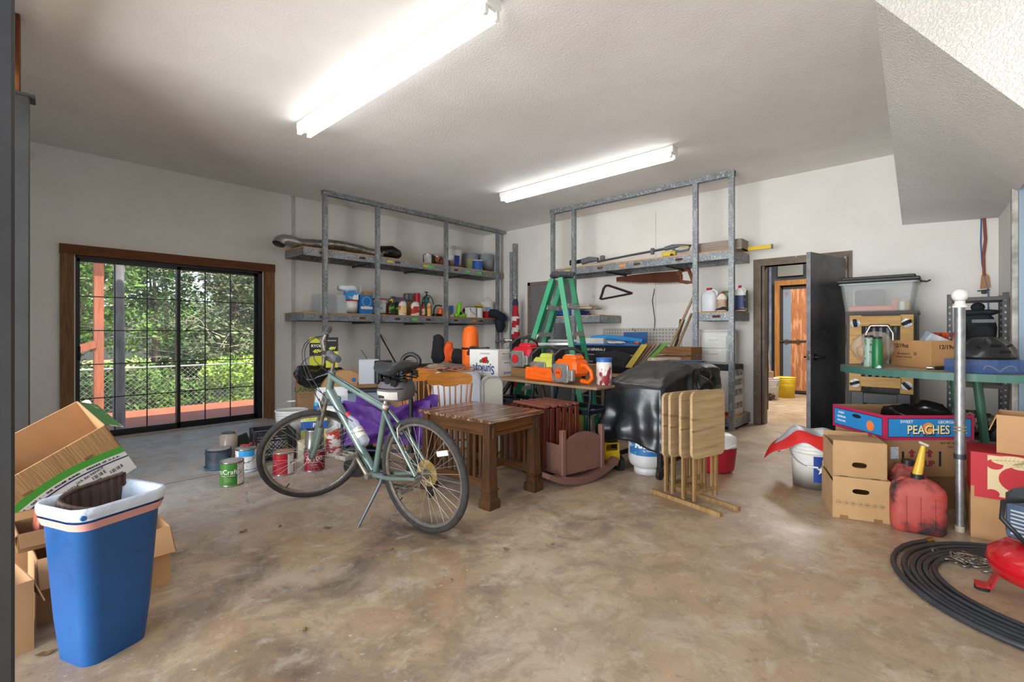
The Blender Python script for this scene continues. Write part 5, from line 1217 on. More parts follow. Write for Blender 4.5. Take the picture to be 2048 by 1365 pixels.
for i in range(6): M().cbox((.205, -.175 + i * .07, .235), (.022, .045, .47), b=.003).build('slat', rw, t)
for i in range(6): M().cbox((-.205, -.175 + i * .07, .235), (.022, .045, .47), b=.003).build('slat', rw, t)
for i in range(5): M().cbox((-.16 + i * .08, -.185, .235), (.055, .02, .47), b=.003).build('slat', rw, t)
M().box(-.19, .19, -.17, .17, .0, .02).build('bottom', rw, t)
# ================================================================ covered grill
gx, gy = -1.93, 4.20
cov = mat('black_vinyl_cover', '17181a', .30, col2='222427', nscale=3, spec=.6, bump=.25, bscale=9)
t = thing('covered_grill', 'gas grill under a draped shiny black vinyl cover', 'grill', (gx, gy, 0), radians(-4))
def grillpt(u, v):
    a = 2 * pi * u; c, s = cos(a), sin(a)
    hx, hy = .29, .60
    k = 1 / max(abs(c) / hx, abs(s) / hy) ; k2 = 1 / sqrt((c / hx) ** 2 + (s / hy) ** 2); r = (k * .72 + k2 * .28)
    bx, by = c * r, s * r
    # top height field along y
    top = .915 + .012 * math.exp(-((by - .1) / .3) ** 2) - .115 * max(0, min(1, (-.02 - by) / .52)) - .03 * max(0, (by - .35) / .25) 
    front = max(0, -s); side = max(0, c)
    hem = .265 + .36 * max(0, side) ** 1.2 * (0.35 + .65 * max(0, min(1, (by + .55) / .5))) - .02 * front + .035 * sin(3 * a + .5) + .22 * max(0, s) + .04 * sin(7 * a)
    top += .012 * noise.noise(Vector((c * 3, s * 3, 0)))
    if v < .35:
        q = v / .35; f = q ** .8; yy = by * f; top = .915 + .012 * math.exp(-((yy - .1) / .3) ** 2) - .115 * max(0, min(1, (-.02 - yy) / .52)) - .03 * max(0, (yy - .35) / .25) + .012 * f * noise.noise(Vector((c * 3, s * 3, 0))); z = top + .02 * (1 - f) - .035 * max(0, q - .75) / .25
        n_ = noise.noise(Vector((bx * f * 5, by * f * 5, 3))) * .014 - .012 * abs(noise.noise(Vector((bx * f * 11, by * f * 8, 9))))
        return (bx * f, by * f, z + n_)
    q = (v - .35) / .65; z = (top - .035) * (1 - q) + hem * q
    fold = .028 * q ** .8 * (sin(11 * a + 1.5 * noise.noise(Vector((c * 2, s * 2, q * 2)))) + .7 * sin(19 * a + 2)) + .05 * q * noise.noise(Vector((c * 2.2, s * 2.2, q * 3.5)))
    fl = 1 + .12 * q * (front * .8 + .4) + fold / r
    # pinch on the front end
    pin = .05 * math.exp(-(((a - 4.55) / .18) ** 2)) * math.exp(-((q - .5) / .22) ** 2)
    return (bx * fl, by * fl + pin, z)
o = M().grid(grillpt, 168, 44).build('cover', cov, t)
sd_ = o.modifiers.new('t', 'SOLIDIFY'); sd_.thickness = .003
o = M().tube([(-1.84, 4.20, .935), (-1.78, 4.40, .937), (-1.74, 4.62, .930)], [.010, .013, .008], 8).build('blue_tool', bluem); tag(o, 'slim blue handled tool lying on top of the black grill cover', 'tool')
o = M().cbox((0, 0, 0), (.30, .12, .035), b=.006).crumple(.006, 9).build('plaster_offcut', mat('pale_offcut', 'b9a995', .8, col2='9c8c78', nscale=9)); o.location = (-2.05, 4.42, .945); o.rotation_euler = (0, 0, YAW + .2); tag(o, 'pale flat offcut lying on the far side of the grill cover', 'offcut')
fr2 = M()
for x in (-.22, .22):
    for y in (-.50, .50): M().cbox((x, y, .42), (.035, .035, .66)).build('leg', blackm, t)
for x in (-.22, .22): M().box(x - .015, x + .015, -.5, .5, .11, .14).build('rail', blackm, t)
for y in (.5,): M().box(-.22, .22, y - .015, y + .015, .11, .14).build('rail', blackm, t)
for x in (-.22, .22):
    for y in (-.5, .5): M().cyl((x - .014, y, .045), (x + .014, y, .045), .045, n=16).cbox((x, y, .085), (.05, .05, .03), b=.006).build('caster', blackm, t)
gas = mat('tank_white', 'd6d7d6', .4, col2='c6c6c4', nscale=8, col3='8b8a86', n3=14, lo3=.68, hi3=.75)
q = atz(1272, 955, 0)
t = thing('propane_tank', 'white propane tank with a blue printed band under the covered grill', 'tank', (-1.93, 3.82, 0), facing(q))
M().lathe([(0, .055), (.10, .05), (.14, .075), (.155, .12), (.155, .30), (.14, .345), (.09, .38), (0, .39)], 28).build('body', gas, t)
M().lathe([(.10, .0), (.108, .0), (.108, .07), (.10, .06)], 24).build('foot_ring', gas, t)
M().lathe([(.1558, .17), (.1558, .295)], 28, 3.6, 5.9).build('printed_band', mat('blue_flame_print', '2c6fa8', .4, col2='cfe0ea', nscale=5, stretch=(1, 1, 2.5), lo=.52, hi=.6), t)
text('Rhino', .085, inkwhite, t, (0, 0, .262), -.05, bend=.1566, bold=.004, shear=.2)
text('by Ferrellgas', .022, inkwhite, t, (0, 0, .215), .15, bend=.1566)
M().lathe([(.095, .37), (.10, .37), (.10, .46), (.095, .46)], 20, .3, 5.9).build('collar', gas, t)
# toy truck and cooler
yt = mat('toy_yellow_metal', 'd9b31f', .4, .2, col2='c29c18', nscale=8); q = atz(1205, 938, 0)
t = thing('toy_dump_truck', 'yellow metal toy dump truck between the cradle and the propane tank', 'toy', (q.x - .02, q.y + .04, 0), radians(-28))
cab = M(); cab.cbox((.06, 0, .13), (.22, .15, .07), b=.01)
cab.build('chassis', yt, t); 
c2 = M().cbox((.09, 0, .245), (.13, .14, .012), b=.004)
for x in (.03, .15):
    for y in (-.065, .065): c2.bar((x, y, .165), (x, y, .24), .012, .012)
c2.box(.02, .16, -.07, .07, .16, .185); c2.build('cab', yt, t)
M().cbox((-.10, 0, .20), (.22, .18, .02), Matrix.Rotation(.15, 4, 'Y'), b=.004).cbox((-.10, -.085, .235), (.22, .012, .07), b=.003).cbox((-.10, .085, .235), (.22, .012, .07), b=.003).build('tipper', yt, t)
for x in (-.12, .12):
    for y in (-.09, .09):
        W_h = M().cyl((x, y - .022, .062), (x, y + .022, .062), .062, n=18)
        for k in range(14): W_h.cbox((x + .061 * cos(k * 2 * pi / 14), y, .062 + .061 * sin(k * 2 * pi / 14)), (.012, .046, .012), Matrix.Rotation(-k * 2 * pi / 14, 4, 'Y'))
        wq = W_h.build('wheel', rubber, t); M().cyl((x, y - .026, .062), (x, y + .026, .062), .026, n=14).build('hubcap', yt, wq)
q = atz(1425, 955, 0)
t = thing('cooler', 'red and white picnic cooler behind the folded tray tables', 'cooler', (q.x - .06, q.y + .20, 0), radians(30))
M().lathe([(0, 0), (.13, 0), (.15, .03), (.17, .22)], 24, sx=1.1, sy=.8).build('body', mat('cooler_red', 'a3202e', .4), t); M().lathe([(.172, .22), (.165, .30), (.12, .33), (0, .335)], 24, sx=1.1, sy=.8).build('lid', whitem, t)
M().tube([(-.15, -.1, .25), (-.08, -.14, .23), (.08, -.14, .23), (.15, -.1, .25)], .012, 8).build('handle', whitem, t)
# ================================================================ folded tray tables on their stand
tr_w = wood('worn_tray_wood', 'a88c64', 'bca27a', 3.0, 0, .55, '7d6548', .56, .72); tr_f = wood('tray_frame_wood', '9f7f52', '80623e', 4, 2, .5)
hc = Vector((cos(radians(75)), sin(radians(75)), 0)); sc_ = Vector((-.966, .259, 0)); c0 = Vector((-1.289, 3.366, 0))
def tray_outline(w, h, n=8):
    pts = []
    for (cx_, cy_, a0) in ((w / 2 - .045, h / 2 - .045, 0), (-w / 2 + .045, h / 2 - .045, pi / 2), (-w / 2 + .045, -h / 2 + .045, pi), (w / 2 - .045, -h / 2 + .045, 3 * pi / 2)):
        for k in range(n + 1):
            a = a0 + pi / 2 * k / n; pts.append((cx_ + .045 * cos(a), cy_ + .045 * sin(a)))
    out = []
    for x, y in pts:
        s = 1 - .05 * (1 - min(1, (abs(x) / (w / 2 - .045)))) if abs(y) > h / 2 - .05 else 1
        out.append((x * (1 - .03 * cos(y / h * 2 * pi * 1.0) * (abs(x) > w / 2 - .05)), y * s))
    return out
st = thing('tray_table_stand', 'light wooden stand holding folded tray tables beside the grill', 'stand', c0 + sc_ * .075, radians(75))
M().box(-.02, .02, -.11, .17, .60, .63).build('carrying_bar', tr_f, st)
M().cbox((0, 0, .68), (.14, .028, .10), b=.012).build('carrying_grip', tr_f, st)
for x in (-.10, .10):
    M().box(x - .016, x + .016, -.30, .28, 0, .028).build('floor_bar', tr_f, st)
for x in (-.085, .085): M().cbox((x, .0, .315), (.026, .022, .57)).build('upright', tr_f, st)
M().box(-.085, .085, -.011, .011, .14, .175).build('crossbar', tr_f, st); M().box(-.085, .085, -.011, .011, .36, .39).build('crossbar', tr_f, st)
labs = ['folded tray table with a stained top, the nearest on the stand', 'folded tray table second on the stand behind the stained one', 'folded tray table third on the stand', 'folded tray table farthest back on the stand']
for i in range(4):
    off = (-.055, .035, .125, .185)[i]
    p = c0 + sc_ * off; t = thing('tray_table', labs[i], 'tray table', (p.x, p.y, 0), radians(75), 'folded wooden tray tables')
    zc = .575 - .012 * i; a = M().at(tr(0, .0, zc) @ rx(pi / 2) @ rz(pi / 2 * 0)); a.prism([(x * 1, y * 1) for x, y in tray_outline(.35, .46)], -.010, .010); fixn(a.build('tray_top', tr_w, t))
    for x in (-.12, .12): M().cbox((x, .020, .36 if i < 99 else 0), (.022, .016, .62)).build('leg', tr_f, t)
    for x in (-.09, .09): M().cbox((x, .030 if i else .032, .33), (.020, .012, .56)).build('leg', tr_f, t)
    M().box(-.12, .12, .014, .028, .09, .115).build('leg_rung', tr_f, t)
# ================================================================ green stepladder
lg_ = mat('green_fibreglass', '1f9465', .45, col2='18835a', nscale=5, col3='d9ddd2', n3=26, lo3=.70, hi3=.73); lal = mat('ladder_step_metal', 'a9aaa8', .45, .6)
zt = 1.86; dt = 5.35; tc = atd(1125, 560, dt)
TL, TR_ = atd(1106, 560, 5.30), atd(1121, 556, 5.22); BL_, BR_ = atd(1128, 556, 5.62), atd(1142, 554, 5.50)
FL = atz(1008, 878, 0); FR = atz(1176, 893, 0); BL = atz(1036, 868, 0); BR = atz(1199, 866, 0)
lo_ = Vector((tc.x, tc.y, 0)); t = thing('stepladder', 'green fibreglass stepladder spattered with paint, open in front of the grey door', 'ladder', lo_)
for nm, a, b in (('rail', TL, FL), ('rail', TR_, FR), ('rail', BL_, BL), ('rail', BR_, BR)):
    dirw = (FL - BL).normalized() if a in (TL, BL_) else (FR - BR).normalized()
    q = M(); q.bar(a - lo_, b - lo_, .088 if a in (TL, BL_) else .065, .055, up=dirw.cross((a - b).normalized())); rl = q.build('rail', lg_, t)
    M().cbox(b - lo_ + Vector((0, 0, .02)), (.07, .07, .04), b=.008).build('foot', blackm, rl)
M().tube([ (TL - lo_) + Vector((0, 0, .0)), (BR_ - lo_)], .001, 4).build('hinge_pin', steel_d, t)
cp = M().cbox((TL + TR_ + BL_ + BR_) / 4 - lo_ + Vector((0, 0, .035)), (.27, .22, .06), Matrix.Rotation(YAW, 4, 'Z'), b=.02); cp.build('top_cap', mat('spattered_cap', '3c3f40', .7, col2='9c9c98', nscale=40, lo=.6, hi=.64), t)
for A1_, A2_, B1_, B2_ in ((TL, FL, BL_, BL), (TR_, FR, BR_, BR)):
    for f in (.20, .37, .54, .71, .88):
        p, q = A1_.lerp(A2_, f - .03), B1_.lerp(B2_, f - .03); q.z = p.z; M().bar(p - lo_, q - lo_, .075, .048).build('step', mat('ladder_step', 'c2c2bf', .5, .2, col2='9c9c9a', nscale=14), t)
for (A1_, A2_, B1_, B2_) in ((TL, FL, TR_, FR), (BL_, BL, BR_, BR)):
    p, q = A1_.lerp(A2_, .40), B1_.lerp(B2_, .40); M().bar(p - lo_, q - lo_, .012, .028).build('spreader', lal, t)
p = TL.lerp(FL, .83) - lo_; dr_ = (TL - FL).normalized(); tocam = (CAMP - (p + lo_)); tocam.z = 0; tocam.normalize()
M().bar(p - dr_ * .09 + tocam * .040, p + dr_ * .09 + tocam * .040, .045, .002, up=tocam).build('warning_label', yellowm, t)
p = TL.lerp(FL, .36) - lo_; M().bar(p - dr_ * .07 + tocam * .040, p + dr_ * .05 + tocam * .040, .045, .002, up=tocam).build('instruction_label', mat('label_white_red', 'e4e0da', .6, col2='a33c3a', nscale=30, lo=.52, hi=.56), t)
# ================================================================ bench with chainsaws
bx0, bx1, by0, by1 = -3.95, -2.13, 3.42, 3.86
bt = wood('bench_wood', '9c7f5f', '7f6447', 3, 0, .7)
t = thing('work_bench', 'black tube framed bench with a thin worn wooden top', 'bench', (0, 0, 0))
btop = M(); btop.cbox(((bx0 + bx1) / 2, (by0 + by1) / 2, .7385), (bx1 - bx0, by1 - by0, .023), b=.004); t.location = ((bx0 + bx1) / 2, (by0 + by1) / 2, 0); t.rotation_euler = (0, 0, radians(-3.5))
bl = (bx1 - bx0) / 2; bw = (by1 - by0) / 2
M().cbox((0, 0, .7385), (2 * bl, 2 * bw, .023), b=.004).build('bench_top', bt, t)
tb = mat('black_tube', '1c222a', .35, .3)
for x in (-bl + .4, .12, bl - .12):
    for y in (-bw + .05, bw - .05): M().tube([(x + .02, y, .727), (x + .02, y, .64), (x, y, .56), (x, y, 0)], .016, 8).build('leg', tb, t)
for y in (-bw + .05, bw - .05): M().box(-bl + .4, bl - .1, y - .018, y + .018, .50, .54).build('frame_rail', tb, t)
for x in (-bl + .4, bl - .12): M().box(x - .018, x + .018, -bw + .05, bw - .05, .505, .535).build('frame_rail', tb, t)
BZ_ = .7501
def bp(u, v=None, y=3.6): q = atY(u, 660, y); return Vector((q.x, y, BZ_))
# fruit box, upside-down print
t = carton('white fruit carton with an upside down red fruit print on the bench end', (-3.655, 3.66, BZ_), .45, .26, .27, mat('white_fruit_card', 'dbd9d6', .7, col2='cccac6', nscale=3), radians(-2), name='fruit_carton', cat='carton')
text('Sunkist', .125, mat('deep_blue_ink', '243a78', .6), t, (.0, -.131, .068), (pi / 2, pi, 0), sx=.95, bold=.002)
text('GRAPEFRUIT', .022, greym, t, (.02, -.131, .235), (pi / 2, pi, 0), sx=1.3)
for (x, z, r, m) in ((.03, .165, .035, redm), (-.005, .16, .03, redm), (.065, .15, .022, greenm), (-.045, .15, .02, greenm), (.05, .185, .018, greenm), (.11, .12, .012, mat('olive_ink', '6e6a2c', .6)), (-.11, .12, .012, mat('olive_ink', ''))):
    M().at(tr(x, -.1306, z) @ rx(pi / 2)).prism([(r * cos(a * .55) * (1 + .12 * sin(3 * a)), r * sin(a * .55)) for a in range(12)], 0, .0004).build('fruit_print', m, t)
text('Sunkist', .05, inkblue, t, (.2256, .02, .03), (pi / 2, pi, pi / 2)); text('PRODUCT OF USA', .016, inkblack, t, (.2256, 0, .235), (pi / 2, pi, pi / 2)); text('40 LBS NET', .018, inkblack, t, (.2256, 0, .14), (pi / 2, pi, pi / 2))
for i in range(3): text('----------------', .03, inkblack, t, (.2256, 0, .205 - .016 * i), (pi / 2, pi, pi / 2))
def chainsaw(label, loc, rot, body, starter, scab=None, cloth=None):
    t = thing('chainsaw', label, 'chainsaw', loc, rot)
    M().cbox((.0, 0, .13), (.25, .16, .13), b=.025).cbox((.02, .0, .205), (.16, .12, .05), b=.02).build('engine_cover', body, t)
    s = M().cbox((-.03, -.09, .085), (.19, .03, .15), b=.012)
    for i in range(9): s.box(-.115 + i * .021, -.108 + i * .021, -.111, -.105, .02, .15)
    st_ = s.build('starter_cover', mat('cast_grey', '9a9894', .45, .4, col2='85837f', nscale=9), t)
    M().cyl((-.035, -.106, .085), (-.035, -.113, .085), .043, n=24).build('starter_disc', starter, st_)
    M().cbox((.10, -.09, .075), (.06, .04, .09), b=.008).cyl((.10, -.11, .08), (.10, -.116, .08), .022).build('muffler', mat('cast_grey', ''), t)
    M().tube([(-.06, -.085, .0 + .03), (-.11, -.10, .10), (-.115, -.09, .22), (-.07, -.05, .275), (.0, .02, .28), (.04, .09, .24), (.03, .11, .12)], .0135, 10).build('front_handle', blackm, t)
    M().bar((-.14, .0, .17), (-.15, .0, .27), .10, .012, up=(1, 0, 0)).build('hand_guard', blackm, t)
    M().tube([(.11, 0, .15), (.17, 0, .15), (.225, 0, .11), (.24, 0, .06), (.20, 0, .025), (.12, 0, .03)], [.020, .015, .014, .016, .014, .018], 10).build('rear_handle', body, t)
    if scab: M().cbox((-.36, .02, .085), (.46, .03, .115), b=.013).cbox((-.36, .0, .085), (.38, .012, .05), b=.005).build('bar_cover', scab, t)
    t.scale = (1.12,) * 3
    return t
q = bp(1156, y=3.60)
cs = chainsaw('orange and grey chainsaw with a round orange starter disc on the bench edge', (q.x + .0, 3.50, BZ_), radians(-14), orangem, mat('burnt_orange', 'd0561c', .5))
text('STIHL', .022, inkblack, cs, (-.035, -.1136, .088), (pi / 2, 0, 0))
M().cbox((.02, -.03, .2315), (.06, .04, .003)).build('sticker', white_p, cs)
q = bp(1075, y=3.5)
c2_ = chainsaw('chainsaw lying behind its long orange bar cover on the bench', (q.x + .05, 3.60, BZ_), radians(-10), mat('yellow_green_case', 'c9cd57', .7, col2='b5b84a', nscale=12, bump=.5, bscale=30), orangem)
q0, q1 = atY(1049, 745, 3.46), atY(1119, 752, 3.42)
t = thing('chainsaw_bar_cover', 'long orange chainsaw bar cover along the front of the bench', 'bar cover', ((q0.x + q1.x) / 2, 3.455, BZ_), radians(-5))
Lb = (q1.x - q0.x); M().cbox((0, 0, .0665), (Lb, .035, .125), b=.016).build('sleeve', orangem, t)
M().tube([(-Lb * .32, -.019, .10), (-Lb * .40, -.019, .08), (-Lb * .32, -.019, .055), (0, -.019, .045), (Lb * .42, -.019, .03)], .006, 6).tube([(-Lb * .2, -.019, .10), (Lb * .1, -.019, .095), (Lb * .44, -.019, .09)], .004, 6).build('raised_ridge', orangem, t)
text('STIHL', .032, mat('dark_orange', 'c4500c', .5), t, (.03, -.0185, .075), (pi / 2, 0, 0))
q = bp(1063, y=3.85); 
chainsaw('red and black chainsaw standing behind the long orange bar cover', (q.x, 3.77, BZ_ + .09), radians(-8), mat('bright_red', 'c51f2e', .4), redm)
carton('low brown carton under the red chainsaw', (q.x, 3.77, BZ_), .42, .16, .085, card2, radians(-8))
q = bp(1118, y=3.95); carton('open brown carton with raised flap behind the bar cover', (q.x, 3.88 + .02, BZ_), .30, .2, .15, cardm, radians(-3), open_=True, fl=.1)
q = bp(1170, y=3.80); bxx = carton('small tan carton with black marks behind the orange chainsaw', (q.x, 3.78, BZ_), .26, .15, .155, cardm, radians(5)); M().box(.02, .06, -.0765, -.0755, .03, .13).build('black_mark', inkblack, bxx)
q = bp(1208, y=3.62)
t = thing('plastic_jar', 'tall clear jar of red ties with a blue lid at the bench end', 'jar', (q.x, 3.62, BZ_), 0)
M().lathe([(0, 0), (.065, 0), (.068, .01), (.068, .19), (.060, .205)], 20).build('body', mat('jar_contents', 'd9d3cf', .4, col2='8c2c33', nscale=14, stretch=(1, 1, .6), lo=.5, hi=.54), t); M().lathe([(.069, .20), (.071, .232), (.066, .236), (0, .236)], 20).build('lid', bluem, t)
# ================================================================ spindle-back chairs behind the table
hon = wood('honey_oak', 'b06f24', '9a5c1b', 3, 0, .22); hon2 = wood('honey_oak_spindle', 'a8662a', '8a501d', 3, 2, .25)
def spindle_chair(label, loc, rot):
    t = thing('spindle_chair', label, 'chair', loc, rot, 'honey oak spindle back chairs')
    n = 14; H = .80
    cr = M(); prof = []
    for i in range(n + 1):
        f = i / n; x = -.21 + .42 * f; y = .03 * (1 - (2 * f - 1) ** 2); zt = H + .035 * sin(pi * f) ** .5 if 0 < f < 1 else H; zb = H - .085 - (.015 if .3 < f < .7 else 0) + (.03 if f in (0, 1) else 0)
        prof.append((x, y, zt, zb))
    vs = []
    for x, y, a, b in prof: vs += [(x, y - .011, a), (x, y + .011, a), (x, y + .011, b), (x, y - .011, b)]
    cr.add(vs, [(i * 4 + k, i * 4 + (k + 1) % 4, (i + 1) * 4 + (k + 1) % 4, (i + 1) * 4 + k) for i in range(n) for k in range(4)] + [(0, 1, 2, 3), (4 * n, 4 * n + 3, 4 * n + 2, 4 * n + 1)], False)
    fixn(cr.build('crest_rail', hon, t))
    for i in range(7):
        x = -.165 + .055 * i; M().tube([(x * .85, -.03, .44), (x, .03 * (1 - (x / .21) ** 2), H - .09)], [.008, .007], 8).build('spindle', hon2, t)
    for s in (-1, 1): M().tube([(s * .17, -.03, .44), (s * .205, .0, H - .07)], [.013, .011], 8).build('back_post', hon2, t)
    M().lathe([(0, .41), (.19, .41), (.21, .425), (.21, .435), (.19, .445), (0, .44)], 24, c=(0, -.19, 0)).build('seat', hon, t)
    for sx in (-1, 1):
        for sy in (-.05, -.34): M().tube([(sx * .14, sy - .02, .415), (sx * .19, sy + (.06 if sy > -.2 else -.05), 0)], [.018, .013], 8).build('leg', hon2, t)
    M().tube([(-.165, -.36, .2), (.165, -.36, .2)], .009, 8).tube([(-.165, -.03, .2), (.165, -.03, .2)], .009, 8).build('stretcher', hon2, t)
    return t
q = atd(900, 751, 4.46); spindle_chair('honey oak spindle chair nearer the end table, its back to the white folding tables', (q.x, q.y, 0), facing(q) + .15)
q = atd(838, 745, 4.95); spindle_chair('honey oak spindle chair behind the purple wagon', (q.x, q.y, 0), facing(q) + .1)
# white folding tables on edge
def fold_table(label, c, w, h, rot, lean, m, th=.04):
    t = thing('folding_table', label, 'table', c, (lean, 0, rot), None); a = M().at(rx(pi / 2)); pts = []
    r = .07
    for (cx_, cy_, a0) in ((w / 2 - r, h - r, 0), (-w / 2 + r, h - r, pi / 2), (-w / 2 + r, r, pi), (w / 2 - r, r, 3 * pi / 2)):
        for k in range(7): an = a0 + pi / 2 * k / 6; pts.append((cx_ + r * cos(an), cy_ + r * sin(an)))
    a.prism(pts, -th / 2, th / 2); fixn(a.build('tabletop', m, t))
    b = M().at(rx(pi / 2)); inn = [(x * .95, (y - h / 2) * .95 + h / 2) for x, y in pts]; b.ring(pts, inn, th / 2, th / 2 + .008); fixn(b.build('rim', alum, t))
    return t
q = atd(912, 760, 4.85); fold_table('white folding table standing on edge behind the spindle chairs', (q.x, q.y, 0), .50, .80, facing(q) - .12, -.05, mat('pale_table_face', 'd3d6de', .35, col2='c6c9d2', nscale=3))
q = atd(982, 760, 4.75); fold_table('cream suitcase style folding table beside the paler one', (q.x + .0, q.y + .02, 0), .20, .77, facing(q) + .25, -.04, mat('cream_table_face', 'c5c3b4', .45), .10)
q = atd(945, 760, 5.05); fold_table('grey edged folding table sandwiched between the other two', (q.x, q.y, 0), .50, .79, facing(q) + .1, -.04, mat('grey_table_edge', 'b9b8ae', .45), .05)
c = M(); rr = random.Random(5)
for k in range(5):
    q0 = atd(868 + 14 * k, 742, 4.95); pts = [q0 + Vector((.16 * cos(a * .7 + k), .06 * sin(a * .7), .0 + .04 * abs(sin(a * .5 + k)))) for a in range(12)]
    c.tube(pts, .006, 6)
o = c.build('extension_cord', mat('reddish_cord', '9c6656', .6)); tag(o, 'loosely coiled reddish cord heaped on top of the folding tables', 'cord')
q = atd(893, 742, 5.1); o = M().soft((0, 0, .05), (.40, .2, .07)).crumple(.03, 6, 4).build('heap_of_rags', mat('brown_grey_cloth', '7d6d5e', .9, col2='5c5148', nscale=6)); o.location = (q.x, q.y, .80); o.rotation_euler = (0, 0, facing(q)); tag(o, 'brown grey heap of rags on top of the folding tables', 'rags')
# ================================================================ clutter between the bicycle and the glass-door wall
def fl(u, v): q = atz(u, v, 0); q.z = 0; return q
q = fl(464, 969); c1 = can('green labelled paint can nearest the camera on the floor', (q.x, q.y, 0), .083, .192, silver_can, mat('green_paint_label', '3f7a2a', .45, col2='346a22', nscale=5), mat('dusty_lid', 'a39c92', .5), rot=facing(q), sub=(mat('pale_label_side', 'd5d2ca', .6, col2='a9a59c', nscale=40, lo=.56, hi=.6), 5.15, 5.95))
text('raCraft', .052, inkwhite, c1, (0, 0, .115), -.42, bend=.0845); text('EXTERIOR PAINT', .014, inkcream, c1, (0, 0, .085), -.35, bend=.0845)
for i in range(3): text('-----------', .014, inkcream, c1, (0, 0, .07 - .012 * i), -.38, bend=.0845)
q = fl(492, 940); pl = thing('drip_tray', 'round pale blue drip lid on the floor under the blue labelled can', 'tray', (q.x + .0, q.y, 0)); M().lathe([(0, .004), (.115, .004), (.125, .022), (.13, .022), (.118, 0), (0, 0)], 28).build('dish', mat('pale_blue_lid', '7fa3c0', .5, col2='dfe6ea', nscale=6), pl)
c2 = can('white and blue labelled paint can standing on the pale blue lid', (q.x, q.y, .005), .083, .19, silver_can, mat('white_paint_label', 'dcdcd8', .5, col2='a7a7a3', nscale=40, lo=.58, hi=.62), mat('dusty_lid', ''), rot=facing(q)); M().lathe([(.0852, .125), (.0852, .178)], 20, 4.0, 5.6).build('blue_stripe', mat('sky_blue_ink', '2f94cf', .5), c2)
o = M().bar((-.05, -.02, .012), (.07, .03, .02), .035, .012).cyl((.06, .02, .03), (.10, .03, .035), .016).build('paint_brush', mat('brush_red_black', 'b3242c', .5, col2='2a2a2a', nscale=20, lo=.5, hi=.55)); o.location = (q.x, q.y, .20); tag(o, 'red handled brush lying on the blue labelled paint can', 'brush')
q = fl(437, 936); pl = thing('drip_tray', 'round dark blue drip lid under the dark paint pot', 'tray', (q.x, q.y, 0)); M().lathe([(0, .004), (.10, .004), (.108, .02), (.112, .02), (.102, 0), (0, 0)], 28).build('dish', mat('dark_blue_lid', '35607f', .5), pl)
can('dark stained paint pot with a bail on the dark blue lid', (q.x, q.y, .005), .10, .165, mat('dark_tin', '2d323a', .4, .4, col2='4a5560', nscale=8), mat('dark_tin_label', '2a2f37', .45, col2='51606b', nscale=6), mat('dusty_lid', ''), rot=facing(q))
q = fl(441, 922); bottle('round clear jar with a dark lid behind the dark paint pot', (q.x - .05, q.y + .08, 0), .16, .16, .25, mat('amber_clear_jar', 'b3a595', .2, alpha=.8), mat('dark_lid', '3a3a38', .4), round_=True, neck=.8, capr=.062, hb=.86, name='jar', cat='jar')
q = fl(470, 915); o = M().cbox((0, 0, .08), (.15, .05, .16), b=.006).build('dark_green_box', mat('dark_green_card', '27382c', .6, col2='b9bcae', nscale=4, lo=.66, hi=.7)); o.location = (q.x - .1, q.y + .12, .0); o.rotation_euler = (0, -.35, facing(q)); o.location.z = .03; tag(o, 'tilted dark green box behind the blue labelled can', 'box')
q = fl(567, 948); c3 = can('red and white labelled paint can inside the view of the front wheel', (q.x, q.y, 0), .083, .195, silver_can, mat('red_fade_label', 'a3101f', .45, col2='b8414c', nscale=2.2, lo=.5, hi=.8), mat('rusty_lid', 'a2795a', .6), rot=facing(q), sub=(mat('white_side_label', 'dedad2', .6, col2='6e655c', nscale=40, lo=.62, hi=.66), 5.1, 5.9)); text('O', .05, mat('pink_ink', 'd99aa0', .5), c3, (0, 0, .10), -.9, bend=.0845)
q = fl(629, 940); c4 = can('dark red paint can with large white lettering beside the front fork', (q.x, q.y, 0), .085, .19, silver_can, mat('dark_red_label', '8c1526', .4, col2='7a1222', nscale=5), silver_can, rot=facing(q)); text('A-100', .058, inkwhite, c4, (0, 0, .115), -.05, bend=.0862)
for i, s_ in enumerate(('EXTERIOR ACRYLIC', 'latex satin', '------------')): text(s_, .013, inkwhite, c4, (0, 0, .085 - .02 * i), -.05, bend=.0862)
can('plain silver tin with a black lid stacked on the dark red paint can', (q.x + .0, q.y, .193), .078, .165, mat('ribbed_tin', 'b8b6b0', .25, .9), None, blackm, bail=False, name='tin', cat='tin')
q2 = fl(606, 925); can('cream paint splashed tin behind the dark red can', (q2.x - .02, q2.y + .05, 0), .085, .19, mat('cream_splashed', 'cfc3a8', .5, col2='a8a296', nscale=7), None, mat('cream_lid', 'd3bf95', .5), bail=False)
q = fl(658, 912); can('red and white striped round tub behind the front fork', (q.x + .02, q.y + .05, 0), .085, .25, mat('tub_red_white', 'c23a35', .5, col2='e8e2dc', nscale=9, stretch=(1, 1, 2), lo=.48, hi=.52), None, mat('brown_lid', '8a5a40', .6), bail=False, name='tub', cat='tub')
q = fl(590, 922); bx = carton('yellow green bag box with blue lettering behind the wheel', (q.x - .15, q.y + .25, 0), .24, .14, .36, mat('yellow_green_bag', 'c3c55e', .5, col2='e5e4da', nscale=3, lo=.5, hi=.54), facing(q)); M().box(-.12, .12, -.0712, -.0702, .25, .33).build('blue_panel', mat('royal_blue_ink', '2358a8', .5), bx); text('Pro', .06, inkwhite, bx, (.03, -.0715, .29), bold=.001)
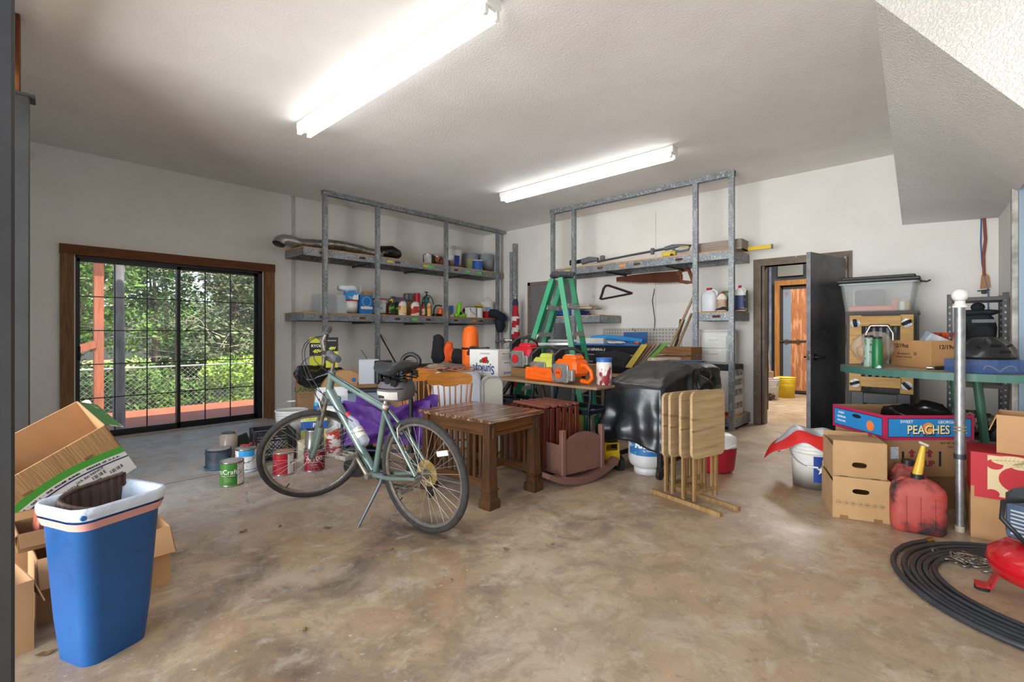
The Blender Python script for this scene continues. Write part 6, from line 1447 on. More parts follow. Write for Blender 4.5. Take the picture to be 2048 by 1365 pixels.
# milk crate with contents
q = fl(528, 925); t = thing('milk_crate', 'black plastic milk crate with lattice sides on the floor', 'crate', (q.x - .12, q.y + .12, 0), facing(q) + .12)
W_, D_, H_ = .33, .33, .28; lm = M()
for sy in (-1, 1):
    y = sy * D_ / 2
    for z0, z1 in ((0, .03), (.19, .205), (.215, .23), (.24, .28)): lm.box(-W_ / 2, W_ / 2, y - .006, y + .006, z0, z1); lm.box(y - .006, y + .006, -W_ / 2, W_ / 2, z0, z1)
for x in (-1, 1):
    for y in (-1, 1): lm.cbox((x * W_ / 2, y * D_ / 2, H_ / 2), (.03, .03, H_), b=.005)
lm.box(-W_ / 2, W_ / 2, -D_ / 2, D_ / 2, 0, .012); lm.build('frame', blackm, t); lt = M()
for sy in (-1, 1):
    for k in range(-5, 13):
        for sg in (1, -1):
            xa, xb_ = k * .033 - .13, k * .033 - .13 + .16 * sg * .9
            if abs(xa) < .16 and abs(xb_) < .165: lt.bar((xa, sy * D_ / 2, .03), (xb_, sy * D_ / 2, .19), .006, .006); lt.bar((sy * D_ / 2, xa, .03), (sy * D_ / 2, xb_, .19), .006, .006)
stuff(lt.build('lattice', blackm, t))
for i, (x, y, z, m, lab) in enumerate(((-.09, -.08, .11, mat('hot_pink', 'e0304f', .4), 'pink red spray can top in the milk crate'), (.04, -.09, .13, mat('magenta_plastic', 'b72f8f', .4), 'magenta capped can in the milk crate'), (-.02, .0, .16, white_p, 'white bottle in the milk crate'), (.10, -.02, .14, mat('pale_green_plastic', 'a5b79b', .5), 'pale green bottle in the milk crate'))):
    p = t.matrix_basis @ Vector((x, y, .013)); bottle(lab, (p.x, p.y, .013), .07, .07, .20 + .02 * (i % 2), white_p if i < 2 else m, m, None, round_=True, hb=.7)
# white pails by the timber jamb
q = Vector((-6.0, 2.35, 0)); q = atd(583, 880, 5.15); q.z = 0
bucket('white lidded pail with upright bail near the timber door jamb', q, .135, .155, .37, white_p, None, lid=white_p, rot=facing(q), bail='up')
q = atd(680, 880, 4.98); q.z = 0; bucket('white pail with blue rim print standing behind the bicycle fork', q, .14, .155, .46, white_p, mat('pail_faint_print', 'd3d6da', .5, col2='b7bcc4', nscale=12), lid=None, rot=facing(q), bail=None)
# cat litter bag
q = atd(655, 860, 5.12); t = thing('litter_bag', 'white paper litter bag with cyan and blue bands behind the head tube', 'bag', (q.x, q.y, .0), facing(q))
def sackpt(u, v, w, d, h, lean=.0):
    a = 2 * pi * u; c_, s_ = cos(a), sin(a); e = .5; pin = 1 - .25 * max(0, (v - .8) / .2); r_ = .9 + .1 * sin(pi * v)
    return (w / 2 * (abs(c_) ** e) * (1 if c_ > 0 else -1) * r_ + lean * v, d / 2 * (abs(s_) ** e) * (1 if s_ > 0 else -1) * r_ * (1 - .75 * max(0, (v - .7) / .3)), h * v)
def sack(t, name, m, w, d, h, v0=0, v1=1, grow=0, lean=0.0, nv=14):
    a = M().grid(lambda u, v: sackpt(u, v0 + (v1 - v0) * v, w + grow, d + grow, h, lean), 32, nv)
    if not grow:
        a.add([sackpt(i / 32, 1, w, d, h, lean) for i in range(32)], [tuple(range(32))]); a.add([sackpt(i / 32, 0, w, d, h, lean) for i in range(32)], [tuple(range(32))[::-1]])
    return a.build(name, m, t)
sack(t, 'sack', mat('white_paper_sack', 'e2e2e0', .55, col2='cfd0d2', nscale=4, bump=.3, bscale=12), .36, .20, .62, lean=.06)
sack(t, 'cyan_band', mat('cyan_ink', '2fb4cf', .5), .36, .20, .62, .70, .76, .004, .06, 2); sack(t, 'blue_band', mat('royal_blue_ink', ''), .36, .20, .62, .60, .70, .004, .06, 2)
text('ATO', .085, inkblue, t, (.05, -.107, .50), (pi / 2 - .0, 0, 0), bold=.002)
for i in range(4): text('~ ~ ~ ~', .06, mat('faint_blue', '9fb1cc', .6), t, (.01, -.107, .32 - .07 * i))
sd2 = M().cbox((0, 0, .2), (.34, .26, .4), b=.01)
# wagon
pur = mat('purple_nylon', '562a80', .6, col2='431f69', nscale=3, bump=.35, bscale=9)
qa, qb = atd(688, 880, 4.05), atd(862, 880, 3.95); c_ = (qa + qb) / 2; Lw = (qb - qa).length; ang = atan2(qb.y - qa.y, qb.x - qa.x)
t = thing('folding_wagon', 'purple fabric folding wagon with a black pull handle behind the bicycle', 'wagon', (c_.x, c_.y, 0), ang)
def wag(u, v):
    x = -Lw / 2 + Lw * u; z = .63 - .36 * v - .07 * sin(pi * u) * (1 - v) + .02 * sin(9 * u + 3 * v) - .03 * (1 - v) * noise.noise(Vector((u * 7, 0, 2))); y = .05 * sin(pi * v) * sin(pi * u * 3 + v * 2) + .05 * noise.noise(Vector((u * 5, v * 4, 1))) + .02 * noise.noise(Vector((u * 14, v * 9, 5)))
    return (x, -.02 + y, z)
M().grid(wag, 36, 14).grid(lambda u, v: (wag(u, v)[0], .24 + wag(u, v)[1], wag(u, v)[2] + .02), 36, 14).build('fabric_panel', pur, t)
M().grid(lambda u, v: (wag(u, 0)[0], .24 * v - .01 + 0, wag(u, 0)[2] - .10 * sin(pi * v) - .02), 24, 8).build('fabric_floor', pur, t)
fr3 = M()
for y in (-.035, .26):
    fr3.tube([(-Lw / 2, y, .61), (-Lw / 2, y, .24), (-Lw / 2 + .05, y, .22), (Lw / 2, y, .22)], .012, 8).tube([(-Lw / 2 + .02, y, .24), (0, y, .42), (Lw / 2, y, .24)], .009, 6)
fr3.tube([(-Lw / 2, -.035, .22), (-Lw / 2, .26, .22)], .012, 8).build('frame', mat('dark_blue_tube', '2b3340', .4, .3), t)
for x in (-Lw / 2 + .12, Lw / 2 - .10):
    for y in (-.05, .27): M().cyl((x, y - .018, .09), (x, y + .018, .09), .09, n=20).build('wheel', rubber, t); 
for x in (-Lw / 2 + .12, Lw / 2 - .10): M().cbox((x, .1, .15), (.05, .33, .12), b=.01).build('axle_bracket', blackm, t)
hx_ = Lw * .30
M().tube([(hx_, -.055, .22), (hx_, -.055, .62), (hx_, -.055, .66)], .019, 8).tube([(hx_, -.055, .62), (hx_, -.055, .90)], .0125, 8).build('pull_rod', blackm, t)
zc = .97; M().tube([(hx_ + .065 * cos(a) * (1 + .12 * cos(2 * a)), -.055, zc + .058 * sin(a) * (1 - .0 * a)) for a in [2 * pi * k / 28 for k in range(28)]], .019, 8, closed=True).build('pull_grip', blackm, t)
# cluster against the glass-door wall
q = atd(622, 815, 6.1); q.z = 0
lb = carton('tall brown moving carton marked large near the door jamb', q, .34, .34, .58, cardm, facing(q) + .1)
text('LARGE', .085, inkgreen, lb, (-.08, -.171, .50), bold=.002); text('18 x 18 x 24', .03, inkgreen, lb, (-.08, -.171, .44)); text('4.5 CU FT', .03, inkgreen, lb, (-.08, -.171, .405))
for z0, z1 in ((.30, .46), (.02, .16)): M().box(.045, .115, -.1712, -.1703, z0, z1).build('green_print', mat('green_print_ink', '2f8a6a', .6), lb)
M().box(.02, .14, -.1708, -.1702, 0, .58).build('white_print', mat('tan_white_print', 'cbbfa8', .7), lb)
q = atd(640, 790, 5.95); o = M().soft((0, 0, 0), (.66, .44, .26), None, .85).crumple(.06, 5, 6).build('bin_bag', bagblack); o.location = (q.x, q.y, .70); o.rotation_euler = (0, 0, facing(q)); tag(o, 'shiny black bin bag slumped over the tall brown carton', 'bag')
o.location.z = .685
for uu, w_, lab, dd in ((634, .17, 'yellow and black tool box carton standing on the bin bag, the wider one', 5.95), (664, .14, 'black and yellow tool box carton beside the first post on the bin bag', 5.85)):
    q = atd(uu, 700, dd); b = thing('tool_carton', lab, 'carton', (q.x, q.y, .78), facing(q)); M().cbox((0, 0, .185), (w_, .1, .37), b=.002).build('carton', mat('tool_yellow', 'c8c92c', .5), b)
    M().box(-w_ / 2 - .0005, w_ / 2 + .0005, -.0512, -.0502, .14 if uu == 634 else .20, .30 if uu == 634 else .3705).build('black_panel', inkblack, b)
    if uu == 634: text('RYOBI', .048, inkwhite, b, (0, -.0518, .262), bold=.001)
    text('40V', .06 if uu == 634 else .045, mat('yellow_ink', 'dfe04a', .5), b, (.0, -.0518, .195 if uu == 634 else .235), bold=.003, shear=.2)
    if uu != 634: text('BRUSHLESS', .020, inkwhite, b, (0, -.0518, .33))
q = atd(690, 790, 5.6); o = thing('cardboard_disc', 'round brown cardboard reel end with a blue dot leaning by the first post', 'reel', (q.x, q.y, .60), (-.25, 0, facing(q)))
o.location.z = .50
M().cyl((0, 0, 0), (0, .05, 0), .28, n=40).build('disc', cardm, o); M().tube([(.272 * cos(a), -.002, .272 * sin(a)) for a in [2 * pi * k / 40 for k in range(40)]], .004, 5, closed=True).build('rim_line', card2, o)
M().cyl((.10, -.001, .15), (.10, -.003, .15), .026, n=18).build('blue_dot', bluem, o)
q = atd(730, 800, 5.2); t = carton('smoky grey storage bin with a black rim behind the top tube', (q.x, q.y, .34), .34, .26, .24, mat('smoky_plastic', '5f6f7c', .25, alpha=.9, col2='8fa0aa', nscale=3), facing(q), open_=True, flaps=(0, 0, 0, 0), name='storage_bin', cat='storage bin'); M().box(-.175, .175, -.135, -.125, .225, .25).box(-.175, .175, .125, .135, .225, .25).box(-.175, -.165, -.135, .135, .225, .25).box(.165, .175, -.135, .135, .225, .25).build('rim', blackm, t); M().box(.0, .09, -.1325, -.1305, .12, .17).build('paper_tag', cardw, t)
carton('brown carton under the smoky storage bin', (q.x, q.y, 0), .40, .34, .335, cardm, facing(q))
q = atd(738, 745, 5.5); carton('tall dark carton under the clear open container', (q.x, q.y, .0), .26, .26, .62, card2, facing(q)); carton('clear open container on the dark carton behind the second post', (q.x, q.y, .625), .22, .22, .27, clearp2, facing(q), open_=True, flaps=(0, 0, 0, 0), name='storage_bin', cat='storage bin')
o = M().cbox((0, 0, .10), (.07, .2, .26), b=.01).build('black_case', blackm); o.location = (q.x + .17, q.y + .08, .66); tag(o, 'narrow black case beside the clear open container', 'case')
carton('plain brown carton holding the narrow black case', (q.x + .24, q.y + .20, 0), .30, .24, .62, cardm, facing(q))
a_ = atX(759, 668, WX + .03); b_2 = atX(800, 745, WX + .5); b_2.z = .55
tag(M().tube([(a_.x, a_.y, a_.z), (b_2.x, b_2.y, .0 + .60)], .012, 6).tube([(b_2.x, b_2.y, .6), (b_2.x + .25, b_2.y + .35, .0)], .012, 6).build('black_rod', blackm), 'slim black rod leaning on the wall beyond the second shelf post', 'rod')
a_ = atX(722, 700, WX + .03); tag(M().tube([(a_.x, a_.y, a_.z), (a_.x + .6, a_.y + .35, .02)], .005, 5).build('thin_wire', steel_d), 'thin wire leaning on the wall between the first two posts', 'wire')
# orange and black gear by the third post
q = atd(885, 720, 6.6); t = thing('storage_chest', 'dark chest under the orange and black gear by the third post', 'chest', (q.x + .1, q.y + .15, 0), radians(90)); M().cbox((0, 0, .38), (1.0, .45, .76), b=.01).build('body', card2, t); M().cbox((0, 0, .77), (1.04, .49, .03), b=.008).build('lid', blackm, t)
for uu, vv, w_, h_, m, lab, dd, nm in ((876, 705, .16, .40, mat('black_fabric', '1d1e21', .9, bump=.4), 'tall black folded fabric bag left of the third post', 6.45, 'bag'), (897, 700, .14, .30, mat('orange_fabric', 'e0581f', .8, col2='2a2526', nscale=5, lo=.55, hi=.6, bump=.4), 'orange and black jacket bundle beside the third post', 6.5, 'jacket'), (917, 708, .17, .20, mat('black_fabric', ''), 'small black camera style bag beside the orange roll', 6.5, 'bag')):
    q = atd(uu, vv, dd); o = M().soft((0, 0, h_ / 2), (w_, .14, h_)).crumple(.03, 8, w_ * 10).build('gear_' + nm, m); o.location = (q.x, q.y, .79); o.rotation_euler = (0, 0, facing(q)); tag(o, lab, nm)
q = atd(941, 700, 6.3); t = thing('sleeping_mat', 'upright bright orange rolled bag with a black strap', 'bag', (q.x, q.y, .72), facing(q)); M().lathe([(0, 0), (.10, .01), (.11, .1), (.105, .45), (.085, .55), (.03, .58), (0, .58)], 18).crumple(.008, 9).build('roll', mat('orange_nylon', 'ee6a17', .55, bump=.3, bscale=14), t); M().tube([(.11 * cos(a), .11 * sin(a), .28) for a in [2 * pi * k / 18 for k in range(18)]], .014, 6, closed=True).build('strap', blackm, t)
carton('brown carton supporting the orange rolled bag', (q.x, q.y, 0), .36, .3, .715, cardm, facing(q))
# under the bench
q = atd(1005, 800, 5.1)
for (uu, vv, w_, h_, m, lab, zz) in ((1078, 800, .22, .42, mat('grey_speckled', '8e949c', .7, col2='6e747c', nscale=30), 'grey speckled panel under the bench behind the ladder', 0), (1120, 800, .15, .40, cardm, 'tan tool carton with a lime band under the bench', 0), (1152, 800, .15, .38, mat('tan_card_lime', 'c09a62', .7), 'second tan tool carton under the bench', 0)):
    q = atd(uu, vv, 4.85); b = carton(lab, (q.x, q.y, 0), w_, .14, h_, m, facing(q)); 
    if m is not blackm and 'tan' in lab: M().box(-w_ / 2 - .0005, w_ / 2 + .0005, -.0715, -.0702, h_ - .07, h_ - .005).build('lime_band', mat('lime_band', 'aac42c', .6), b)
q = atd(1005, 775, 5.0); o = thing('jack_stand', 'orange and black floor jack behind the folding tables', 'jack', (q.x, q.y + .1, 0), facing(q)); M().cbox((0, 0, .10), (.3, .2, .05), b=.01).cbox((0, 0, .30), (.10, .10, .38), b=.02).build('body', orangem, o); M().cbox((0, 0, .51), (.16, .14, .05), b=.01).cbox((0, 0, .04), (.34, .24, .08), b=.02).build('saddle', blackm, o)

# ================================================================ foreground at the open front: bin and cartons
t = thing('waste_bin', 'blue plastic waste bin with a white liner in the foreground', 'bin', (-2.392, .285, 0), radians(112))
def rr_(w, d, r, n=6):
    o = []
    for cx_, cy_, a0 in ((w / 2 - r, d / 2 - r, 0), (-w / 2 + r, d / 2 - r, pi / 2), (-w / 2 + r, -d / 2 + r, pi), (w / 2 - r, -d / 2 + r, 3 * pi / 2)):
        for k in range(n + 1): a = a0 + pi / 2 * k / n; o.append((cx_ + r * cos(a), cy_ + r * sin(a)))
    return o
def loft(m, secs, close_bot=True, smooth=True):
    n = len(secs[0][0]); vs = []
    for pts, z in secs: vs += [(x, y, z if not callable(z) else z(x, y)) for x, y in pts]
    m.add(vs, [(i * n + k, i * n + (k + 1) % n, (i + 1) * n + (k + 1) % n, (i + 1) * n + k) for i in range(len(secs) - 1) for k in range(n)], smooth)
    if close_bot: m.add(vs[:n], [tuple(range(n))[::-1]])
    return m
bluebin = mat('scuffed_blue_bin', '1c5590', .38, col2='184a80', nscale=2.5, col3='12305c', n3=9, lo3=.60, hi3=.8)
loft(M(), [(rr_(.215, .200, .05), 0), (rr_(.245, .225, .055), .15), (rr_(.295, .262, .06), .555), (rr_(.31, .277, .062), .56), (rr_(.31, .277, .062), .575), (rr_(.285, .252, .055), .57), (rr_(.20, .18, .05), .02)]).build('body', bluebin, t)
liner = mat('white_liner_film', 'd5dde6', .35, alpha=.88, bump=.5, bscale=30); 
lm = M(); wob = lambda r, s: [(x * (1 + .018 * sin(13 * atan2(y, x) + s)), y * (1 + .02 * sin(11 * atan2(y, x) + s * 2))) for x, y in r]
loft(lm, [(wob(rr_(.317, .284, .065, 10), 1), .542), (wob(rr_(.326, .292, .065, 10), 2), .552), (rr_(.326, .292, .065, 10), .576), (rr_(.316, .282, .062, 10), .586), (rr_(.290, .257, .056, 10), .580), (rr_(.270, .238, .052, 10), .562), (wob(rr_(.262, .230, .05, 10), 3), .52), (wob(rr_(.23, .20, .05, 10), 1), .36)], False).build('bin_liner', liner, t)
loft(M(), [(wob(rr_(.300, .268, .062, 10), 1), .505), (wob(rr_(.317, .284, .062, 10), 1), .534)], False).build('pink_liner_edge', mat('pink_liner', 'd69a90', .5, alpha=.9), t)
M().cyl((-.14, -.138, .558), (-.142, -.150, .559), .009).build('blue_tag', bluem, t)
o = thing('ribbed_mat', 'brown ribbed boot mat curled inside the blue waste bin', 'mat', (-2.392, .285, 0), radians(112))
rib = mat('brown_ribbed_plush', '5e4a3e', .8, col2='49382e', nscale=12)
def rbm(u, v):
    K = ((.02, -.10), (-.085, -.092), (-.122, -.03), (-.115, .05), (-.05, .098), (.05, .105), (.125, .098)); q = u * 5.999; i = int(q); f = q - i; g = lambda k: Vector(K[max(0, min(6, k))])
    p = .5 * (2 * g(i) + (g(i + 1) - g(i - 1)) * f + (2 * g(i - 1) - 5 * g(i) + 4 * g(i + 1) - g(i + 2)) * f * f + (3 * g(i) - g(i - 1) - 3 * g(i + 1) + g(i + 2)) * f ** 3)
    w_ = .0035 * sin(110 * u); return (p.x + w_, p.y + w_, .40 + v * (.155 + .065 * u))
g_ = M().grid(rbm, 120, 6).build('ribbed_panel', rib, o); md = g_.modifiers.new('s', 'SOLIDIFY'); md.thickness = .008
M().tube([rbm(i / 40, 1) for i in range(41)], .008, 6).build('hem', rib, o)
o2 = M().soft((0, 0, 0), (.22, .14, .02)).crumple(.008, 20).build('ribbed_base', rib, o); o2.location = (.02, 0, .44)
# tilted fruit carton
apple = thing('fruit_carton', 'tilted open apple carton with a green and white printed side', 'carton')
W_, D_, H_ = .52, .34, .33; q = atd(100, 935, 2.42)
cwm = mat('corrugated_card', 'b08a5e', .85, col2='9f7a50', nscale=2, bump=.5, bscale=5, stretch=(22, 1, 1))
Ra = rz(facing(q) + .12) @ ry(-radians(30)) @ rx(radians(20)); apple.location = q; apple.rotation_euler = Ra.to_euler()
th = .006
M().box(-W_ / 2, W_ / 2, -D_ / 2, D_ / 2, -H_ / 2, -H_ / 2 + th).build('bottom', cardm, apple)
M().box(-W_ / 2, W_ / 2, -D_ / 2, -D_ / 2 + th, -H_ / 2, H_ / 2).build('side_panel', cwm, apple); M().box(-W_ / 2, W_ / 2, D_ / 2 - th, D_ / 2, -H_ / 2, H_ / 2).build('side_panel', cardm, apple)
M().box(-W_ / 2, -W_ / 2 + th, -D_ / 2, D_ / 2, -H_ / 2, H_ / 2).build('side_panel', cardm, apple); M().box(W_ / 2 - th, W_ / 2, -D_ / 2, D_ / 2, -H_ / 2, H_ / 2).build('side_panel', cardm, apple)
M().at(tr(W_ / 2, 0, H_ / 2) @ ry(radians(50))).box(0, .09, -D_ / 2 + .01, D_ / 2 - .01, -.004, 0).build('side_flap', mat('green_card_flap', '4d7a3c', .7, col2='c9c5b4', nscale=9, lo=.52, hi=.56), apple)
gm = mat('bright_green_print', '4a9a38', .6); y_ = -D_ / 2
def band(m, x0, x1, za, zb, nm, mt, off): # curved printed band across the front
    n = 20; a = M(); vs = []
    for i in range(n + 1):
        x = x0 + (x1 - x0) * i / n; vs += [(x, y_ - off, za(x)), (x, y_ - off, zb(x))]
    a.add(vs, [(2 * i, 2 * i + 2, 2 * i + 3, 2 * i + 1) for i in range(n)]); return a.build(nm, mt, m)
arc_ = lambda x: .008 + .05 * cos(x / .26 * 1.5)
band(apple, -W_ / 2, W_ / 2, lambda x: -H_ / 2, lambda x: arc_(x) - .005, 'green_field', gm, .0006)
band(apple, -W_ / 2 + .03, W_ / 2, lambda x: -H_ / 2, lambda x: arc_(x) - .045, 'white_field', mat('white_print_field', 'd9d8d3', .7), .0012)
band(apple, -W_ / 2 + .03, W_ / 2, lambda x: arc_(x) - .082, lambda x: arc_(x) - .074, 'navy_line', mat('navy_ink', '243764', .6), .0018)
for i, ch in enumerate('APPLES · CAT 1 · ONE VOLUME BUSHEL · PRODUCE OF U.S.A.'):
    x = -W_ / 2 + .05 + i * .0083; text(ch, .0135, inkblack, apple, (x, y_ - .0022, arc_(x) - .060), (pi / 2, -atan2(-.05 * 1.5 / .26 * sin(x / .26 * 1.5), 1), 0), bold=.0004)
text('100', .034, inkblack, apple, (-.17, y_ - .0022, -.075)); text('GRANNY SMITH', .024, inkblack, apple, (-.055, y_ - .0022, -.062)); text('U.S. EX FANCY', .018, inkblack, apple, (.09, y_ - .0022, -.048)); text('0738', .018, inkblack, apple, (.10, y_ - .0022, -.10))
bcm = M()
for cx_, cz_ in ((-.17, -.115), (-.06, -.105), (.03, -.105), (.12, -.075), (.19, -.10)):
    for k in range(14):
        if (k * 7) % 5 != 2: bcm.box(cx_ - .03 + k * .0042, cx_ - .03 + k * .0042 + (.0012 if k % 3 else .0024), y_ - .0022, y_ - .0014, cz_ - .011, cz_ + .011)
stuff(bcm.build('barcode', inkblack, apple))
for x in (-.12, .13): M().cbox((x, y_ - .001, arc_(x) + .004), (.035, .002, .016), b=.0008).build('vent_slot', card2, apple)
# cartons under it
q = Vector((-2.94, .34, 0)); cb_ = carton('low brown open carton behind the blue bin with its flap folded out', q, .46, .36, .27, cardm, radians(92), open_=True, fl=.13, flaps=(1, 1, 0, 0), ang=(2.3, 1.75, 1.6, 2.5))
carton('dark inner open carton with red and purple packets, propped on the low brown carton', (-2.99, .21, .275), .30, .22, .08, card2, radians(93), open_=True, fl=.08, flaps=(1, 0, 0, 1), ang=(2.6, 2.0, 1.6, 2.3))
carton('brown carton propping up the tilted apple carton', (-3.40, .20, 0), .44, .40, .36, cardm, radians(95))
o = M().cbox((0, 0, .17), (.16, .10, .14), b=.008).build('packet_box', mat('maroon_packet', '5c2740', .4, col2='a3572f', nscale=5)); o.location = (-2.98, .19, .275); o.rotation_euler = (0, .06, radians(95)); o.location.z = -.03 + .02; tag(o, 'maroon and purple packet box standing in the open brown carton', 'packet')
o.location.z = .185
o = M().cbox((0, 0, .17), (.09, .12, .14), b=.006).build('red_packet', mat('dark_red_packet', '7e2a2c', .5)); o.location = (-3.02, .32, .185); o.rotation_euler = (0, 0, radians(100)); tag(o, 'dark red packet beside the maroon one in the open carton', 'packet')
carton('low brown carton at the foot of the near steel column', (-2.67, -.06, 0), .28, .28, .265, cardm, radians(10), open_=True, flaps=(0, 0, 1, 0), fl=.1)
# leaves and scraps on the floor
lfm = mat('dry_leaf', '8a6f48', .8, col2='5f4a30', nscale=20)
LV = ((487, 1064, .05, 'dry brown leaf on the floor in line with the green paint can'), (655, 1057, .05, 'curled brown leaf on the floor in front of the bicycle kickstand'), (560, 1054, .03, 'tiny leaf scrap between the two larger leaves near the bicycle'),
    (700, 955, .05, 'brown leaf on the floor under the bicycle pedal'), (90, 1310, .05, 'brown leaf on the floor beside the foot of the blue bin'), (1012, 1100, .03, 'small leaf on the floor near the front foot of the end table'), (1385, 1003, .06, 'curled tan leaf at the foot of the folded tray tables'),
    (785, 1100, .025, 'leaf crumb on the floor beside the rear bicycle wheel'), (1105, 1090, .025, 'leaf crumb on the floor in front of the brown cradle'), (610, 1262, .03, 'small leaf alone on the open floor nearest the camera'), (905, 1162, .02, 'tiny leaf alone on the open floor beyond the nearest leaf'))
for i, (uu, vv, s, lab_) in enumerate(LV):
    q = fl(uu, vv); rr = random.Random(i); pts = [(s * .5 * cos(a) * (1 + .25 * cos(5 * a + i)), s * .32 * sin(a) * (1 + .3 * sin(4 * a))) for a in [2 * pi * k / 14 for k in range(14)]]
    a = M().add([(0, 0, .004)] + [(x, y, .002 + .010 * abs(x) / s) for x, y in pts], [(0, 1 + k, 1 + (k + 1) % 14) for k in range(14)]).build('dry_leaf', lfm); a.location = (q.x, q.y, .001); a.rotation_euler = (0, 0, rr.random() * 6)
    tag(a, lab_, 'leaf', 'dry leaves scattered on the floor')
# ================================================================ right-hand side by the back door
def col_at(u, z, Y): q = atY(u, 660, Y); return Vector((q.x, Y, z))
t = thing('cabinet', 'dark brown cabinet against the back wall under the clear tote', 'cabinet', (-.53, 6.46, 0), 0); bwn = mat('dark_brown_laminate', '3a332f', .5, col2='312b28', nscale=4)
M().box(-.29, .29, -.22, .22, 0, 1.40).build('body', bwn, t); M().box(-.30, .30, -.235, .225, 1.40, 1.43).build('top', bwn, t); M().box(-.28, .28, -.232, -.22, .06, 1.36).build('door', bwn, t)
t = thing('storage_tote', 'large clear tote with a black lid on the dark brown cabinet', 'tote', (-.56, 6.44, 1.431), 0)
def taper(m, w0, d0, w1, d1, z0, z1, n=5): return loft(m, [(rr_(w0, d0, .03, n), z0), (rr_(w1, d1, .03, n), z1)], True, False)
taper(M(), .56, .36, .64, .42, 0, .30).build('body', mat('tote_clear', 'aab0b2', .2, alpha=.42), t); loft(M(), [(rr_(.66, .44, .03), .285), (rr_(.67, .45, .03), .30), (rr_(.64, .42, .03), .305)], False).build('rim', clearp2, t)
M().cbox((0, 0, .325), (.69, .46, .035), b=.008).cbox((0, .0, .355), (.62, .40, .03), b=.008).build('lid', blackm, t); M().tube([(.34, -.1, .30), (.39, -.1, .29), (.42, -.1, .305)], .008, 6).build('latch', blackm, t)
for i, (x, w_, h_, m, lab, nm, cat) in enumerate(((-.06, .40, .06, orangem, 'orange red tray at the bottom of the clear tote', 'orange_tray', 'tray'), (.14, .06, .13, mat('orange_box_card', 'd9742f', .6), 'small orange box in the clear tote', 'orange_box', 'box'), (.20, .05, .10, whitem, 'small white jar in the clear tote', 'white_jar', 'jar'), (.245, .045, .09, mat('mustard', 'b58b2c', .6), 'small mustard coloured jar in the clear tote', 'mustard_jar', 'jar'), (-.08, .26, .17, mat('dark_cloth', '3d3b3c', .9), 'dark round case inside the clear tote', 'dark_case', 'case'))):
    o = M().cbox((0, 0, h_ / 2), (w_, .10 if i else .26, h_), b=.012).build(nm, m); p = t.location + Vector((x, -.06 if i in (1, 2, 3) else .03, .005 if i < 4 else .07)); o.location = p; tag(o, lab, cat)
# two furniture dollies leaning
dw = wood('dolly_pine', 'c19a58', 'a98148', 4, 0, .6)
def dolly(label, c, w, h, rot, lean, casters=True, m=dw, bars=0, grip=True):
    t = thing('furniture_dolly', label, 'dolly', c, (lean, 0, rot))
    for x in (-1, 1): M().cbox((x * (w / 2 - .05), 0, h / 2), (.10, .03, h), b=.004).build('board', m, t)
    for z in (.10, h - .06): M().cbox((0, -.022 if m is dw else 0, z), (w - .18, .02, .10), b=.004).build('board', m, t)
    M().cbox((0, .02, .06), (w - .16, .02, .03), b=.004).cbox((0, .02, h - .02), (w - .16, .02, .03), b=.004).build('rubber_strip', blackm, t)
    if grip: M().tube([(-w * .22, -.045, h * .25), (-w * .22, -.045, h * .76), (-w * .15, -.045, h * .86), (w * .12, -.045, h * .86), (w * .20, -.045, h * .76), (w * .20, -.045, h * .25)], .017, 8).build('metal_loop', chrome, t)
    for i in range(bars): M().cbox((-w / 2 + .14 + i * (w - .28) / max(1, bars - 1), .03, h * .45), (.03, .015, h * .8), b=.003).build('slat', steel_d, t)
    if casters:
        for x in (-1, 1):
            for z in (.08, h - .08):
                k = M().cyl((x * (w / 2 - .05), -.016, z), (x * (w / 2 - .05), -.022, z), .042, n=14).build('caster_plate', steel, t)
                a_ = .6 * x + z * 3; M().at(tr(x * (w / 2 - .05), -.055, z) @ ry(a_)).cyl((0, 0, -.013), (0, 0, .013), .04, n=16).build('caster_wheel', rubber, k)
    return t
dolly('pine furniture dolly leaning on the dark cabinet with its four casters out', (-.50, 5.86, .62), .50, .76, 0, -.06, bars=5)
o = dolly('black slatted dolly under the pine dolly', (-.50, 5.82, .02), .46, .60, 0, -.04, False, blackm, bars=5, grip=False)
# round patio table
tx, ty, tz = .12, 4.55, .95; green_e = mat('green_table_edge', '3c6b5e', .45, col2='335c50', nscale=5, col3='d5ddd8', n3=16, lo3=.73, hi3=.75)
t = thing('patio_table', 'oval table with a green rim and dusty top by the pole', 'table', (tx, ty, 0)); el = lambda s, n=56: [((.745 + s) * cos(2 * pi * k / n), (.50 + s) * sin(2 * pi * k / n)) for k in range(n)]
M().prism(el(-.02), tz - .03, tz, False).build('tabletop', mat('dusty_table_top', 'a08f7c', .6, col2='8d7d6b', nscale=5), t); M().ring(el(.012), el(-.02), tz - .045, tz + .002).build('rim', green_e, t)
gl2 = mat('green_table_leg', '35614f', .5)
for x, y in ((-.10, .10), (.02, .22), (.35, .1), (.35, -.25)): M().tube([(x, y, tz - .04), (x + .02, y, tz - .25), (x + .05, y + .02, .35), (x + .10, y + .04, 0)], .026, 10).build('leg', gl2, t)
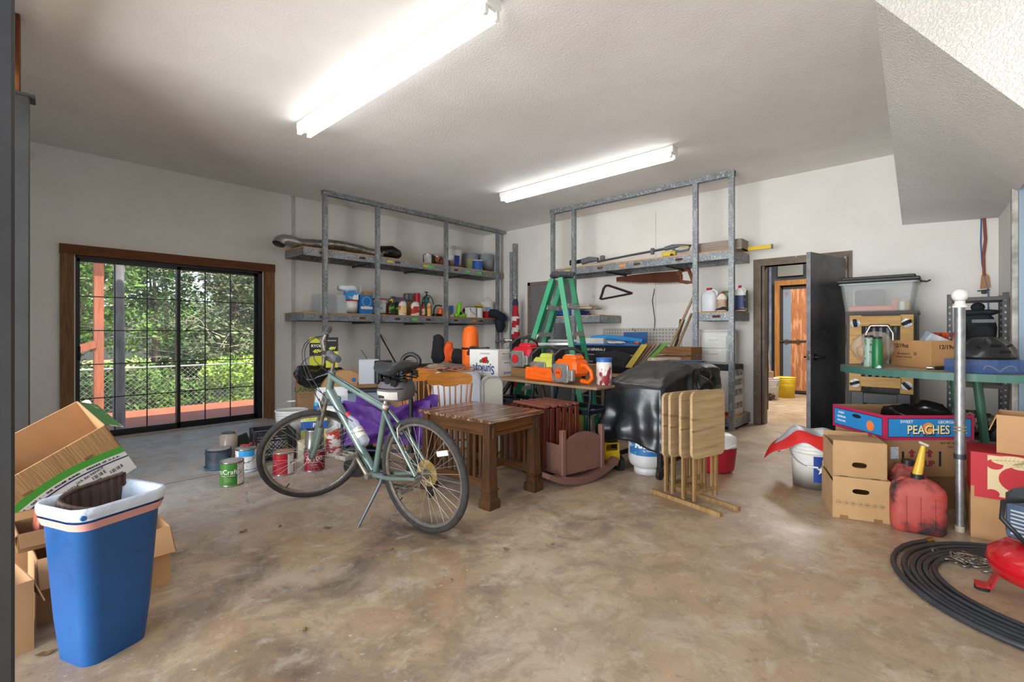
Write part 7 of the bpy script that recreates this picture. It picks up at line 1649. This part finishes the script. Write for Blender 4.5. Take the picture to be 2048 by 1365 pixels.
# things on the table
fz = tz + .001
bx = carton('brown open carton marked with sizes on the green rimmed table', (-.115, 4.70, fz), .36, .27, .195, mat('tan_carton', 'b58a5c', .8, col2='a77d50', nscale=3), radians(-48), open_=True, flaps=(0, 0, 1, 0), fl=.07, ang=(1, 1, 1.62, 1))
text('12/19oz', .042, inkblack, bx, (-.085, -.1352, .155), bold=.0008); text("Brookshire's", .024, inkblack, bx, (-.06, -.1352, .095)); text('GRANULATED SUGAR', .015, inkblack, bx, (-.06, -.1352, .07)); text('--------------', .014, inkblack, bx, (-.075, -.1352, .05)); M().box(.03, .055, -.1355, -.1351, .085, .11).build('printed_square', mat('brown_ink', '6e5a45', .6), bx)
text('12/19oz', .040, inkblack, bx, (.1802, -.02, .15), (pi / 2, 0, pi / 2), bold=.0008)
M().box(-.15, .02, .1292, .1296, .205, .255).box(.05, .15, .1292, .1296, .205, .255).build('red_print', mat('orange_red_ink', 'c14a22', .6, col2='8a2e14', nscale=30, lo=.5, hi=.53), bx)
o = M().cbox((0, 0, 0), (.16, .10, .09), Matrix.Rotation(.5, 4, 'Y') @ Matrix.Rotation(.4, 4, 'Z'), b=.004).build('small_box', mat('slate_blue_card', '6d7f96', .5, col2='c9ccd2', nscale=6)); o.location = (-.07, 4.70, fz + .185); tag(o, 'slate blue small box poking out of the open carton on the table', 'box')
q = atz(1722, 735, tz)
t = thing('snack_bag', 'clear bag with orange and brown contents on the table end', 'bag', (-.44, 4.58, fz), radians(30)); M().ball((0, 0, .10), .105, 18, 12, (1.0, .75, .95)).crumple(.018, 16).build('contents', mat('bag_contents', 'b07b3e', .5, col2='5f4a3a', nscale=7, lo=.45, hi=.55), t); M().ball((0, 0, .13), .135, 18, 10, (1.05, .8, .95), 0, pi * .8).crumple(.03, 12, 4).build('film', mat('clear_film', 'cdbfae', .15, alpha=.35), t)
for uu, dz, lab, mt in ((1742, .215, 'pale green labelled aerosol can with a black cap on the table', mat('pale_mint_label', '8fa596', .4, col2='4e6b5a', nscale=30, lo=.56, hi=.6)), (1755, .205, 'bright green aerosol can with a black cap on the table', mat('green_spray_label', '1b6a38', .35, col2='d5e3ea', nscale=6, lo=.56, hi=.6))):
    q = atz(uu, 735 if uu == 1742 else 737, tz); bottle(lab, (q.x + (.0 if uu > 1750 else -.012), q.y, fz), .064, .064, dz + .02, mt, blackm, None, round_=True, hb=.76, capr=.028, name='aerosol_can', cat='aerosol can', rot=facing(q))
t = thing('clear_bin', 'shallow blue tinted clear bin holding small cords under the helmet', 'storage bin', (.165, 4.24, fz), radians(40)); M().box(-.15, .15, -.12, .12, 0, .004).box(-.15, .15, -.12, -.116, 0, .085).box(-.15, .15, .116, .12, 0, .085).box(-.15, -.146, -.12, .12, 0, .085).box(.146, .15, -.12, .12, 0, .085).build('tray', mat('blue_tint_clear', '4f6ea6', .2, alpha=.38), t); M().tube([(-.1 + .02 * k, -.10 + .01 * sin(k * 1.3), .03 + .02 * sin(k)) for k in range(11)], .004, 6).build('cord_inside', mat('cream_cord', 'e0dc9a', .5), t)
hm = mat('helmet_black', '1b1c1f', .38); t = thing('bike_helmet', 'black vented cycling helmet resting on the blue tinted bin', 'helmet', (.165, 4.24, fz + .086), radians(40))
def hel(u, v):
    a = 2 * pi * u; ph = pi / 2 * (1 - v) * 1.05; k = 1 + (.05 * sin(8 * a) if .15 < v < .9 else 0)
    return (.155 * cos(a) * sin(pi / 2 * v) * k * (1.08 if cos(a) > 0 else 1), .115 * sin(a) * sin(pi / 2 * v) * k, .015 + .125 * cos(pi / 2 * v) * k)
M().grid(lambda u, v: hel(u, v), 48, 14).build('shell', hm, t); M().grid(lambda u, v: (hel(u, 1)[0] * (1 - .06 * v), hel(u, 1)[1] * (1 - .06 * v), .015 * (1 - v)), 48, 2).build('brim', blackm, t)
for (x, y, z, ry_, s) in ((-.02, -.095, .09, .1, 1), (.06, -.09, .085, -.3, 1), (-.09, -.075, .07, .5, .9), (.02, -.112, .05, 0, 1.1), (.10, -.065, .065, -.6, .9)): M().at(tr(x, y, z) @ rz(x * 3) @ rx(-.5) @ ry(ry_)).cbox((0, 0, 0), (.055 * s, .008, .014), b=.003).build('vent', mat('vent_black', '050506', .9), t)
M().at(tr(-.045, -.119, .035) @ rx(-.15)).lathe([(0, 0), (.014, 0)], 16).build('badge', mat('white_badge', 'e8e8e8', .4), t)
text('BELL', .008, inkblack, t, (-.045, -.1205, .035), (pi / 2 - .15, 0, 0))
M().bar((.12, -.08, .03), (.125, -.09, -.08), .02, .004).cbox((.125, -.09, -.083), (.04, .03, .012), b=.003).build('strap', blackm, t)
o = M().tube([(-.06, 0, .012), (0, .005, .016), (.07, 0, .010)], [.012, .014, .006], 8).build('pocket_knife', mat('knife_black_tan', '1f1f1f', .5, col2='9a7a45', nscale=16, lo=.56, hi=.6)); q = atz(1893, 741, tz); o.location = (q.x, q.y, fz); o.rotation_euler = (0, 0, .4); tag(o, 'black and tan pocket tool lying at the table edge', 'tool')
o = M().cyl((-.03, 0, .012), (.0, 0, .012), .012).cyl((.0, .005, .008), (.045, .012, .008), .007).build('socket_bit', chrome); q = atz(1865, 740, tz); o.location = (q.x, q.y, fz); tag(o, 'small shiny socket piece lying at the table edge', 'tool')
# upright pole with a ball finial
pp = Vector((.045, 3.955, 0)); t = thing('pole', 'upright grey metal pole with a white ball top in front of the green rimmed table', 'pole', pp)
M().cyl((0, 0, .03), (0, 0, .98), .021, n=16).cyl((0, 0, .45), (0, 0, 1.36), .0255, n=16).build('tube', mat('pole_galv', 'a6a8a9', .4, .7, col2='8c8e90', nscale=30), t); M().cyl((0, 0, 0), (0, 0, .035), .024, n=14).build('foot', mat('cream_foot', 'b5ad98', .6), t)
M().lathe([(.034, 1.355), (.036, 1.365), (.028, 1.372), (.024, 1.39), (.028, 1.395)], 18).ball((0, 0, 1.43), .040, 18, 12).build('finial', white_p, t); M().tube([(.029 * cos(a), .029 * sin(a), .60 + .003 * a) for a in [k * .5 for k in range(26)]], .004, 5).build('string_wrap', mat('jute', '9d8a62', .9), t)
M().cyl((0, 0, .44), (0, 0, .47), .029).build('clamp', steel_d, t)
# rack with backpack
rk_ = thing('metal_rack', 'black slotted angle rack behind the helmet', 'rack', (.165, 5.72, 0))
for x in (-.165, .165):
    for y in (-.22, .22): 
        o = M().box(x - .018, x + .018, y - .002, y + .002, 0, 1.53).box(x - .002 + (.016 if x > 0 else -.016), x + .002 + (.016 if x > 0 else -.016), y - .018, y + .018, 0, 1.53).build('upright', darksteel, rk_)
        h = M()
        for k in range(28): h.add([(x - .006, y - .0026, .06 + k * .052), (x + .006, y - .0026, .06 + k * .052), (x + .006, y - .0026, .078 + k * .052), (x - .006, y - .0026, .078 + k * .052)], [(0, 1, 2, 3)])
        stuff(h.build('punched_holes', mat('hole_light', 'a3a3a3', .7), o))
for z in (.35, .78, 1.10, 1.50): M().box(-.18, .18, -.235, .235, z - .03, z).build('rack_shelf', darksteel, rk_)
t = thing('backpack', 'black backpack in the slotted rack behind the helmet', 'backpack', (.165, 5.66, 1.101)); bf = mat('black_pack_fabric', '1b1d20', .85, col2='2a2d33', nscale=9, bump=.5, bscale=30)
M().soft((0, 0, .14), (.24, .16, .28)).crumple(.012, 9).build('main_body', bf, t); M().soft((.03, -.09, .09), (.15, .05, .15)).crumple(.008, 12).build('front_pocket', bf, t); M().cbox((-.09, -.08, .10), (.07, .05, .17), b=.02).build('side_pocket', bf, t)
M().soft((0, -.02, .275), (.28, .17, .05)).crumple(.01, 11).ball((.01, -.02, .32), .045, 12, 8, (1, 1, .9)).build('top_flap', bf, t); M().cbox((.04, -.117, .20), (.14, .006, .03), b=.002).build('grey_strap', greym, t)
o = M().soft((0, 0, .09), (.28, .3, .18)).crumple(.03, 14, 4).build('camo_bundle', mat('camo_fabric', '4f4438', .9, col2='b3a38b', nscale=22, lo=.52, hi=.56)); o.location = (.15, 5.65, .355 + .428); tag(o, 'mottled brown camouflage bundle on a lower shelf of the rack', 'bundle'); o.location.z = .352
# hanging wires
cxw = atY(1968, 500, WY - .02).x; w1 = M().tube([(cxw, WY - .02, 2.39), (cxw + .01, WY - .03, 2.15), (cxw - .005, WY - .03, 1.98), (cxw, WY - .035, 1.78)], .012, 6).build('wire', mat('red_brown_wire', '8c4a38', .6)); 
hw_ = thing('hanging_wires', 'red and blue wires hanging from the soffit with a card tag', 'wires', (cxw, WY - .03, 1.78)); w1.parent = hw_; w1.location = (-cxw, -(WY - .03), -1.78)
M().tube([(-.02, 0, .60), (-.025, -.005, .35), (-.015, 0, .12), (.0, 0, .02), (.03, 0, -.15), (.03, 0, -.38)], .005, 6).build('wire', bluem, hw_); M().prism([(-.03, 0), (.04, .01), (.035, .13), (.0, .17), (-.02, .12)], -.0, .003).at(Matrix.Identity(4)); a = M().at(rx(pi / 2)); a.prism([(-.03, -.13), (.045, -.12), (.035, .0), (.0, .04), (-.02, 0)], .0, .003); a.build('card_tag', cardm, hw_)
M().cbox((.0, 0, -.16), (.04, .03, .04), b=.006).bar((-.05, 0, -.15), (.04, 0, -.14), .02, .01).build('connector', mat('dark_connector', '3c3a36', .6), hw_)
# ---- cartons under the table
A42 = radians(42.5); xv = Vector((cos(A42), sin(A42), 0)); yv = Vector((-sin(A42), cos(A42), 0)); FL_ = Vector((-.322, 4.066, 0))
def stack_c(w, d, off=(0, 0)): return FL_ + xv * (w / 2 + off[0]) + yv * (d / 2 + off[1])
q = stack_c(.56, .40, (.03, .04)); b0 = carton('brown carton on the floor under the carton with arrow prints', (q.x, q.y, 0), .56, .40, .225, card2, A42)
q = stack_c(.58, .48, (.0, .01)); b1 = carton('brown carton with dark red arrow prints and slot vents', (q.x, q.y, .230), .58, .48, .245, mat('up_carton', 'a17a54', .85, col2='94704a', nscale=3), A42)
for x in (-.10, .02): 
    text('UP', .055, inkred, b1, (x, -.2405, .085), bold=.002); M().at(tr(x, -.2401, .15) @ rx(pi / 2)).prism([(-.012, -.02), (.012, -.02), (.012, .008), (.028, .008), (0, .036), (-.028, .008), (-.012, .008)], 0, .0005).build('arrow_print', inkred, b1)
for x in (-.16, -.045, .09): M().cbox((x, -.2405, .12), (.016, .002, .10), b=.0008).build('vent_slot', inkblack, b1)
M().box(-.245, -.19, -.2412, -.2403, .12, .20).build('shipping_label', mat('pale_blue_paper', 'c3ccd6', .6, col2='7f8893', nscale=60, lo=.56, hi=.6), b1); text('NET WT 40 LBS', .02, inkblack, b1, (.16, -.2405, .225)); text('(18.2 KG)', .018, inkblack, b1, (.18, -.2405, .20))
pk = thing('peach_carton', 'open blue and magenta fruit tray carton lettered for peaches', 'carton', stack_c(.60, .52) + Vector((0, 0, .480)), A42)
mg = mat('magenta_print', 'b02350', .55); pb_ = mat('bright_blue_print', '2a83c2', .5); Wp, Dp, Hp = .60, .52, .165
M().box(-Wp / 2, Wp / 2, -Dp / 2, Dp / 2, 0, .005).build('bottom', cardm, pk)
for i, (a, b, c, e) in enumerate(((-Wp / 2, Wp / 2, -Dp / 2, -Dp / 2 + .006), (-Wp / 2, Wp / 2, Dp / 2 - .006, Dp / 2), (-Wp / 2, -Wp / 2 + .006, -Dp / 2 + .006, Dp / 2 - .006), (Wp / 2 - .006, Wp / 2, -Dp / 2 + .006, Dp / 2 - .006))): M().box(a, b, c, e, .005, Hp - (.0 if i < 2 else .006)).build('side_panel', cardm, pk)
M().box(-Wp / 2 - .001, Wp / 2 + .001, -Dp / 2 - .0015, -Dp / 2, 0, Hp + .001).build('front_print', mg, pk); M().box(-Wp / 2 + .02, Wp / 2 - .02, -Dp / 2 - .0022, -Dp / 2 - .0015, .018, Hp - .02).build('front_field', inkblack, pk); M().box(-Wp / 2 + .024, Wp / 2 - .024, -Dp / 2 - .0028, -Dp / 2 - .0020, .022, Hp - .024).build('front_field', pb_, pk)
M().box(-Wp / 2 - .0015, -Wp / 2, -Dp / 2, Dp / 2, 0, Hp + .001).build('side_print', mg, pk); M().box(-Wp / 2 - .0022, -Wp / 2 - .0015, -Dp / 2 + .02, Dp / 2 - .02, .018, Hp - .02).build('side_field', inkblack, pk); M().box(-Wp / 2 - .0028, -Wp / 2 - .0020, -Dp / 2 + .024, Dp / 2 - .024, .022, Hp - .024).build('side_field', pb_, pk)
yf = -Dp / 2 - .0032
M().at(tr(-.01, yf, .075) @ rx(pi / 2)).prism([(.042 * cos(a), .042 * sin(a)) for a in [2 * pi * k / 24 for k in range(24)]], -.0002, .0003).build('peach_print', mat('peach_orange', 'e8763a', .5, col2='f0a04a', nscale=9), pk)
text('PEACHES', .082, inkblack, pk, (-.006, yf - .0006, .062), sx=.86, bold=.004); text('PEACHES', .082, inkcream, pk, (-.01, yf - .0014, .066), sx=.86, bold=.0012)
text('SWEET', .028, inkwhite, pk, (-.155, yf, .122)); text('GEORGIA', .028, inkwhite, pk, (.115, yf, .120)); text('GROWN IN THE U.S.A.', .009, inkblack, pk, (0, yf - .0008, .030))
xf = -Wp / 2 - .0032
text('SWEET', .022, inkwhite, pk, (xf, .16, .115), (pi / 2, 0, -pi / 2)); text('GEORGIA', .022, inkwhite, pk, (xf, .16, .085), (pi / 2, 0, -pi / 2)); text('PEACHES', .022, inkwhite, pk, (xf, .16, .055), (pi / 2, 0, -pi / 2))
M().at(tr(xf, -.13, .070) @ rz(-pi / 2) @ rx(pi / 2)).prism([(.036 * cos(a) * (1 + .08 * cos(a)), .036 * sin(a)) for a in [2 * pi * k / 24 for k in range(24)]], 0, .0004).build('peach_print', MC['peach_orange'], pk); M().at(tr(xf, .0, .115) @ rz(-pi / 2) @ rx(pi / 2)).prism([(.045 * cos(a), .014 * sin(a)) for a in [2 * pi * k / 20 for k in range(20)]], 0, .0006).build('hand_hole', inkblack, pk)
for i, (x, y, s, lab) in enumerate(((.02, -.05, .13, 'glossy black bag heaped in the peach carton, the larger heap'), (-.14, .02, .08, 'smaller black bag heap in the peach carton'))):
    o = M().ball((0, 0, 0), s, 22, 14, (1.5 if i == 0 else 1, 1.2, .75)).crumple(.05, 11, i * 3).build('black_bag', bagblack); p = stack_c(.60, .52) + xv * (x + .1) + yv * y; o.location = (p.x, p.y, .485 + s * .9); tag(o, lab, 'bag')
# double brown carton with hand holes
P0, P1 = Vector((-.56, 3.70, 0)), Vector((-.275, 3.79, 0)); an = atan2((P1 - P0).y, (P1 - P0).x)
xv2 = Vector((cos(an), sin(an), 0)); yv2 = Vector((-sin(an), cos(an), 0)); cc = (P0 + P1) / 2 + yv2 * .21
def vented(label, c, w, d, h, z, rot, holes, hm=cardm):
    t = thing('vented_carton', label, 'carton', (c.x, c.y, z), rot); oc = lambda r_, s_: [(s_[0] + r_[0] * (abs(cos(a)) ** .5 * (1 if cos(a) > 0 else -1)), s_[1] + r_[1] * sin(a)) for a in [2 * pi * k / 24 + .001 for k in range(24)]]
    hx, hz, hw2, hh = holes
    # front panel as a ring around the hand hole
    out = []
    for k in range(24):
        a = 2 * pi * k / 24 + .001; c_, s_ = cos(a), sin(a); m_ = max(abs(c_), abs(s_)); x_ = c_ / m_ * w / 2; z_ = s_ / m_ * h / 2
        out.append((x_, z_))
    inn = oc((hw2, hh), (hx, hz - h / 2))
    f = M().at(tr(0, -d / 2, h / 2) @ rx(pi / 2)); f.ring(out, inn, -.005, 0); fixn(f.build('front_panel', hm, t))
    M().box(-w / 2, w / 2, d / 2 - .005, d / 2, 0, h).build('side_panel', hm, t); M().box(-w / 2, w / 2, -d / 2, d / 2, 0, .005).build('bottom', hm, t)
    for s in (-1, 1): M().box(s * w / 2 - .0025, s * w / 2 + .0025, -d / 2, d / 2, 0, h * (1 if s > 0 else .86)).build('side_panel', hm, t)
    for s in (-.6, .6): M().cbox((s * w / 2, -d / 2 - .0008, .012), (.045, .002, .024), b=.0006).build('foot_notch', card2, t)
    return t
pale = mat('pale_cardboard', 'b8946a', .85, col2='ab875d', nscale=3)
lo_c = vented('lower pale carton printed with a row of numbers in leaf outlines', cc, .30, .42, .27, 0, an, (.0, .185, .045, .016), pale)
for i, s_ in enumerate(('110', '130', '150', '175', '200', '230', '250')):
    x = -.118 + i * .038; text(s_, .0125, inkblack, lo_c, (x, -.2105, .105)); a = M().at(tr(x, -.2104, .105) @ rx(pi / 2)); n = 16
    o1 = [(.0155 * cos(2 * pi * k / n) * (1.0), .0135 * sin(2 * pi * k / n)) for k in range(n)]; i1 = [(p[0] * .93, p[1] * .93) for p in o1]; a.ring(o1, i1, 0, .0004); a.build('number_outline', inkblack, lo_c)
up_c = vented('upper pale carton nested in the numbered carton, its side cut low', cc + yv2 * .02, .285, .38, .25, .245, an, (.0, .10, .04, .018), pale)
M().box(-.142, .142, -.185, .0, .248, .252).build('top_flap', pale, up_c)
# bucket with a star and a pet food bag
q = fl(1622, 975); t = bucket('white pail with a blue flag and white star print behind the pale cartons', (q.x - .0, q.y + .06, 0), .135, .152, .37, white_p, None, rot=facing(q)); M().lathe([(.1405, .06), (.1475, .26)], 10, 4.75, 5.5).build('blue_flag_print', inkblue, t)
sp5 = [((.04 if k % 2 == 0 else .016) * sin(pi * k / 5), (.04 if k % 2 == 0 else .016) * cos(pi * k / 5)) for k in range(10)]
a = 5.12; M().at(tr(.1505 * cos(a), .1505 * sin(a), .16) @ rz(a + pi / 2) @ rx(pi / 2)).prism(sp5, -.001, .001).build('star_print', inkwhite, t)
t2 = thing('pet_food_bag', 'red and silver pet food bag slumped over the star print pail', 'bag', (q.x, q.y + .07, .372), facing(q) - .2)
def pbag(u, v, top=True):
    x = -.30 + .50 * u; y = -.20 + .42 * v; z = .055 * sin(pi * u) ** .5 * sin(pi * v) ** .5 * (1 if top else -.1) + .02; dr = max(0, hypot(x, y) - .16); return (x, y, z - dr * 1.0 + .012 * sin(14 * u + 5 * v))
M().grid(lambda u, v: pbag(u, v), 26, 18).grid(lambda u, v: pbag(u, v, False), 26, 18).build('bag_body', mat('silver_bag_print', 'c9cbce', .4, col2='8e9297', nscale=7, stretch=(1, 4, 1), bump=.5, bscale=8), t2)
M().grid(lambda u, v: (lambda p: (p[0], p[1] - .002, p[2] + .003))(pbag(.0 + u * .12, v)), 4, 18).grid(lambda u, v: (lambda p: (p[0], p[1] - .002, p[2] + .003))(pbag(u, v * .16)), 26, 4).build('red_border', mat('bag_red', 'c5231f', .4), t2)
# petrol cans
gasr = mat('worn_gas_can', 'ad5249', .6, col2='a02c1e', nscale=5, col3='33282a', n3=6, lo3=.48, hi3=.62)
def gascan(label, loc, rot, w, d, h, spout):
    t = thing('gas_can', label, 'gas can', loc, rot); secs = []
    for z, s, r_ in ((0, .86, .04), (.02, .97, .05), (.06, 1, .05), (h * .72, 1, .05), (h * .84, .93, .05), (h * .93, .7, .04), (h, .38, .02)):
        secs.append(([(x * s, y * (s if s > .9 else s * .9)) for x, y in rr_(w, d, r_, 5)], z))
    a = loft(M(), secs, True); n = len(secs[0][0]); a.add(a.v[(len(secs) - 1) * n: len(secs) * n], [tuple(range(n))]); bd = a.build('body', gasr, t)
    for x in (-.25, .0, .25): M().tube([(x * w, -d / 2 - .0005, .05), (x * w, -d / 2 - .0005, h * .7)], .0045, 5).build('moulded_rib', gasr, bd)
    M().cyl((0, 0, h - .01), (0, 0, h + .025), .032, n=18).build('cap', blackm, t)
    if spout: M().tube([(0, 0, h + .02), (.012, 0, h + .09), (.028, 0, h + .20)], [.025, .022, .012], 12).build('spout', mat('yellow_spout', 'd8b03a', .35, alpha=.95), t); M().cbox((.03, 0, h + .21), (.05, .022, .015), Matrix.Rotation(.4, 4, 'Y'), b=.004).build('spout_tip', mat('spout_tip_grey', 'b9b6b0', .5), t)
    M().tube([(-w * .12, .0, h * .93), (-w * .30, 0, h * .97), (-w * .42, 0, h * .84)], .018, 8).build('handle', gasr, t)
    return t
q = fl(1835, 1040); gascan('worn red petrol can with a yellow spout in front of the cartons', (-.145, 3.80, 0), radians(12), .265, .16, .32, True)
gascan('second dusty red petrol can behind the one with the yellow spout', (-.235, 4.00, 0), radians(70), .20, .17, .34, False) if False else None
gc2 = gascan('second dusty red petrol can behind the one with the yellow spout', (-.20, 3.985, 0), radians(30), .20, .12, .36, False)
# red and cream patterned carton with an open carton on it
rc = thing('patterned_carton', 'red and cream leaf patterned carton beside the pole', 'carton', (.305, 4.07, .245), radians(2)); rm = mat('pattern_red', 'b3202b', .55); crm = mat('pattern_cream', 'd3bd92', .6)
Wr, Dr, Hr = .44, .34, .26
M().box(-Wr / 2, Wr / 2, -Dr / 2, Dr / 2, 0, Hr).build('carton', rm, rc); yfr = -Dr / 2
M().at(tr(0, yfr - .0004, 0) @ rx(pi / 2)).prism([(-.15, .02), (.215, .0), (.215, .25), (-.15, .25)], 0, .0004).build('cream_field', crm, rc)
def blob(cx_, cz_, a_, b_, m, off, nm, rot=0): M().at(tr(cx_, yfr - off, cz_) @ rx(pi / 2) @ rz(rot)).prism([(a_ * cos(t2_), b_ * sin(t2_)) for t2_ in [2 * pi * k / 22 for k in range(22)]], 0, .0004).build(nm, m, rc)
blob(-.02, .125, .085, .075, rm, .001, 'fruit_shape'); blob(.11, .07, .075, .065, rm, .001, 'fruit_shape'); blob(-.12, .20, .035, .03, rm, .001, 'fruit_shape'); blob(-.13, .03, .03, .025, rm, .001, 'fruit_shape')
lv = mat('leaf_outline', '8a7446', .7)
for cx_, cz_, r_ in ((.02, .215, .25), (.13, .17, -.4), (.06, .025, .2), (-.06, .23, .1)):
    blob(cx_, cz_, .075, .026, crm, .0016, 'leaf_shape', r_); M().at(tr(cx_, yfr - .0022, cz_) @ rx(pi / 2) @ rz(r_)).box(-.072, .072, -.001, .001, 0, .0003).build('leaf_vein', lv, rc)
    for k in range(7):
        x = -.055 + k * .017; hgt = .022 * (1 - (x / .075) ** 2); M().at(tr(cx_, yfr - .0022, cz_) @ rx(pi / 2) @ rz(r_)).bar((x, 0, 0), (x + .012, hgt, 0), .0012, .0004).bar((x, 0, 0), (x + .012, -hgt, 0), .0012, .0004).build('leaf_vein', lv, rc)
M().box(-.22, -.205, yfr - .001, yfr - .0004, .0, .06).build('tan_tape', cardm, rc)
carton('plain brown carton under the patterned carton', (.305, 4.08, 0), .44, .34, .24, cardm, radians(2))
oc_ = carton('brown open carton with a white label on the patterned carton', (.39, 4.08, .506), .36, .28, .22, mat('glossy_tan_card', 'b98a58', .5, col2='aa7b4a', nscale=2), radians(-4), open_=True, flaps=(0, 0, 1, 1), fl=.1); M().box(-.02, .12, -.1415, -.1405, .09, .20).build('white_label', cardw, oc_)
for p_ in range(0): pass
# compressor
rc_ = thing('air_compressor', 'red pancake air compressor with a blue grey motor cover at the frame edge', 'compressor', (.335, 3.16, 0), radians(60)); rdm = mat('compressor_red', 'b9141f', .28, col2='a8121b', nscale=3, coat=.4)
M().lathe([(0, .06), (.12, .065), (.19, .10), (.215, .155), (.205, .20), (.15, .245), (.06, .26), (0, .26)], 36).build('tank', rdm, rc_)
for a in (2.2, 4.05, 5.9): 
    c_, s_ = cos(a), sin(a); M().bar((.17 * c_, .17 * s_, .11), (.20 * c_, .20 * s_, .02), .07, .006, up=(c_, s_, .2)).bar((.20 * c_, .20 * s_, .022), (.25 * c_, .25 * s_, .022), .07, .006).build('leg', rdm, rc_); M().cyl((.225 * c_, .225 * s_, 0), (.225 * c_, .225 * s_, .02), .028, n=14).build('rubber_foot', rubber, rc_)
mb = mat('blue_grey_cover', '4c5d74', .5, col2='3d4a5d', nscale=6)
M().cbox((.0, .02, .385), (.25, .19, .23), b=.03).build('motor_cover', mat('charcoal_cover', '33363b', .5, col2='474a4f', nscale=8), rc_)
fc = M().cbox((.0, -.08, .37), (.22, .02, .17), b=.008).cbox((-.115, .02, .36), (.025, .16, .16), b=.008).build('front_shield', mb, rc_)
for k in range(7): M().box(-.08, .02, -.0915, -.0895, .305 + k * .017, .312 + k * .017).build('vent_slot', blackm, fc); 
for k in range(7): M().box(-.1295, -.1275, -.04, .08, .30 + k * .017, .307 + k * .017).build('vent_slot', mat('pale_slot', 'b9bdc0', .5), fc)
M().box(.03, .10, -.0915, -.0902, .30, .38).build('warning_sticker', mat('sticker', 'dcdcdc', .5, col2='b04a3a', nscale=20, lo=.55, hi=.6), fc)
M().tube([(-.12, .04, .46), (-.22, .06, .46), (-.27, .04, .40), (-.23, -.02, .31), (-.15, -.05, .27)], .010, 8).build('air_line', blackm, rc_); M().tube([(-.18, -.06, .265), (-.05, -.14, .285), (.12, -.14, .29)], .011, 8).cbox((-.17, -.05, .265), (.05, .04, .03), b=.008).build('regulator', blackm, rc_)
M().at(tr(0, 0, 0)).lathe([(.216, .13), (.2165, .165)], 6, 3.6, 3.95).build('side_label', mat('sticker', ''), rc_)
# hose coil
hz = M(); cxh, cyh = .375, 3.20
hose = thing('air_hose', 'coiled black rubber air hose with brass ends on the floor', 'hose', (0, 0, 0)); hbm = mat('hose_rubber', '26272a', .5, col2='34363a', nscale=8)
pts = []; turns = 5.35
for k in range(int(turns * 40) + 1):
    a = 2.45 + 2 * pi * k / 40; tn = k / 40; rr3 = .60 - .035 * tn; ex = 1.0
    x, y = rr3 * cos(a) * ex, rr3 * sin(a) * 1.02
    pts.append((cxh + x + .012 * sin(a * 2 + tn), cyh + y, .014 + .002 * sin(a * 3 + tn * 2) ** 2))
M().tube(pts, .013, 8).build('hose', hbm, hose)
e = Vector(pts[-1]); d_ = (Vector(pts[-1]) - Vector(pts[-3])).normalized(); brass = mat('brass', 'a8863f', .35, .9)
M().cyl(e, e + d_ * .05, .015, n=10).cyl(e + d_ * .05, e + d_ * .08, .011, n=10).build('coupling', brass, hose)
e = Vector(pts[0]); d_ = (Vector(pts[0]) - Vector(pts[2])).normalized(); M().cyl(e, e + d_ * .05, .015, n=10).build('coupling', brass, hose)
# chain heap
ch = thing('steel_chain', 'heap of grey steel chain inside the hose coil', 'chain', (0, 0, 0)); q = fl(1938, 1128); rr = random.Random(11); cm_ = mat('chain_grey', '8f8c86', .4, .8, col2='6b5c4c', nscale=14)
lk = None
for i in range(46):
    a = rr.uniform(0, 2 * pi); r_ = abs(rr.gauss(0, .05)); p = Vector((q.x + r_ * 1.3 * cos(a), q.y + r_ * sin(a) * 1.1, .010 + .03 * max(0, 1 - r_ / .07) * rr.random()))
    if lk is None: lk = M().tube([(.023 * cos(t3) + (.012 if cos(t3) > 0 else -.012), .017 * sin(t3), 0) for t3 in [2 * pi * k / 16 for k in range(16)]], .0055, 6, closed=True).build('link', cm_, ch); o = lk
    else: o = lk.copy(); COL.objects.link(o)
    o.location = p; o.rotation_euler = (rr.uniform(-.8, .8), rr.uniform(-.4, .4), rr.uniform(0, 6)); 
# right door frame strip
struct(M().box(.33, .36, 4.96, 5.08, 0, 2.35).build('trim_7', mat('white_peeling_trim', 'c9c6c0', .7, col2='8f8a84', nscale=10))); struct(M().box(.36, .42, 4.90, 5.08, 0, 2.6).build('trim_8', mat('blue_grey_trim', '7f909e', .5, .3)))
finish_text()
